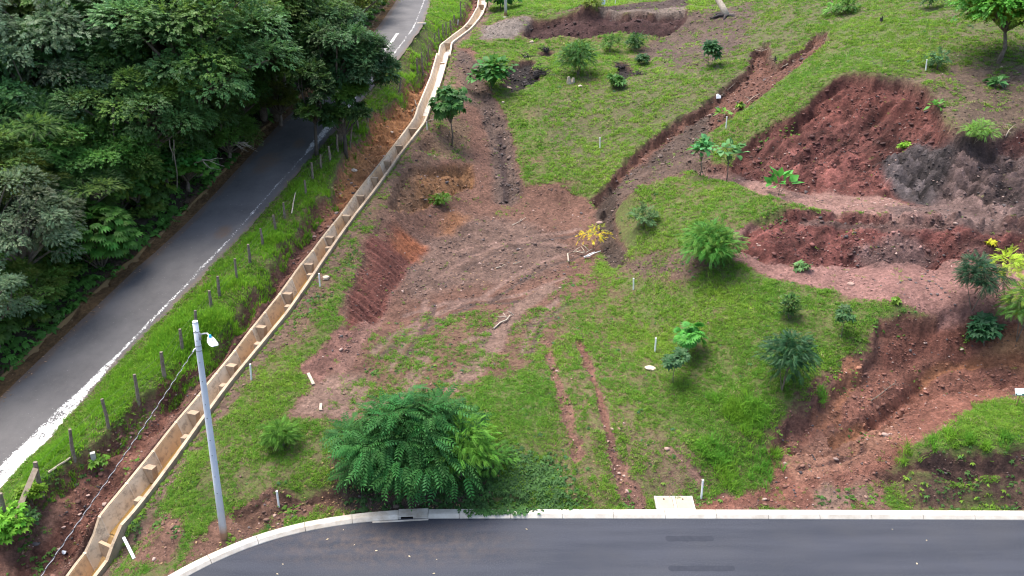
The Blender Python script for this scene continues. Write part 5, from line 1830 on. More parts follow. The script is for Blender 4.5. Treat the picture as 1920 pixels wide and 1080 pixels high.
# the bush with long drooping leaf bunches at the edge of the wood
c_ = at_h(176, 440, 1.6)
gz = float(height(c_[0], c_[1])[0])
t = thing("drooping_leaf_bush", "bush with bunches of long drooping oval leaves at the edge of the wood", "bush", (c_[0], c_[1], gz))
ccz = c_[2] - gz
u_ = unit(rg, 800)
u_ = u_[(u_[:, 2] > -.35)][:330]
P = u_ * [1.75, 1.3, 1.5] * np.cbrt(rg.uniform(.35, 1, (len(u_), 1))) + [0, 0, ccz]
T = u_ * [1, 1, .2] + unit(rg, len(u_)) * .3
N = np.array([0, 0, 1.0]) + u_ * .4
S = .42 * rg.uniform(.8, 1.2, len(u_))
kp = np.argsort(u_[:, 1] - .5 * u_[:, 2] + rg.uniform(0, .5, len(u_)))
LC = (.065, .18, .028)
leaf_parts(t, P[kp[:130]], T[kp[:130]], N[kp[:130]], S[kp[:130]], 'fan', leaf_variants('fan', LC, M['leaf_gloss'], 6, .3, 8), "leaf_bunch")
tag(obj("foliage", leaf_mesh("foliage", P[kp[130:]], T[kp[130:]], N[kp[130:]], S[kp[130:]], 'fan', tints(rg, len(kp) - 130, LC, .3)), M['leaf_gloss'], t), kind="stuff")
obj("stem", limbs_mesh(rg, (0, 0, -.1), P[rg.choice(len(P), 20)], .05, "stem", 1, 6), M['bark_dark'], t)

# understory shrubs along the road side of the wood
SH = []
for i, (proto, size, colr) in enumerate((('fan', .46, MG), ('spray', .36, (.05, .105, .022)), ('pinnate', .55, (.045, .1, .026)), ('fan_broad', .5, (.055, .12, .024)), ('spray', .34, (.10, .17, .024)))):
    P, T, N, S, Cc, cs = clump_crown(rg, (1.4, 1.4, 1.0), 13, 34, .6, proto, size, colr, ((.1, .17, .025), .2), .35, -.2)
    P[:, 2] += .95
    me = leaf_mesh("crown", P, T, N, S, proto, Cc)
    me.materials.append(M['leaf_gloss'])
    sm_ = limbs_mesh(rg, (0, 0, -.1), cs + [0, 0, .95], .035, "stem", .8, 5)
    sm_.materials.append(M['bark_dark'])
    SH.append((me, sm_))
names_ = ("low fan leaved undergrowth shrub at the foot of the wood", "low small leaved undergrowth shrub at the foot of the wood", "low feathery undergrowth shrub at the foot of the wood", "low broad leaved undergrowth shrub at the foot of the wood", "low light green undergrowth shrub at the foot of the wood")
for Y_ in np.arange(22.5, 60, .95):
    for j in range(4):
        off_ = (1.9, 3.3, 5.2, 7.5)[j] + rg.uniform(-.5, .5)
        if rg.random() < (.2 if j == 0 else .05):
            continue
        x_ = float(xroadL(Y_)) - off_
        k_ = int(rg.integers(0, 5))
        s_ = rg.uniform(.35, .7) if j == 0 else rg.uniform(.75, 1.4)
        t = thing("undergrowth_shrub", names_[k_], "shrub", (x_, Y_ + rg.uniform(-.4, .4), float(height(x_, Y_)[0]) - .05), rg.uniform(0, 6.28), "undergrowth shrubs along the wood, " + ("fan", "small leaf", "feathery", "broad leaf", "light green")[k_], s_)
        obj("crown", SH[k_][0], None, t)
        obj("stem", SH[k_][1], None, t)
for Y_, off_, s_, k_ in ((62, 1.6, 1.2, 4), (65, 1.8, 1.3, 1), (68, 1.6, 1.2, 4), (71, 1.9, 1.4, 1), (75, 2, 1.5, 4), (79, 2, 1.5, 1), (84, 2, 1.6, 4)):
    x_ = float(xroadL(Y_)) - off_
    t = thing("undergrowth_shrub", names_[k_], "shrub", (x_, Y_, float(height(x_, Y_)[0]) - .05), rg.uniform(0, 6), "undergrowth shrubs along the wood, " + ("fan", "small leaf", "feathery", "broad leaf", "light green")[k_], s_)
    obj("crown", SH[k_][0], None, t)
    obj("stem", SH[k_][1], None, t)
# bare twigs hanging over the road, hanging vines
def twigs(label, px_, py_, Y_, n_, L_, name="bare_branch"):
    c_ = Vector(at(px_, py_, Y_))
    t = thing(name, label, "branch", c_)
    mb = MB()
    mb.tube([(-.9, .5, -.3), (-.4, .2, -.1), (0, 0, 0), (.3, -.1, .02)], [.045, .038, .03, .02], 6)
    mb.build("bough", M['dry_wood'], t)
    mb = MB()
    for i in range(n_):
        a_ = rg.uniform(-1.2, 1.2)
        s_ = Vector((rg.uniform(-.5, .3), rg.uniform(-.1, .2), rg.uniform(-.1, .05)))
        e_ = s_ + Vector((math.cos(a_) * L_, math.sin(a_) * L_ * .5, rg.uniform(-.7, .3) * L_)) * rg.uniform(.5, 1)
        m_ = s_.lerp(e_, .5) + Vector(rg.normal(size=3) * .08)
        mb.tube([s_, m_, e_], [.016, .011, .005], 4)
    mb.build("twig", M['dry_wood'], t)


twigs("bare grey dead branch drooping over the old road from the wood", 455, 268, 43.5, 16, .9)
twigs("pale bare twigs poking from the dark crown above the wood edge", 185, 172, 38.5, 9, 1.0)
twigs("dead twigs in the shade at the wood edge near the road", 388, 300, 39.5, 7, 1.0)
for px_, y0_, y1_, Y_ in ((212, 195, 345, 36.5), (326, 262, 352, 37.0), (318, 262, 300, 37.0)):
    a_, b_ = at(px_, y0_, Y_), at(px_ + 6, y1_, Y_)
    t = thing("hanging_vine", {212: "long thin vine hanging left in the dark wood", 326: "thin vine hanging right in the dark wood", 318: "short vine stub beside the right hanging vine"}[px_], "vine", b_)
    mb = MB()
    d_ = Vector(a_) - Vector(b_)
    mb.tube([(0, 0, 0), d_ * .3 + Vector((.05, 0, 0)), d_ * .7 - Vector((.04, 0, 0)), d_], [.02, .022, .025, .025], 5)
    mb.build("vine_stem", M['bark'], t)

# ------------------------------------------------------------------ the wire fence on the verge
rf = np.random.default_rng(31)
FP = [((78, 922), (66, 866)), ((140, 860), (131, 805)), ((203, 802), (191, 748)), ((259, 752), (252, 702)), ((308, 707), (302, 660)), ((341, 655), (337, 617)), ((368, 612), (366, 582)), ((394, 578), (392, 545)), ((411, 557), (408, 518)),
      ((445, 525), (440, 485)), ((468, 492), (465, 458)), ((493, 462), (488, 428)), ((517, 434), (512, 403)), ((534, 408), (531, 380)), ((573, 366), (571, 338)), ((586, 336), (584, 305)), ((604, 317), (601, 290)), ((619, 302), (616, 274)),
      ((634, 285), (632, 252)), ((655, 272), (660, 232)), ((673, 245), (668, 215)), ((690, 228), (686, 200)), ((746, 172), (752, 145))]
FP2 = [((783, 140), (781, 110)), ((793, 140), (790, 98)), ((801, 110), (804, 83)), ((816, 83), (814, 63)), ((824, 73), (822, 54)), ((831, 70), (830, 45)), ((837, 65), (836, 41)), ((845, 58), (844, 38)), ((852, 44), (851, 28)), ((864, 36), (863, 2))]


def fence(rows, label, wires):
    b0 = hit(*rows[0][0])
    t = thing("wire_fence", label, "fence", b0)
    o_ = Vector(b0)
    tops = []
    for (b_, t_) in rows:
        x_, y_, z_ = hit(*b_)
        dx, dy, dz_ = ray(*t_)
        k_ = y_ / dy
        tp = Vector((dx * k_, y_, H + dz_ * k_)) - o_
        bt_ = Vector((x_, y_, z_ - .25)) - o_
        mb = MB()
        r_ = rf.uniform(.055, .08)
        mid = bt_.lerp(tp, .5) + Vector(rf.normal(size=3) * .015)
        mb.tube([bt_, mid, tp], [r_ * 1.1, r_, r_ * .85], 7, True, .25, rf)
        mb.build("fence_post", M['post_wood'], t)
        tops.append((bt_ + Vector((0, 0, .25)), tp))
    for w_ in wires:
        for (b1, t1), (b2, t2) in zip(tops[:-1], tops[1:]):
            if (t1 - t2).length > 7:
                continue
            p, q = b1.lerp(t1, w_), b2.lerp(t2, w_)
            mb = MB()
            sag = Vector((0, 0, -.03))
            mb.tube([p, p.lerp(q, .5) + sag, q], .003, 4, False)
            mb.build("fence_wire", M['barbed'], t)
    return t


fence([((12, 985), (0, 925))] + FP, "long lower wire fence of weathered posts in tall grass beside the old road", (.35, .62, .9))
fence(FP2, "upper wire fence of thin posts between the road and the far end of the channel", (.5, .9))

# plank leaning on the first post and poles lying about
def stick(name, label, cat, a_, b_, ra, mt, n_=6, za=.03, zb=None, flat=None, group=None):
    """a_ and b_ are picture points on the ground; zb lifts the far end"""
    p, q = Vector(hit(*a_)), Vector(hit(*b_))
    p.z += za
    q.z += za if zb is None else zb
    t = obj(name, None)
    bpy.data.objects.remove(t)
    mb = MB()
    d_ = q - p
    if flat:
        s_ = d_.cross(Vector((0, 0, 1))).normalized() * flat[0] / 2
        u__ = s_.cross(d_).normalized() * flat[1] / 2
        if u__.z < 0:
            u__ = -u__
        z0 = Vector((0, 0, 0))
        mb.hexa([tuple(v_) for v_ in (z0 - s_ - u__, z0 + s_ - u__, d_ + s_ - u__, d_ - s_ - u__, z0 - s_ + u__, z0 + s_ + u__, d_ + s_ + u__, d_ - s_ + u__)])
    else:
        pts = [d_ * s + Vector((rf.normal() * .02, rf.normal() * .02, 0)) * (0 < s < 1) * d_.length for s in (0, .25, .5, .75, 1)]
        mb.tube(pts, [ra, ra * .95, ra * .9, ra * .8, ra * .6], n_, True, .2, rf)
    o = mb.build(name, mt, None, loc=p)
    return tag(o, label, cat, group)


p0 = hit(24, 981)
pq = WY((64, 879), lambda Y: 0 * Y + 2.05)
mb = MB()
d_ = Vector(pq) - Vector(p0)
d_ = Vector((d_.x, hit(76, 922)[1] - .08 - p0[1], zat(878, hit(76, 922)[1] - .08) - p0[2]))
s_ = d_.cross(Vector((0, 1, .3))).normalized() * .085
u__ = s_.cross(d_).normalized() * .02
mb.hexa([tuple(v_) for v_ in (-s_ - u__, s_ - u__, s_ + u__, -s_ + u__, d_ - s_ - u__, d_ + s_ - u__, d_ + s_ + u__, d_ - s_ + u__)])
tag(mb.build("wooden_plank", M['plank_wood'], None, loc=p0), "weathered wooden plank leaning against the lowest fence post", "plank")
stick("fallen_pole", "thin grey fallen pole lying between two fence posts by the white road edge", "pole", (92, 889), (133, 861), .045, M['dry_wood'], za=.06)
stick("wood_stub", "short pale board end lying on the bare soil above the largest bush", "board", (578, 702), (588, 723), .05, M['dry_wood'], flat=(.12, .05), za=.05)
stick("leaning_stick", "pale stick leaning in the tall grass beside the fence", "stick", (547, 404), (555, 372), .035, M['dry_wood'], za=.1, zb=.3)
stick("wood_stub", "upright weathered board end near the left edge of the largest bush", "board", (601, 771), (602, 758), .05, M['dry_wood'], flat=(.10, .04), za=.04)
b_ = hit(176, 861)
mb = MB()
mb.box((0, 0, .10), (.16, .16, .34), .5)
tag(mb.build("concrete_stub", simple("old_concrete", (.30, .30, .27), (.42, .42, .38), 6, .9, .3), None, loc=b_), "small square concrete stub in the dirt beyond the channel mouth", "stub")

# ------------------------------------------------------------------ white stakes of plastic pipe
ST = [((1315, 934), (1318, 900), "white pipe stake beside the sandy pit lids at the kerb"), ((1228, 660), (1230, 634), "white pipe stake left of the bright leaved sapling on the lawn"),
      ((1188, 543), (1188, 522), "white pipe stake at the right edge of the pad below the dark gully end"), ((1125, 279), (1125, 258), "white pipe stake in the green slope behind the pad"),
      ((600, 537), (598, 513), "white pipe stake beside the boulder on the strip right of the channel"), ((471, 712), (469, 683), "white pipe stake between the lamp pole and the channel"),
      ((523, 950), (519, 921), "white pipe stake in the dark scarp right of the lamp pole foot"), ((1736, 133), (1738, 112), "white pipe stake on the upper right grass above the scar"),
      ((1361, 241), (1363, 219), "white pipe stake in front of the small sapling below the slide"), ((801, 244), (800, 228), "white pipe stake against the upper channel by the knoll"),
      ((1153, 9), (1154, 1), "white pipe stake on the grassy lip at the top edge"), ((858, 47), (859, 37), "short white pipe stake by the upper wire fence")]
for b_, t_, lb in ST:
    x_, y_, z_ = hit(*b_)
    dx, dy, dz_ = ray(*t_)
    k_ = y_ / dy
    tp = Vector((dx * k_ - x_, 0, H + dz_ * k_ - z_))
    mb = MB()
    mb.tube([(0, 0, -.15), tp], .036, 10)
    mb.tube([tp, tp * 1.012], .041, 10)
    tag(mb.build("pipe_stake", M['white_pipe'], None, loc=(x_, y_, z_)), lb, "stake", "white pipe stakes set out over the lot")
a_, b_ = hit(252, 1048), hit(240, 1030)
mb = MB()
q = Vector((Vector(at(232, 1008, b_[1] - .1)) - Vector(a_)))
mb.tube([(0, 0, .0), q], .05, 10)
tag(mb.build("leaning_pipe", M['white_pipe'], None, loc=a_), "cream pipe leaning on the channel wall at its mouth", "pipe")

# ------------------------------------------------------------------ stones
def stone_mesh(seed, sx=1, sy=.8, sz=.6):
    r_ = np.random.default_rng(seed)
    bm = bmesh.new()
    bmesh.ops.create_icosphere(bm, subdivisions=2, radius=1)
    k1, k2 = unit(r_, 6), r_.uniform(.55, .95, 6)
    for v in bm.verts:
        p = np.array(v.co) * r_.uniform(.9, 1.08)
        for a_, c_ in zip(k1, k2):
            e_ = p @ a_ - c_
            if e_ > 0:
                p = p - a_ * e_ * .85
        p = p * (1 + .08 * r_.normal())
        v.co = (p[0] * sx, p[1] * sy, p[2] * sz)
    me = bpy.data.meshes.new("stone")
    bm.to_mesh(me)
    bm.free()
    return me


STM = {}
for k_ in ('rock', 'rock_pale', 'rock_dark'):
    STM[k_] = []
    for i in range(4):
        me = stone_mesh(i + 5 * len(STM))
        me.materials.append(M[k_])
        STM[k_].append(me)


def stone(px_, py_, wpx, k_, label, group=None, name="stone", flat=1.0):
    x_, y_, z_ = hit(px_, py_)
    r_ = wpx / pxm(y_, z_) / 2
    o = obj(name, STM[k_][int(rf.integers(0, 4))], None, None, (x_, y_, z_ + r_ * .22 * flat), (0, 0, rf.uniform(0, 6.28)), (r_, r_, r_ * flat))
    return tag(o, label, "stone", group)


stone(611, 523, 17, 'rock_pale', "pale rounded boulder beside the white stake right of the channel", name="boulder")
stone(1595, 534, 13, 'rock', "single round reddish rock on the lower bench edge", name="boulder")
stone(1219, 691, 22, 'rock_pale', "flat sandy stone lying in the lawn left of the thin sapling", flat=.5)
stone(1803, 655, 9, 'rock_pale', "cream stone at the foot of the bank beside the bluish shrub")
stone(1881, 578, 14, 'rock_pale', "flat cream stone slab at the lip of the lower bench near the right edge", flat=.4)
stone(664, 322, 12, 'rock_pale', "cream rock stuck in the orange bank above the channel")
stone(735, 250, 8, 'rock_pale', "small cream rock high in the bank above the channel")
stone(943, 193, 8, 'rock_pale', "cream stone in the track below the big leaved bush")
stone(1088, 163, 10, 'rock_pale', "pale stone in the grass right of the white stump")
stone(997, 80, 10, 'rock_pale', "cream stone on the rubble edge under the upper bench")
stone(1148, 806, 9, 'rock', "reddish stone in the right wheel rut")
stone(1250, 843, 12, 'rock', "grey pink stone in the small erosion line of the front lawn")
stone(515, 968, 10, 'rock', "reddish stone on the verge right of the lamp pole foot")
stone(660, 890, 8, 'rock_pale', "small cream stone under the largest bush")
for px_, py_, w_ in ((1688, 530, 7), (1706, 525, 9), (1717, 531, 8), (1728, 524, 6), (1742, 528, 9), (1750, 520, 7), (1738, 541, 7), (1755, 533, 6), (1765, 541, 9), (1746, 552, 8), (1758, 553, 9), (1772, 549, 6), (1652, 536, 6), (1675, 549, 5), (1735, 514, 6), (1780, 557, 6), (1790, 574, 7), (1640, 527, 4), (1660, 523, 4), (1696, 553, 5), (1765, 562, 5), (1815, 470, 5)):
    stone(px_, py_, w_ * .9, 'rock_dark', "dark loose stone in the scatter on the lower bench", "dark stones scattered on the lower bench", flat=.8)
for px_, py_, w_ in ((1588, 382, 5), (1600, 386, 6), (1640, 382, 8), (1650, 380, 6), (1662, 384, 6), (1656, 377, 5), (1716, 396, 7), (1625, 384, 5), (1670, 382, 4), (1532, 377, 7), (1386, 338, 6), (1392, 342, 5), (1378, 341, 4)):
    stone(px_, py_, w_, 'rock', "loose stone in the scatter on the upper bench", "stones scattered on the upper bench", flat=.7)
for px_, py_, w_ in ((930, 456, 6), (971, 468, 9), (917, 462, 5), (1036, 450, 7), (1018, 432, 6), (906, 450, 7), (1040, 508, 8), (1058, 514, 7), (865, 545, 6), (880, 440, 6), (1050, 540, 6), (960, 520, 5), (806, 405, 7), (830, 412, 6), (798, 375, 8), (850, 395, 6), (1090, 400, 8), (1000, 395, 6)):
    stone(px_, py_, w_, 'rock_dark' if w_ > 6 else 'rock', "loose stone on the rubbly back half of the pad", "loose stones on the pad", flat=.6)
for px_, py_, w_ in ((1140, 828, 7), (1152, 880, 6), (1160, 888, 9), (1170, 893, 8), (1165, 900, 6), (1158, 874, 6), (1133, 800, 6), (1075, 826, 5)):
    stone(px_, py_, w_, 'rock', "broken stone washed out in the wheel ruts", "stones in the wheel ruts", flat=.7)
for px_, py_, w_ in ((330, 741, 5), (280, 870, 9), (203, 845, 7), (290, 780, 6), (190, 880, 6), (150, 965, 8), (120, 990, 9), (165, 930, 9), (205, 905, 6), (110, 1030, 8), (245, 820, 7), (330, 760, 6), (450, 655, 6), (400, 705, 6)):
    stone(px_, py_, w_, 'rock', "clod of stony soil on the eroded slope left of the channel", "stones on the eroded slope left of the channel", flat=.8)

# ------------------------------------------------------------------ dead wood
def branch(label, pts, r_, mt, cat="branch", name="fallen_branch", lift=.05, forks=2):
    P = [Vector(hit(*p)) + Vector((0, 0, lift + .04 * rf.random())) for p in pts]
    o_ = P[0].copy()
    t = thing(name, label, cat, o_)
    Q_ = [p - o_ for p in P]
    mb = MB()
    mb.tube(Q_, np.linspace(r_, r_ * .5, len(Q_)), 6)
    mb.build("stem", mt, t, True)
    for i in range(forks):
        j = int(rf.integers(0, len(Q_) - 1))
        s_ = Q_[j].lerp(Q_[j + 1], rf.random())
        e_ = s_ + Vector((rf.uniform(-.5, .5), rf.uniform(-.4, .4), rf.uniform(.02, .25))) * r_ * 25
        mb = MB()
        mb.tube([s_, s_.lerp(e_, .5) + Vector((0, 0, .03)), e_], [r_ * .5, r_ * .4, r_ * .2], 5)
        mb.build("side_twig", mt, t, True)


branch("pale crooked fallen branch in the middle of the pad", [(926, 618), (938, 607), (950, 603), (956, 595), (963, 592)], .045, M['dry_wood'], forks=3)
branch("pale twisted root loop right of the pad", [(1066, 495), (1064, 480), (1080, 476), (1096, 480), (1110, 472)], .05, M['dry_wood'], forks=5, lift=.12)
branch("bleached forked stick under the yellow shrub", [(1095, 486), (1106, 484), (1112, 478)], .06, M['white_pipe'], forks=2, lift=.1)
branch("thin pale stick on the back of the pad", [(960, 425), (975, 417), (986, 410)], .03, M['dry_wood'], forks=1)
branch("short curved stick near the pad centre", [(962, 497), (972, 496), (976, 492)], .03, M['dry_wood'], forks=1)
branch("pale stick lying flat left of the pad centre", [(930, 505), (940, 502)], .035, M['dry_wood'], forks=1)
branch("grey dead bush branch lying in the gully of the red ramp", [(1632, 757), (1650, 745), (1668, 730), (1678, 722)], .022, M['bark'], forks=9, lift=.1)
branch("long grey log in the dark slide earth", [(1335, 195), (1352, 182), (1378, 160)], .05, M['bark'], forks=2)
branch("tangle of pale roots in the upper slide fork", [(1415, 100), (1428, 100), (1438, 97)], .03, M['dry_wood'], forks=5, lift=.15)
branch("thin roots hanging in the longer slide fork", [(1466, 130), (1476, 126), (1486, 118)], .03, M['dry_wood'], forks=4, lift=.12)
branch("fallen stick across the slide earth lower down", [(1400, 195), (1412, 184), (1424, 178)], .03, M['dry_wood'], forks=1)
branch("grey driftwood lying by the upper channel wall", [(772, 213), (784, 204)], .10, M['dry_wood'], forks=1, lift=.1)
branch("grey stick beside the knoll near the channel", [(803, 229), (814, 226)], .05, M['dry_wood'], forks=0)
branch("twisted bare stick at the right rim below the pale shrub", [(1884, 262), (1890, 250), (1900, 240)], .03, M['dry_wood'], forks=3, lift=.1)
# dead trunk at the top with its burnt root plate
x_, y_, z_ = hit(1362, 30)
t = thing("dead_trunk", "grey dead trunk with a burnt root plate at the top of the slope", "dead tree", (x_, y_, z_))
mb = MB()
tp = Vector(at(1335, -20, y_ + 1.5)) - Vector((x_, y_, z_))
mb.tube([(0, 0, -.1), tp * .3 + Vector((.1, 0, 0)), tp * .7, tp], [.36, .28, .24, .18], 9, True, .2, rf)
mb.build("trunk", M['dry_wood'], t, True)
for a_ in (0.2, 1.2, 2.4, 3.4, 4.4, 5.5):
    mb = MB()
    e_ = Vector((math.cos(a_) * 1.5, math.sin(a_) * 1.0, -.15 + .25 * math.sin(a_)))
    mb.tube([(0, 0, .05), e_ * .5 + Vector((0, 0, .15)), e_], [.2, .13, .05], 6, True, .3, rf)
    mb.build("root", M['char_wood'] if a_ > 2 else M['bark'], t, True)


def stump(px_, py_, top, w_, mt, label, n_=3):
    x_, y_, z_ = hit(px_, py_)
    h_ = zat(top, y_) - z_
    r_ = w_ / pxm(y_, z_) / 2
    t = thing("stump", label, "stump", (x_, y_, z_))
    for i in range(n_):
        a_ = 6.28 * i / n_
        p = Vector((math.cos(a_) * r_ * .5, math.sin(a_) * r_ * .5, -.1))
        e_ = p * 1.3 + Vector((rf.normal() * .06, 0, h_ * rf.uniform(.7, 1.05)))
        mb = MB()
        mb.tube([p, p.lerp(e_, .5), e_], [r_ * .6, r_ * .5, r_ * .3], 7, True, .3, rf)
        mb.build("splinter", mt, t)


stump(1069, 156, 140, 16, M['dry_wood'], "whitish split stump below the rounded bush on the upper slope")
stump(1652, 42, 27, 6, M['char_wood'], "black burnt stump alone on the top grassy hill")
stump(1454, 114, 100, 5, M['char_wood'], "black burnt stick stump between the two slide forks")
# piles of dark uprooted twigs
def twig_heap(px_, py_, wpx, hpx, label, n_=60):
    x_, y_, z_ = hit(px_, py_)
    s_ = pxm(y_, z_)
    w_, h_ = wpx / s_ / 2, hpx / s_
    t = thing("twig_heap", label, "twig heap", (x_, y_, z_))
    mb = MB()
    for i in range(n_):
        a_, q_ = rf.uniform(0, 6.28), rf.random() ** .5
        p = Vector((math.cos(a_) * q_ * w_, math.sin(a_) * q_ * w_ * .7, h_ * (1 - q_) * rf.random()))
        e_ = p + Vector((rf.normal() * .35, rf.normal() * .3, rf.uniform(-.1, .3)))
        mb.tube([p, p.lerp(e_, .5) + Vector((0, 0, .06)), e_], [.03, .022, .01], 4, False)
    tag(mb.build("twig", M['char_wood'], t), kind="stuff")
    me = stone_mesh(int(px_), 1, .7, .5)
    o = obj("earth_clod", me, M['char_wood'], t, (0, 0, 0), (0, 0, .3), (w_ * .8, w_ * .8, h_ * .9))


twig_heap(1010, 140, 40, 20, "black heap of uprooted twigs right of the big leaved bush", 80)
twig_heap(1022, 95, 20, 12, "dark round clump of roots above the black twig heap", 30)
twig_heap(990, 158, 36, 14, "dark hollow of dead twigs against the big leaved bush", 50)
twig_heap(1160, 128, 26, 10, "dark root clump in the grass right of the rounded bush", 30)
twig_heap(1195, 140, 18, 8, "small dark root clump below the small dark shrub", 20)
twig_heap(985, 108, 18, 8, "low dark root clump above the big leaved bush", 20)
# scrap of white plastic
x_, y_, z_ = hit(1345, 186)
mb = MB()
bmq = [(-.12, -.06, 0), (.14, -.08, .03), (.16, .07, .12), (-.1, .09, .16), (0, 0, .22)]
mb.add(bmq, [(0, 1, 4), (1, 2, 4), (2, 3, 4), (3, 0, 4), (3, 2, 1, 0)])
tag(mb.build("plastic_scrap", M['plastic_white'], None, loc=(x_, y_, z_), scl=1.5), "crumpled white plastic scrap in the dark slide earth", "plastic scrap")
x_, y_, z_ = hit(119, 1038)
tag(mb.build("plastic_scrap", M['plastic_white'], None, loc=(x_, y_, z_), scl=.6), "tiny white scrap on the eroded slope at the bottom left", "plastic scrap")

# ------------------------------------------------------------------ signs, upper pole, manhole slab
def text_parts(parent, txt, size, loc, rot, mt, name):
    cu = bpy.data.curves.new(name, 'FONT')
    cu.body, cu.size, cu.align_x, cu.align_y, cu.extrude = txt, size, 'CENTER', 'CENTER', .0015
    o = bpy.data.objects.new(name, cu)
    COL.objects.link(o)
    o.parent, o.location, o.rotation_euler = parent, loc, rot
    cu.materials.append(mt)
    return o


x_, y_, z_ = hit(1904, 762)
sg = thing("lot_sign", "white lot sign with dark green strip on a rusty rod at right edge", "sign", (x_, y_, z_))
s_ = pxm(y_, z_)
hs_ = zat(738, y_) - z_
mb = MB()
mb.tube([(0, 0, -.2), (.06, 0, hs_)], .016, 6)
mb.build("sign_rod", simple("rust", (.18, .09, .05), (.26, .14, .09), 8, .8, .2), sg)
wd, hd_ = 30 / s_, 13.5 / s_
tilt = math.radians(-38)
mb = MB()
mb.box((0, 0, 0), (wd, .02, hd_))
pl = mb.build("sign_plate", M['sign_white'], sg, loc=(.02 + wd * .18, -.03, hs_ + hd_ * .3), rot=(tilt, 0, -.05))
mb = MB()
mb.box((0, -.0125, -hd_ * .36), (wd, .006, hd_ * .28))
mb.build("sign_strip", M['sign_green'], pl)
mb = MB()
for a_, w_ in ((-.27, .30), (.20, .32)):
    for j in range(5):
        mb.box((wd * (a_ + w_ * (j - 2) / 5), -.0170, -hd_ * .36), (wd * w_ * .13, .002, hd_ * (.13 if j % 2 else .16)))
mb.build("sign_lettering", M['sign_white'], pl)
mb = MB()
mb.box((-wd * .12, -.0125, hd_ * .08), (wd * .07, .004, hd_ * .12))
mb.box((wd * .04, -.0125, hd_ * .06), (wd * .05, .004, hd_ * .08))
mb.build("sign_mark", M['wire'], pl)

x_, y_, z_ = hit(1131, 13)
s_ = pxm(y_, z_)
sg2 = thing("notice_board", "small white upright board with faint lines at the top edge of the lawn", "board", (x_, y_, z_))
mb = MB()
mb.tube([(0, .03, -.2), (0, .03, .5)], .03, 6)
mb.build("board_post", M['post_wood'], sg2)
mb = MB()
mb.box((0, 0, .2 + 6 / s_), (7.2 / s_, .03, 12 / s_))
bd_ = mb.build("board_plate", M['sign_white'], sg2)
mb = MB()
for j in range(5):
    mb.box((0, -.0165, .24 + (1 + 2.1 * j) / s_), (4 / s_, .002, .5 / s_))
mb.build("board_lines", M['blue_cap'], bd_)

x_, y_, z_ = hit(948, 31)
pl2 = thing("upper_pole", "grey pole standing on the gravel at the far upper bench", "pole", (x_, y_, z_ - .1))
mb = MB()
mb.tube([(0, 0, 0), (0, 0, 6.5)], [.15, .11], 12)
mb.build("pole_shaft", M['pole'], pl2, True)
mb = MB()
mb.tube([(0, 0, 0), (0, 0, .12)], [.28, .22], 12)
mb.build("pole_footing", M['kerb_old'], pl2)

x_, y_, z_ = WY((788, 44), Zroad)
t = thing("manhole_slab", "cream round concrete slab at the right edge of the old road near the top", "manhole", (x_ + .1, y_, z_))
mb = MB()
mb.tube([(0, 0, -.05), (0, 0, .05)], [.40, .39], 20)
mb.build("slab", M['kerb'], t)
mb = MB()
mb.tube([(0, 0, .05), (0, 0, .06)], [.26, .26], 16)
mb.build("cover", M['ch_lip'], t)

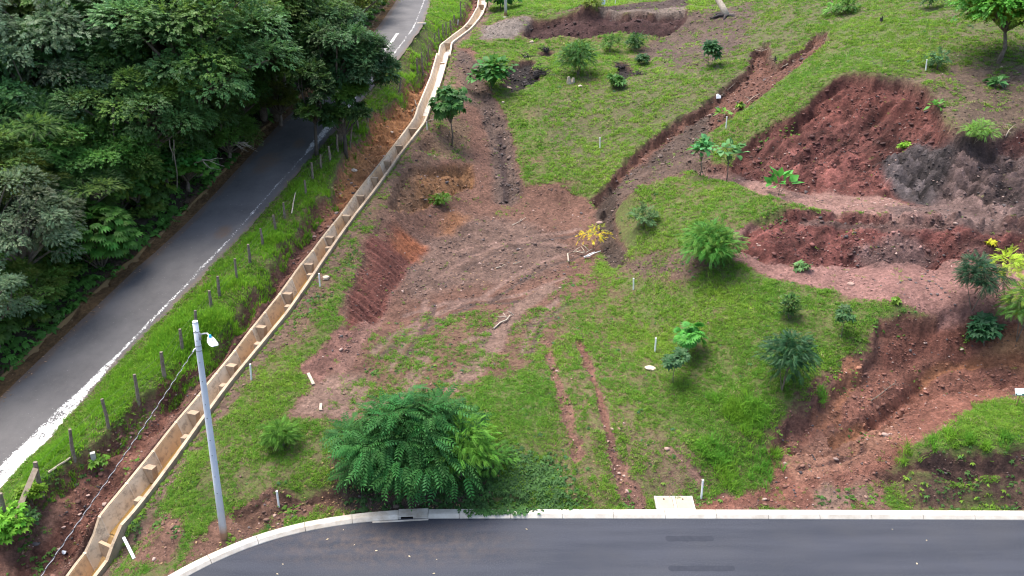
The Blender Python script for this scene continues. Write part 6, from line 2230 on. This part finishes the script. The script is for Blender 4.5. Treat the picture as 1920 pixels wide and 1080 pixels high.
# ------------------------------------------------------------------ grass, weeds, rubble and litter (uncountable): scattered with geometry nodes
def scatter(name, protos, pts, rotz, scl, tint, mt, tiltv=None):
    """one object whose mesh holds the small source pieces and the places; the nodes copy the pieces to the places"""
    nP = len(pts)
    VV, FF, pid = [], [], []
    k_ = 0
    for i, (v_, f_) in enumerate(protos):
        VV.append(v_)
        FF.append(f_ + k_)
        pid += [i + 1] * len(v_)
        k_ += len(v_)
    V = np.concatenate(VV + [pts])
    Fc = np.concatenate(FF)
    me = bpy.data.meshes.new(name)
    me.vertices.add(len(V))
    me.vertices.foreach_set("co", V.astype(np.float32).ravel())
    me.loops.add(Fc.size)
    me.loops.foreach_set("vertex_index", Fc.astype(np.int32).ravel())
    me.polygons.add(len(Fc))
    me.polygons.foreach_set("loop_start", np.arange(0, Fc.size, 3, dtype=np.int32))
    me.update(calc_edges=True)
    A_ = me.attributes.new("piece", 'INT', 'POINT')
    A_.data.foreach_set("value", np.array(pid + [0] * nP, np.int32))
    R3 = np.zeros((len(V), 3), np.float32)
    R3[k_:, 2] = rotz
    if tiltv is not None:
        R3[k_:, 0], R3[k_:, 1] = tiltv[:, 0], tiltv[:, 1]
    A_ = me.attributes.new("turn", 'FLOAT_VECTOR', 'POINT')
    A_.data.foreach_set("vector", R3.ravel())
    S3 = np.ones((len(V), 3), np.float32)
    S3[k_:] = scl if np.ndim(scl) == 2 else np.repeat(scl[:, None], 3, 1)
    A_ = me.attributes.new("size3", 'FLOAT_VECTOR', 'POINT')
    A_.data.foreach_set("vector", S3.ravel())
    c_ = np.ones((len(V), 3), np.float32)
    c_[k_:] = tint
    setcol(me, "tint", c_)
    o = obj(name, me, mt)
    tag(o, kind="stuff")
    ng = bpy.data.node_groups.new(name + "_scatter", 'GeometryNodeTree')
    ng.interface.new_socket("Geometry", in_out='INPUT', socket_type='NodeSocketGeometry')
    ng.interface.new_socket("Geometry", in_out='OUTPUT', socket_type='NodeSocketGeometry')
    L = ng.links.new
    gi, go = ng.nodes.new('NodeGroupInput'), ng.nodes.new('NodeGroupOutput')

    def attr(nm, ty):
        a = ng.nodes.new('GeometryNodeInputNamedAttribute')
        a.data_type = ty
        a.inputs["Name"].default_value = nm
        return a.outputs[0]

    pc = attr("piece", 'INT')
    jn = ng.nodes.new('GeometryNodeJoinGeometry')
    for i in range(len(protos), -1, -1):
        cmp_ = ng.nodes.new('FunctionNodeCompare')
        cmp_.data_type, cmp_.operation = 'INT', 'EQUAL'
        ins = [s for s in cmp_.inputs if s.type == 'INT']
        L(pc, ins[0])
        ins[1].default_value = i
        sp = ng.nodes.new('GeometryNodeSeparateGeometry')
        sp.domain = 'POINT'
        L(gi.outputs[0], sp.inputs["Geometry"])
        L(cmp_.outputs[0], sp.inputs["Selection"])
        if i == 0:
            m2p = ng.nodes.new('GeometryNodeMeshToPoints')
            L(sp.outputs[0], m2p.inputs[0])
        else:
            g2i = ng.nodes.new('GeometryNodeGeometryToInstance')
            rm = ng.nodes.new('GeometryNodeRemoveAttribute')
            rm.inputs["Name"].default_value = "tint"
            L(sp.outputs[0], rm.inputs[0])
            L(rm.outputs[0], g2i.inputs[0])
            L(g2i.outputs[0], jn.inputs[0])
    iop = ng.nodes.new('GeometryNodeInstanceOnPoints')
    L(m2p.outputs[0], iop.inputs["Points"])
    L(jn.outputs[0], iop.inputs["Instance"])
    iop.inputs["Pick Instance"].default_value = True
    rnd = ng.nodes.new('FunctionNodeRandomValue')
    rnd.data_type = 'INT'
    ii = [s for s in rnd.inputs if s.type == 'INT']
    ii[0].default_value, ii[1].default_value = 0, len(protos) - 1
    L([s for s in rnd.outputs if s.type == 'INT'][0], iop.inputs["Instance Index"])
    e2r = ng.nodes.new('FunctionNodeEulerToRotation')
    L(attr("turn", 'FLOAT_VECTOR'), e2r.inputs[0])
    L(e2r.outputs[0], iop.inputs["Rotation"])
    L(attr("size3", 'FLOAT_VECTOR'), iop.inputs["Scale"])
    L(iop.outputs[0], go.inputs[0])
    md = o.modifiers.new("scatter", 'NODES')
    md.node_group = ng
    return o


rs = np.random.default_rng(77)


def tuft(nb, spread, lean, wide, seed, hmin=.6):
    r_ = np.random.default_rng(seed)
    V, Fc = [], []
    for i in range(nb):
        a_, q_ = r_.uniform(0, 6.28), spread * r_.random() ** .5
        b0 = np.array([math.cos(a_) * q_, math.sin(a_) * q_, -.05])
        d_ = r_.uniform(0, 6.28)
        w_ = np.array([-math.sin(d_), math.cos(d_), 0]) * wide * r_.uniform(.7, 1.2)
        h_ = r_.uniform(hmin, 1)
        out = np.array([math.cos(d_), math.sin(d_), 0]) * lean * r_.uniform(.3, 1.3)
        m_ = b0 + out * .35 + [0, 0, h_ * .62]
        t_ = b0 + out + [0, 0, h_ * .9]
        k_ = len(V)
        V += [b0 - w_, b0 + w_, m_ - w_ * .8, m_ + w_ * .8, t_]
        Fc += [(k_, k_ + 1, k_ + 3), (k_, k_ + 3, k_ + 2), (k_ + 2, k_ + 3, k_ + 4)]
    return np.array(V), np.array(Fc)


def lawn_points(n_, umin=-.78, umax=.92, y0=19.5, y1=98):
    u_ = rs.uniform(umin, umax, n_)
    y_ = np.exp(rs.uniform(math.log(y0), math.log(y1), n_))
    return u_ * y_, y_


x, y = lawn_points(480000)
cv = samp(COVV, x, y)
ok = (rd_ := poly_sd(x, y, np.vstack([kbs, [[90, -40]]]), 1.0)) < -.05
ok &= ~((x > xroadL(y) - 1.0) & (x < xroadR(y) + .05))
ok &= ~((x > xchL(y) - .05) & (x < xchR(y) + .05) & (y > 17) & (y < 95))
ok &= x > xroadL(y) - 1.0
pn = fbm(x, y, .9, 3, 3)
pn2 = fbm(x, y, 3.5, 3, 1)
pn3 = fbm(x, y, .3, 2, 6)
ok &= rs.random(len(x)) < np.clip((cv - .34 + .45 * pn + .55 * pn3) * 1.5, .015, 1) * np.where(cv < .12, .35, 1)
strip_ = (x > xroadR(y)) & (x < xbank(y) + .2) & (y > 18) & (y < 86)
x, y, cv, pn, pn2, strip_ = x[ok], y[ok], cv[ok], pn[ok], pn2[ok], strip_[ok]
z = height(x, y)
gr_ = np.hypot(height(x + .2, y) - height(x - .2, y), height(x, y + .2) - height(x, y - .2)) / .4
ok = (gr_ < 1.0) | (rs.random(len(x)) < .06)
x, y, z, cv, pn, pn2 = x[ok], y[ok], z[ok], cv[ok], pn[ok], pn2[ok]
hs_ = np.clip(.075 + .0017 * (y - 22), .07, .20) * (1 + .5 * pn) * rs.uniform(.6, 1.35, len(x)) * (.65 + .35 * np.clip(cv, 0, 1))
sc_ = np.stack([hs_ * 2.0, hs_ * 2.0, hs_ * rs.uniform(.6, 1.15, len(x))], 1)
g1, g2, g3 = np.array((.092, .225, .028)), np.array((.195, .320, .042)), np.array((.26, .26, .11))
mixf = np.clip(.35 + .55 * pn2 + .25 * pn + .25 * rs.normal(size=len(x)), 0, 1)[:, None]
tc = g1 * (1 - mixf) + g2 * mixf
dry = (rs.random(len(x)) < np.clip(.30 - .28 * cv + .08 * np.clip(pn, 0, 1), .03, .5))[:, None]
tc = np.where(dry, g3 * rs.uniform(.7, 1.2, (len(x), 1)), tc)
far_ = sstep(45, 62, y)[:, None]
right_up = (sstep(0, 6, x - .30 * y + 6) * sstep(42, 50, y))[:, None]
tc = tc * (1 - .12 * right_up) 
tc = tc * rs.uniform(.75, 1.2, (len(x), 1))
grass_protos = [tuft(9, .55, .55, .055, s_) for s_ in range(5)]
LAWN = scatter("lawn_grass", grass_protos, np.stack([x, y, z], 1), rs.uniform(0, 6.28, len(x)), sc_, tc, M['blade'], rs.normal(size=(len(x), 2)) * .15)
nlawn = len(x)

# tall bright grass on the strip along the fence
x, y = lawn_points(300000, -.74, .02, 18.5, 88)
w_ = (x > xroadR(y) + .05) & (x < xbank(y) + .25) & (rs.random(len(x)) < np.clip(.62 + .9 * fbm(x, y, 1.3, 3, 2), .05, 1))
low_ = 1 - sstep(25, 28, y)
w_ &= ~((rs.random(len(x)) < .75 * low_) & (x > xbank(y) - 1.0))
near_road = np.clip((x - xroadR(y)) / .9, .25, 1)
shade = (y > 43.5) & (y < 49)
w_ &= ~(shade & (rs.random(len(x)) < .55))
x, y, near_road = x[w_], y[w_], near_road[w_]
h_ = np.clip(.26 * near_road * (1 + .7 * fbm(x, y, 1.1, 3, 5)), .08, .55) * rs.uniform(.6, 1.3, len(x)) * np.where(y < 27, .75, 1)
a1_, a2_ = np.array((.10, .28, .020)), np.array((.19, .36, .032))
q_ = rs.random((len(x), 1)) * .7 + .3 * np.clip(fbm(x, y, 2, 2, 1) + .5, 0, 1)[:, None]
tc = (a1_ * (1 - q_) + a2_ * q_) * rs.uniform(.75, 1.15, (len(x), 1))
scatter("tall_verge_grass", [tuft(9, .38, .75, .035, 40 + s_) for s_ in range(5)], np.stack([x, y, height(x, y)], 1), rs.uniform(0, 6.28, len(x)), np.stack([h_ * .9, h_ * .9, h_], 1), tc, M['blade'])

# weeds and creepers
def weeds(name, centres, protos, mt, cols, size):
    P, S_, T_ = [], [], []
    for (px_, py_, rpx, n_) in centres:
        c_ = hit(px_, py_)
        r_ = rpx / pxm(c_[1], c_[2])
        q_ = rs.normal(size=(n_, 2)) * r_ * .45
        xx, yy_ = c_[0] + q_[:, 0], c_[1] + q_[:, 1] * 1.3
        P.append(np.stack([xx, yy_, height(xx, yy_)], 1))
        S_.append(size * rs.uniform(.6, 1.3, n_))
        T_.append(np.array(cols[int(rs.integers(0, len(cols)))])[None] * rs.uniform(.7, 1.25, (n_, 1)))
    P = np.concatenate(P)
    g_ = (poly_sd(P[:, 0], P[:, 1], np.vstack([kbs, [[90, -40]]]), 1.0) < -.02) & ~((P[:, 0] > xchL(P[:, 1]) - .05) & (P[:, 0] < xchR(P[:, 1]) + .02) & (P[:, 1] < 95))
    P, S_, T_ = P[g_], np.concatenate(S_)[g_], np.concatenate(T_)[g_]
    scatter(name, protos, P, rs.uniform(0, 6.28, len(P)), S_, T_, mt, rs.normal(size=(len(P), 2)) * .3)


tri = lambda nm: (LEAF[nm][0] * [1, 1, 1] + [0, 0, .25], LEAF[nm][1])
G_ = [(.10, .20, .03), (.075, .16, .03), (.14, .24, .03), (.055, .12, .03)]
weeds("creeper_ground_cover", [(940, 925, 70, 520), (1010, 930, 60, 420), (1040, 940, 40, 260), (880, 900, 50, 240), (960, 900, 50, 260), (830, 935, 40, 160), (900, 945, 40, 220), (990, 945, 40, 260), (1020, 900, 40, 160), (680, 945, 40, 70), (740, 945, 40, 60)],
      [tri('fan_small')], M['weed'], [(.050, .115, .034), (.062, .14, .036), (.045, .10, .032)], .16)
weeds("tall_grass_clumps", [(1418, 782, 26, 90), (1375, 772, 22, 70), (1400, 790, 30, 60), (1540, 742, 10, 16), (1345, 855, 22, 50), (1320, 850, 18, 40), (1430, 880, 30, 40), (1360, 890, 24, 40), (1780, 815, 14, 14), (1815, 825, 12, 14), (1850, 835, 10, 14), (1885, 828, 14, 14), (1745, 830, 12, 12), (1450, 855, 8, 14), (1340, 750, 18, 20), (1700, 850, 20, 14)],
      [tuft(13, .25, .8, .022, 60 + s_) for s_ in range(4)], M['blade'], [(.11, .27, .03), (.09, .25, .03), (.14, .29, .03)], .36)
weeds("lime_weeds", [(230, 790, 22, 60), (232, 770, 16, 50), (215, 750, 20, 60), (180, 880, 14, 16), (160, 890, 20, 16), (240, 880, 16, 14), (60, 920, 30, 60), (100, 900, 24, 40), (70, 1060, 30, 40), (235, 835, 14, 12), (50, 1000, 26, 40), (20, 960, 30, 70), (140, 905, 16, 14), (255, 985, 14, 30), (300, 975, 20, 26), (270, 940, 10, 20), (430, 1010, 16, 20), (545, 960, 18, 40), (420, 620, 16, 20), (400, 640, 18, 22), (330, 1000, 16, 14),
                   (1330, 930, 16, 30), (1308, 935, 14, 26), (1090, 950, 30, 60), (1180, 945, 16, 30), (1590, 930, 18, 26), (1640, 935, 24, 30), (1540, 945, 20, 20), (1760, 930, 40, 60), (1850, 930, 40, 60), (1700, 920, 30, 40), (1900, 915, 30, 50), (1820, 905, 30, 40), (1580, 730, 12, 14), (1600, 700, 12, 12), (1480, 840, 16, 14), (1600, 820, 14, 10), (1625, 815, 10, 8), (1720, 700, 10, 8), (1805, 645, 10, 14), (540, 820, 40, 60), (830, 610, 10, 16), (915, 627, 7, 14), (570, 590, 30, 40), (600, 565, 24, 30), (660, 480, 18, 26), (650, 500, 18, 26), (700, 700, 14, 20),
                   (1480, 238, 18, 40), (1435, 240, 24, 50), (1385, 250, 20, 40), (1330, 280, 20, 30), (1400, 226, 14, 20), (1500, 385, 14, 30), (1440, 400, 20, 40), (1460, 410, 20, 40), (1640, 600, 16, 30), (1690, 590, 14, 20), (1600, 640, 20, 30), (1560, 700, 20, 30), (1300, 820, 30, 40), (1440, 780, 20, 40)],
      [tri('fan_small'), tri('spray')], M['weed'], G_, .12)
# green fringe against the right channel wall
yy_ = rs.uniform(20.5, 68, 2600)
xx_ = xchR(yy_) + .06 + np.abs(rs.normal(size=len(yy_))) * .10
k_ = rs.random(len(yy_)) < np.clip(.65 + 1.0 * fbm(yy_, yy_ * 0, 2.5, 3, 1), .1, 1)
xx_, yy_ = xx_[k_], yy_[k_]
scatter("channel_edge_weeds", [tuft(9, .5, .6, .05, 90), tri('fan_small')], np.stack([xx_, yy_, height(xx_, yy_)], 1), rs.uniform(0, 6.28, len(yy_)), rs.uniform(.07, .15, len(yy_)), np.array((.13, .25, .03))[None] * rs.uniform(.6, 1.2, (len(yy_), 1)), M['blade'])
# broad leaved weeds here and there in the lawn
x, y = lawn_points(9000)
cv = samp(COVV, x, y)
ok = (poly_sd(x, y, np.vstack([kbs, [[90, -40]]]), 1.0) < -.1) & (x > xchR(y) + .1) & (rs.random(len(x)) < np.clip(.05 + 1.1 * fbm(x, y, 1.8, 3, 5) + .25 * (cv > .5), 0, 1)) & (cv > .25)
x, y = x[ok], y[ok]
wc_ = np.array([(.045, .115, .030), (.075, .17, .040), (.13, .22, .035), (.055, .13, .055)])[rs.integers(0, 4, len(x))]
scatter("lawn_weeds", [tri('fan_small'), tuft(9, .3, .8, .04, 120)], np.stack([x, y, height(x, y)], 1), rs.uniform(0, 6.28, len(x)), rs.uniform(.07, .17, len(x)) * np.clip(y / 30, 1, 1.8), wc_ * rs.uniform(.7, 1.2, (len(x), 1)), M['weed'], rs.normal(size=(len(x), 2)) * .3)
# creeper spilling over the kerb
xx_ = np.concatenate([rs.normal(W(905, 960, .13)[0], .35, 90), rs.normal(W(955, 960, .13)[0], .5, 110)])
yk_ = W(930, 957, .13)[1] - rs.uniform(-.05, .30, len(xx_)) * rs.uniform(.2, 1, len(xx_))
scatter("kerb_creeper", [tri('fan_small')], np.stack([xx_, yk_, np.full(len(xx_), .135)], 1), rs.uniform(0, 6.28, len(xx_)), rs.uniform(.07, .14, len(xx_)), np.array((.05, .125, .036))[None] * rs.uniform(.7, 1.3, (len(xx_), 1)), M['weed'], rs.normal(size=(len(xx_), 2)) * .3)
# undergrowth floor of the wood
x, y = lawn_points(90000, -.78, .0, 19, 90)
k_ = (x < xroadL(y) - .78) & (x > xroadL(y) - 14) & (rs.random(len(x)) < np.clip(.5 + .8 * fbm(x, y, 1.5, 3, 4), .1, 1))
x, y = x[k_], y[k_]
tc = np.array((.065, .165, .030))[None] * rs.uniform(.5, 1.5, (len(x), 1)) * (1 + .6 * (rs.random((len(x), 1)) < .2))
scatter("undergrowth", [tri('fan_small'), tri('spray'), tri('fan')], np.stack([x, y, height(x, y)], 1), rs.uniform(0, 6.28, len(x)), rs.uniform(.18, .42, len(x)) * np.clip(y / 30, .8, 1.6), tc, M['weed'], rs.normal(size=(len(x), 2)) * .35)

# rubble on bare soil
def rock_proto(seed):
    bm = bmesh.new()
    bmesh.ops.create_icosphere(bm, subdivisions=1, radius=1)
    r_ = np.random.default_rng(seed)
    for v in bm.verts:
        v.co = Vector(v.co) * r_.uniform(.6, 1.15)
        v.co.z *= .6
    V = np.array([v.co[:] for v in bm.verts])
    Fc = np.array([[v.index for v in f.verts] for f in bm.faces])
    bm.free()
    return V, Fc


m, nt, b = mat("rubble")
a_ = nd(nt, "ShaderNodeAttribute", attribute_name="tint", attribute_type='INSTANCER')
nt.links.new(a_.outputs["Color"], b.inputs["Base Color"])
b.inputs["Roughness"].default_value = .9
M['rubble'] = m
x, y = lawn_points(330000)
cv, rv = samp(COVV, x, y), samp(ROUV, x, y)
ok = (poly_sd(x, y, np.vstack([kbs, [[90, -40]]]), 1.0) < -.05) & ~((x > xroadL(y) - 1.1) & (x < xroadR(y) + .05)) & (x > xroadL(y)) & ~((x > xchL(y) - .02) & (x < xchR(y) + .05) & (y < 95))
gs_ = np.hypot(height(x + .2, y) - height(x - .2, y), height(x, y + .2) - height(x, y - .2)) / .4
ok &= rs.random(len(x)) < np.clip((1 - cv * 1.15) * rv * (.6 + 1.1 * np.minimum(gs_, 1.5)) * (.55 + .9 * np.clip(fbm(x, y, 1.2, 3, 7), -.4, 1)), 0, 1)
x, y = x[ok], y[ok]
sz = .019 * np.clip(y / 24, 1, 2.4) * np.exp(rs.normal(size=len(x)) * .6)
sz = np.minimum(sz, .04 + .14 * samp(ROUV, x, y) ** 2)
sc = np.stack([samp(SOILV[:, i], x, y) for i in range(3)], 1)
f_ = rs.uniform(.55, 1.45, (len(x), 1))
tc = sc * f_
lt = (rs.random(len(x)) < .05)[:, None]
tc = np.where(lt, np.array((.30, .21, .175)) * rs.uniform(.7, 1.2, (len(x), 1)), tc)
gr = (rs.random(len(x)) < .08)[:, None]
tc = np.where(gr, np.array((.065, .055, .055)) * rs.uniform(.6, 1.4, (len(x), 1)), tc)
scatter("rubble", [rock_proto(s_) for s_ in range(5)], np.stack([x, y, height(x, y) + sz * .15], 1), rs.uniform(0, 6.28, len(x)), np.stack([sz * rs.uniform(.8, 1.6, len(x)), sz, sz], 1), tc, M['rubble'], rs.normal(size=(len(x), 2)) * .3)
nrub = len(x)
# dead leaves and straw
leaf_v = (LEAF['leaf'][0] * [1, 1, .6] + [0, 0, .06], LEAF['leaf'][1])
LP = []
for px_, py_, r_, n_ in ((760, 965, 120, 0), (700, 935, 90, 260), (820, 930, 80, 200), (900, 920, 60, 120), (620, 950, 60, 70), (520, 970, 60, 30), (430, 1010, 70, 26), (300, 1000, 50, 20), (1100, 900, 200, 60), (900, 520, 180, 120), (1300, 800, 200, 40), (200, 900, 120, 40), (620, 840, 60, 30)):
    if n_:
        c_ = hit(px_, py_)
        rr_ = r_ / pxm(c_[1], c_[2])
        LP.append(np.stack([c_[0] + rs.normal(size=n_) * rr_ * .5, c_[1] + rs.normal(size=n_) * rr_ * .45], 1))
for n_ in (1,):
    yy_ = np.exp(rs.uniform(math.log(20), math.log(55), 700))
    LP.append(np.stack([xroadL(yy_) - rs.uniform(-.25, .95, 700), yy_], 1))
LP = np.concatenate(LP)
inroad = poly_sd(LP[:, 0], LP[:, 1], np.vstack([kbs, [[90, -40]]]), 1.0) > -.1
inch = (LP[:, 0] > xchL(LP[:, 1]) - .05) & (LP[:, 0] < xchR(LP[:, 1]) + .05)
LP = LP[~inroad & ~inch]
zz = height(LP[:, 0], LP[:, 1])
onr = (LP[:, 0] > xroadL(LP[:, 1]) - 1.0) & (LP[:, 0] < xroadR(LP[:, 1]))
zz = np.where(onr, np.where(LP[:, 0] > xroadL(LP[:, 1]) - .1, Zroad(LP[:, 1]) + .012, Zroad(LP[:, 1]) - .05), zz + .01)
tc = np.array((.30, .20, .11))[None] * rs.uniform(.5, 1.4, (len(LP), 1))
scatter("fallen_leaves", [leaf_v], np.column_stack([LP, zz]), rs.uniform(0, 6.28, len(LP)), rs.uniform(.06, .14, len(LP)), tc, M['weed'])
RP = np.stack([rs.uniform(-8, 16, 16), rs.uniform(17.2, 22, 16)], 1)
RP[:9, 0] = rs.uniform(-8, -1, 9)
k_ = poly_sd(RP[:, 0], RP[:, 1], np.vstack([kbs, [[90, -40]]]), 3.0) > .5
RP = RP[k_]
scatter("road_leaf_litter", [leaf_v], np.column_stack([RP, np.full(len(RP), .006)]), rs.uniform(0, 6.28, len(RP)), rs.uniform(.05, .11, len(RP)), np.array((.42, .36, .24))[None] * rs.uniform(.7, 1.3, (len(RP), 1)), M['weed'])
print("SCATTER", nlawn, nrub)
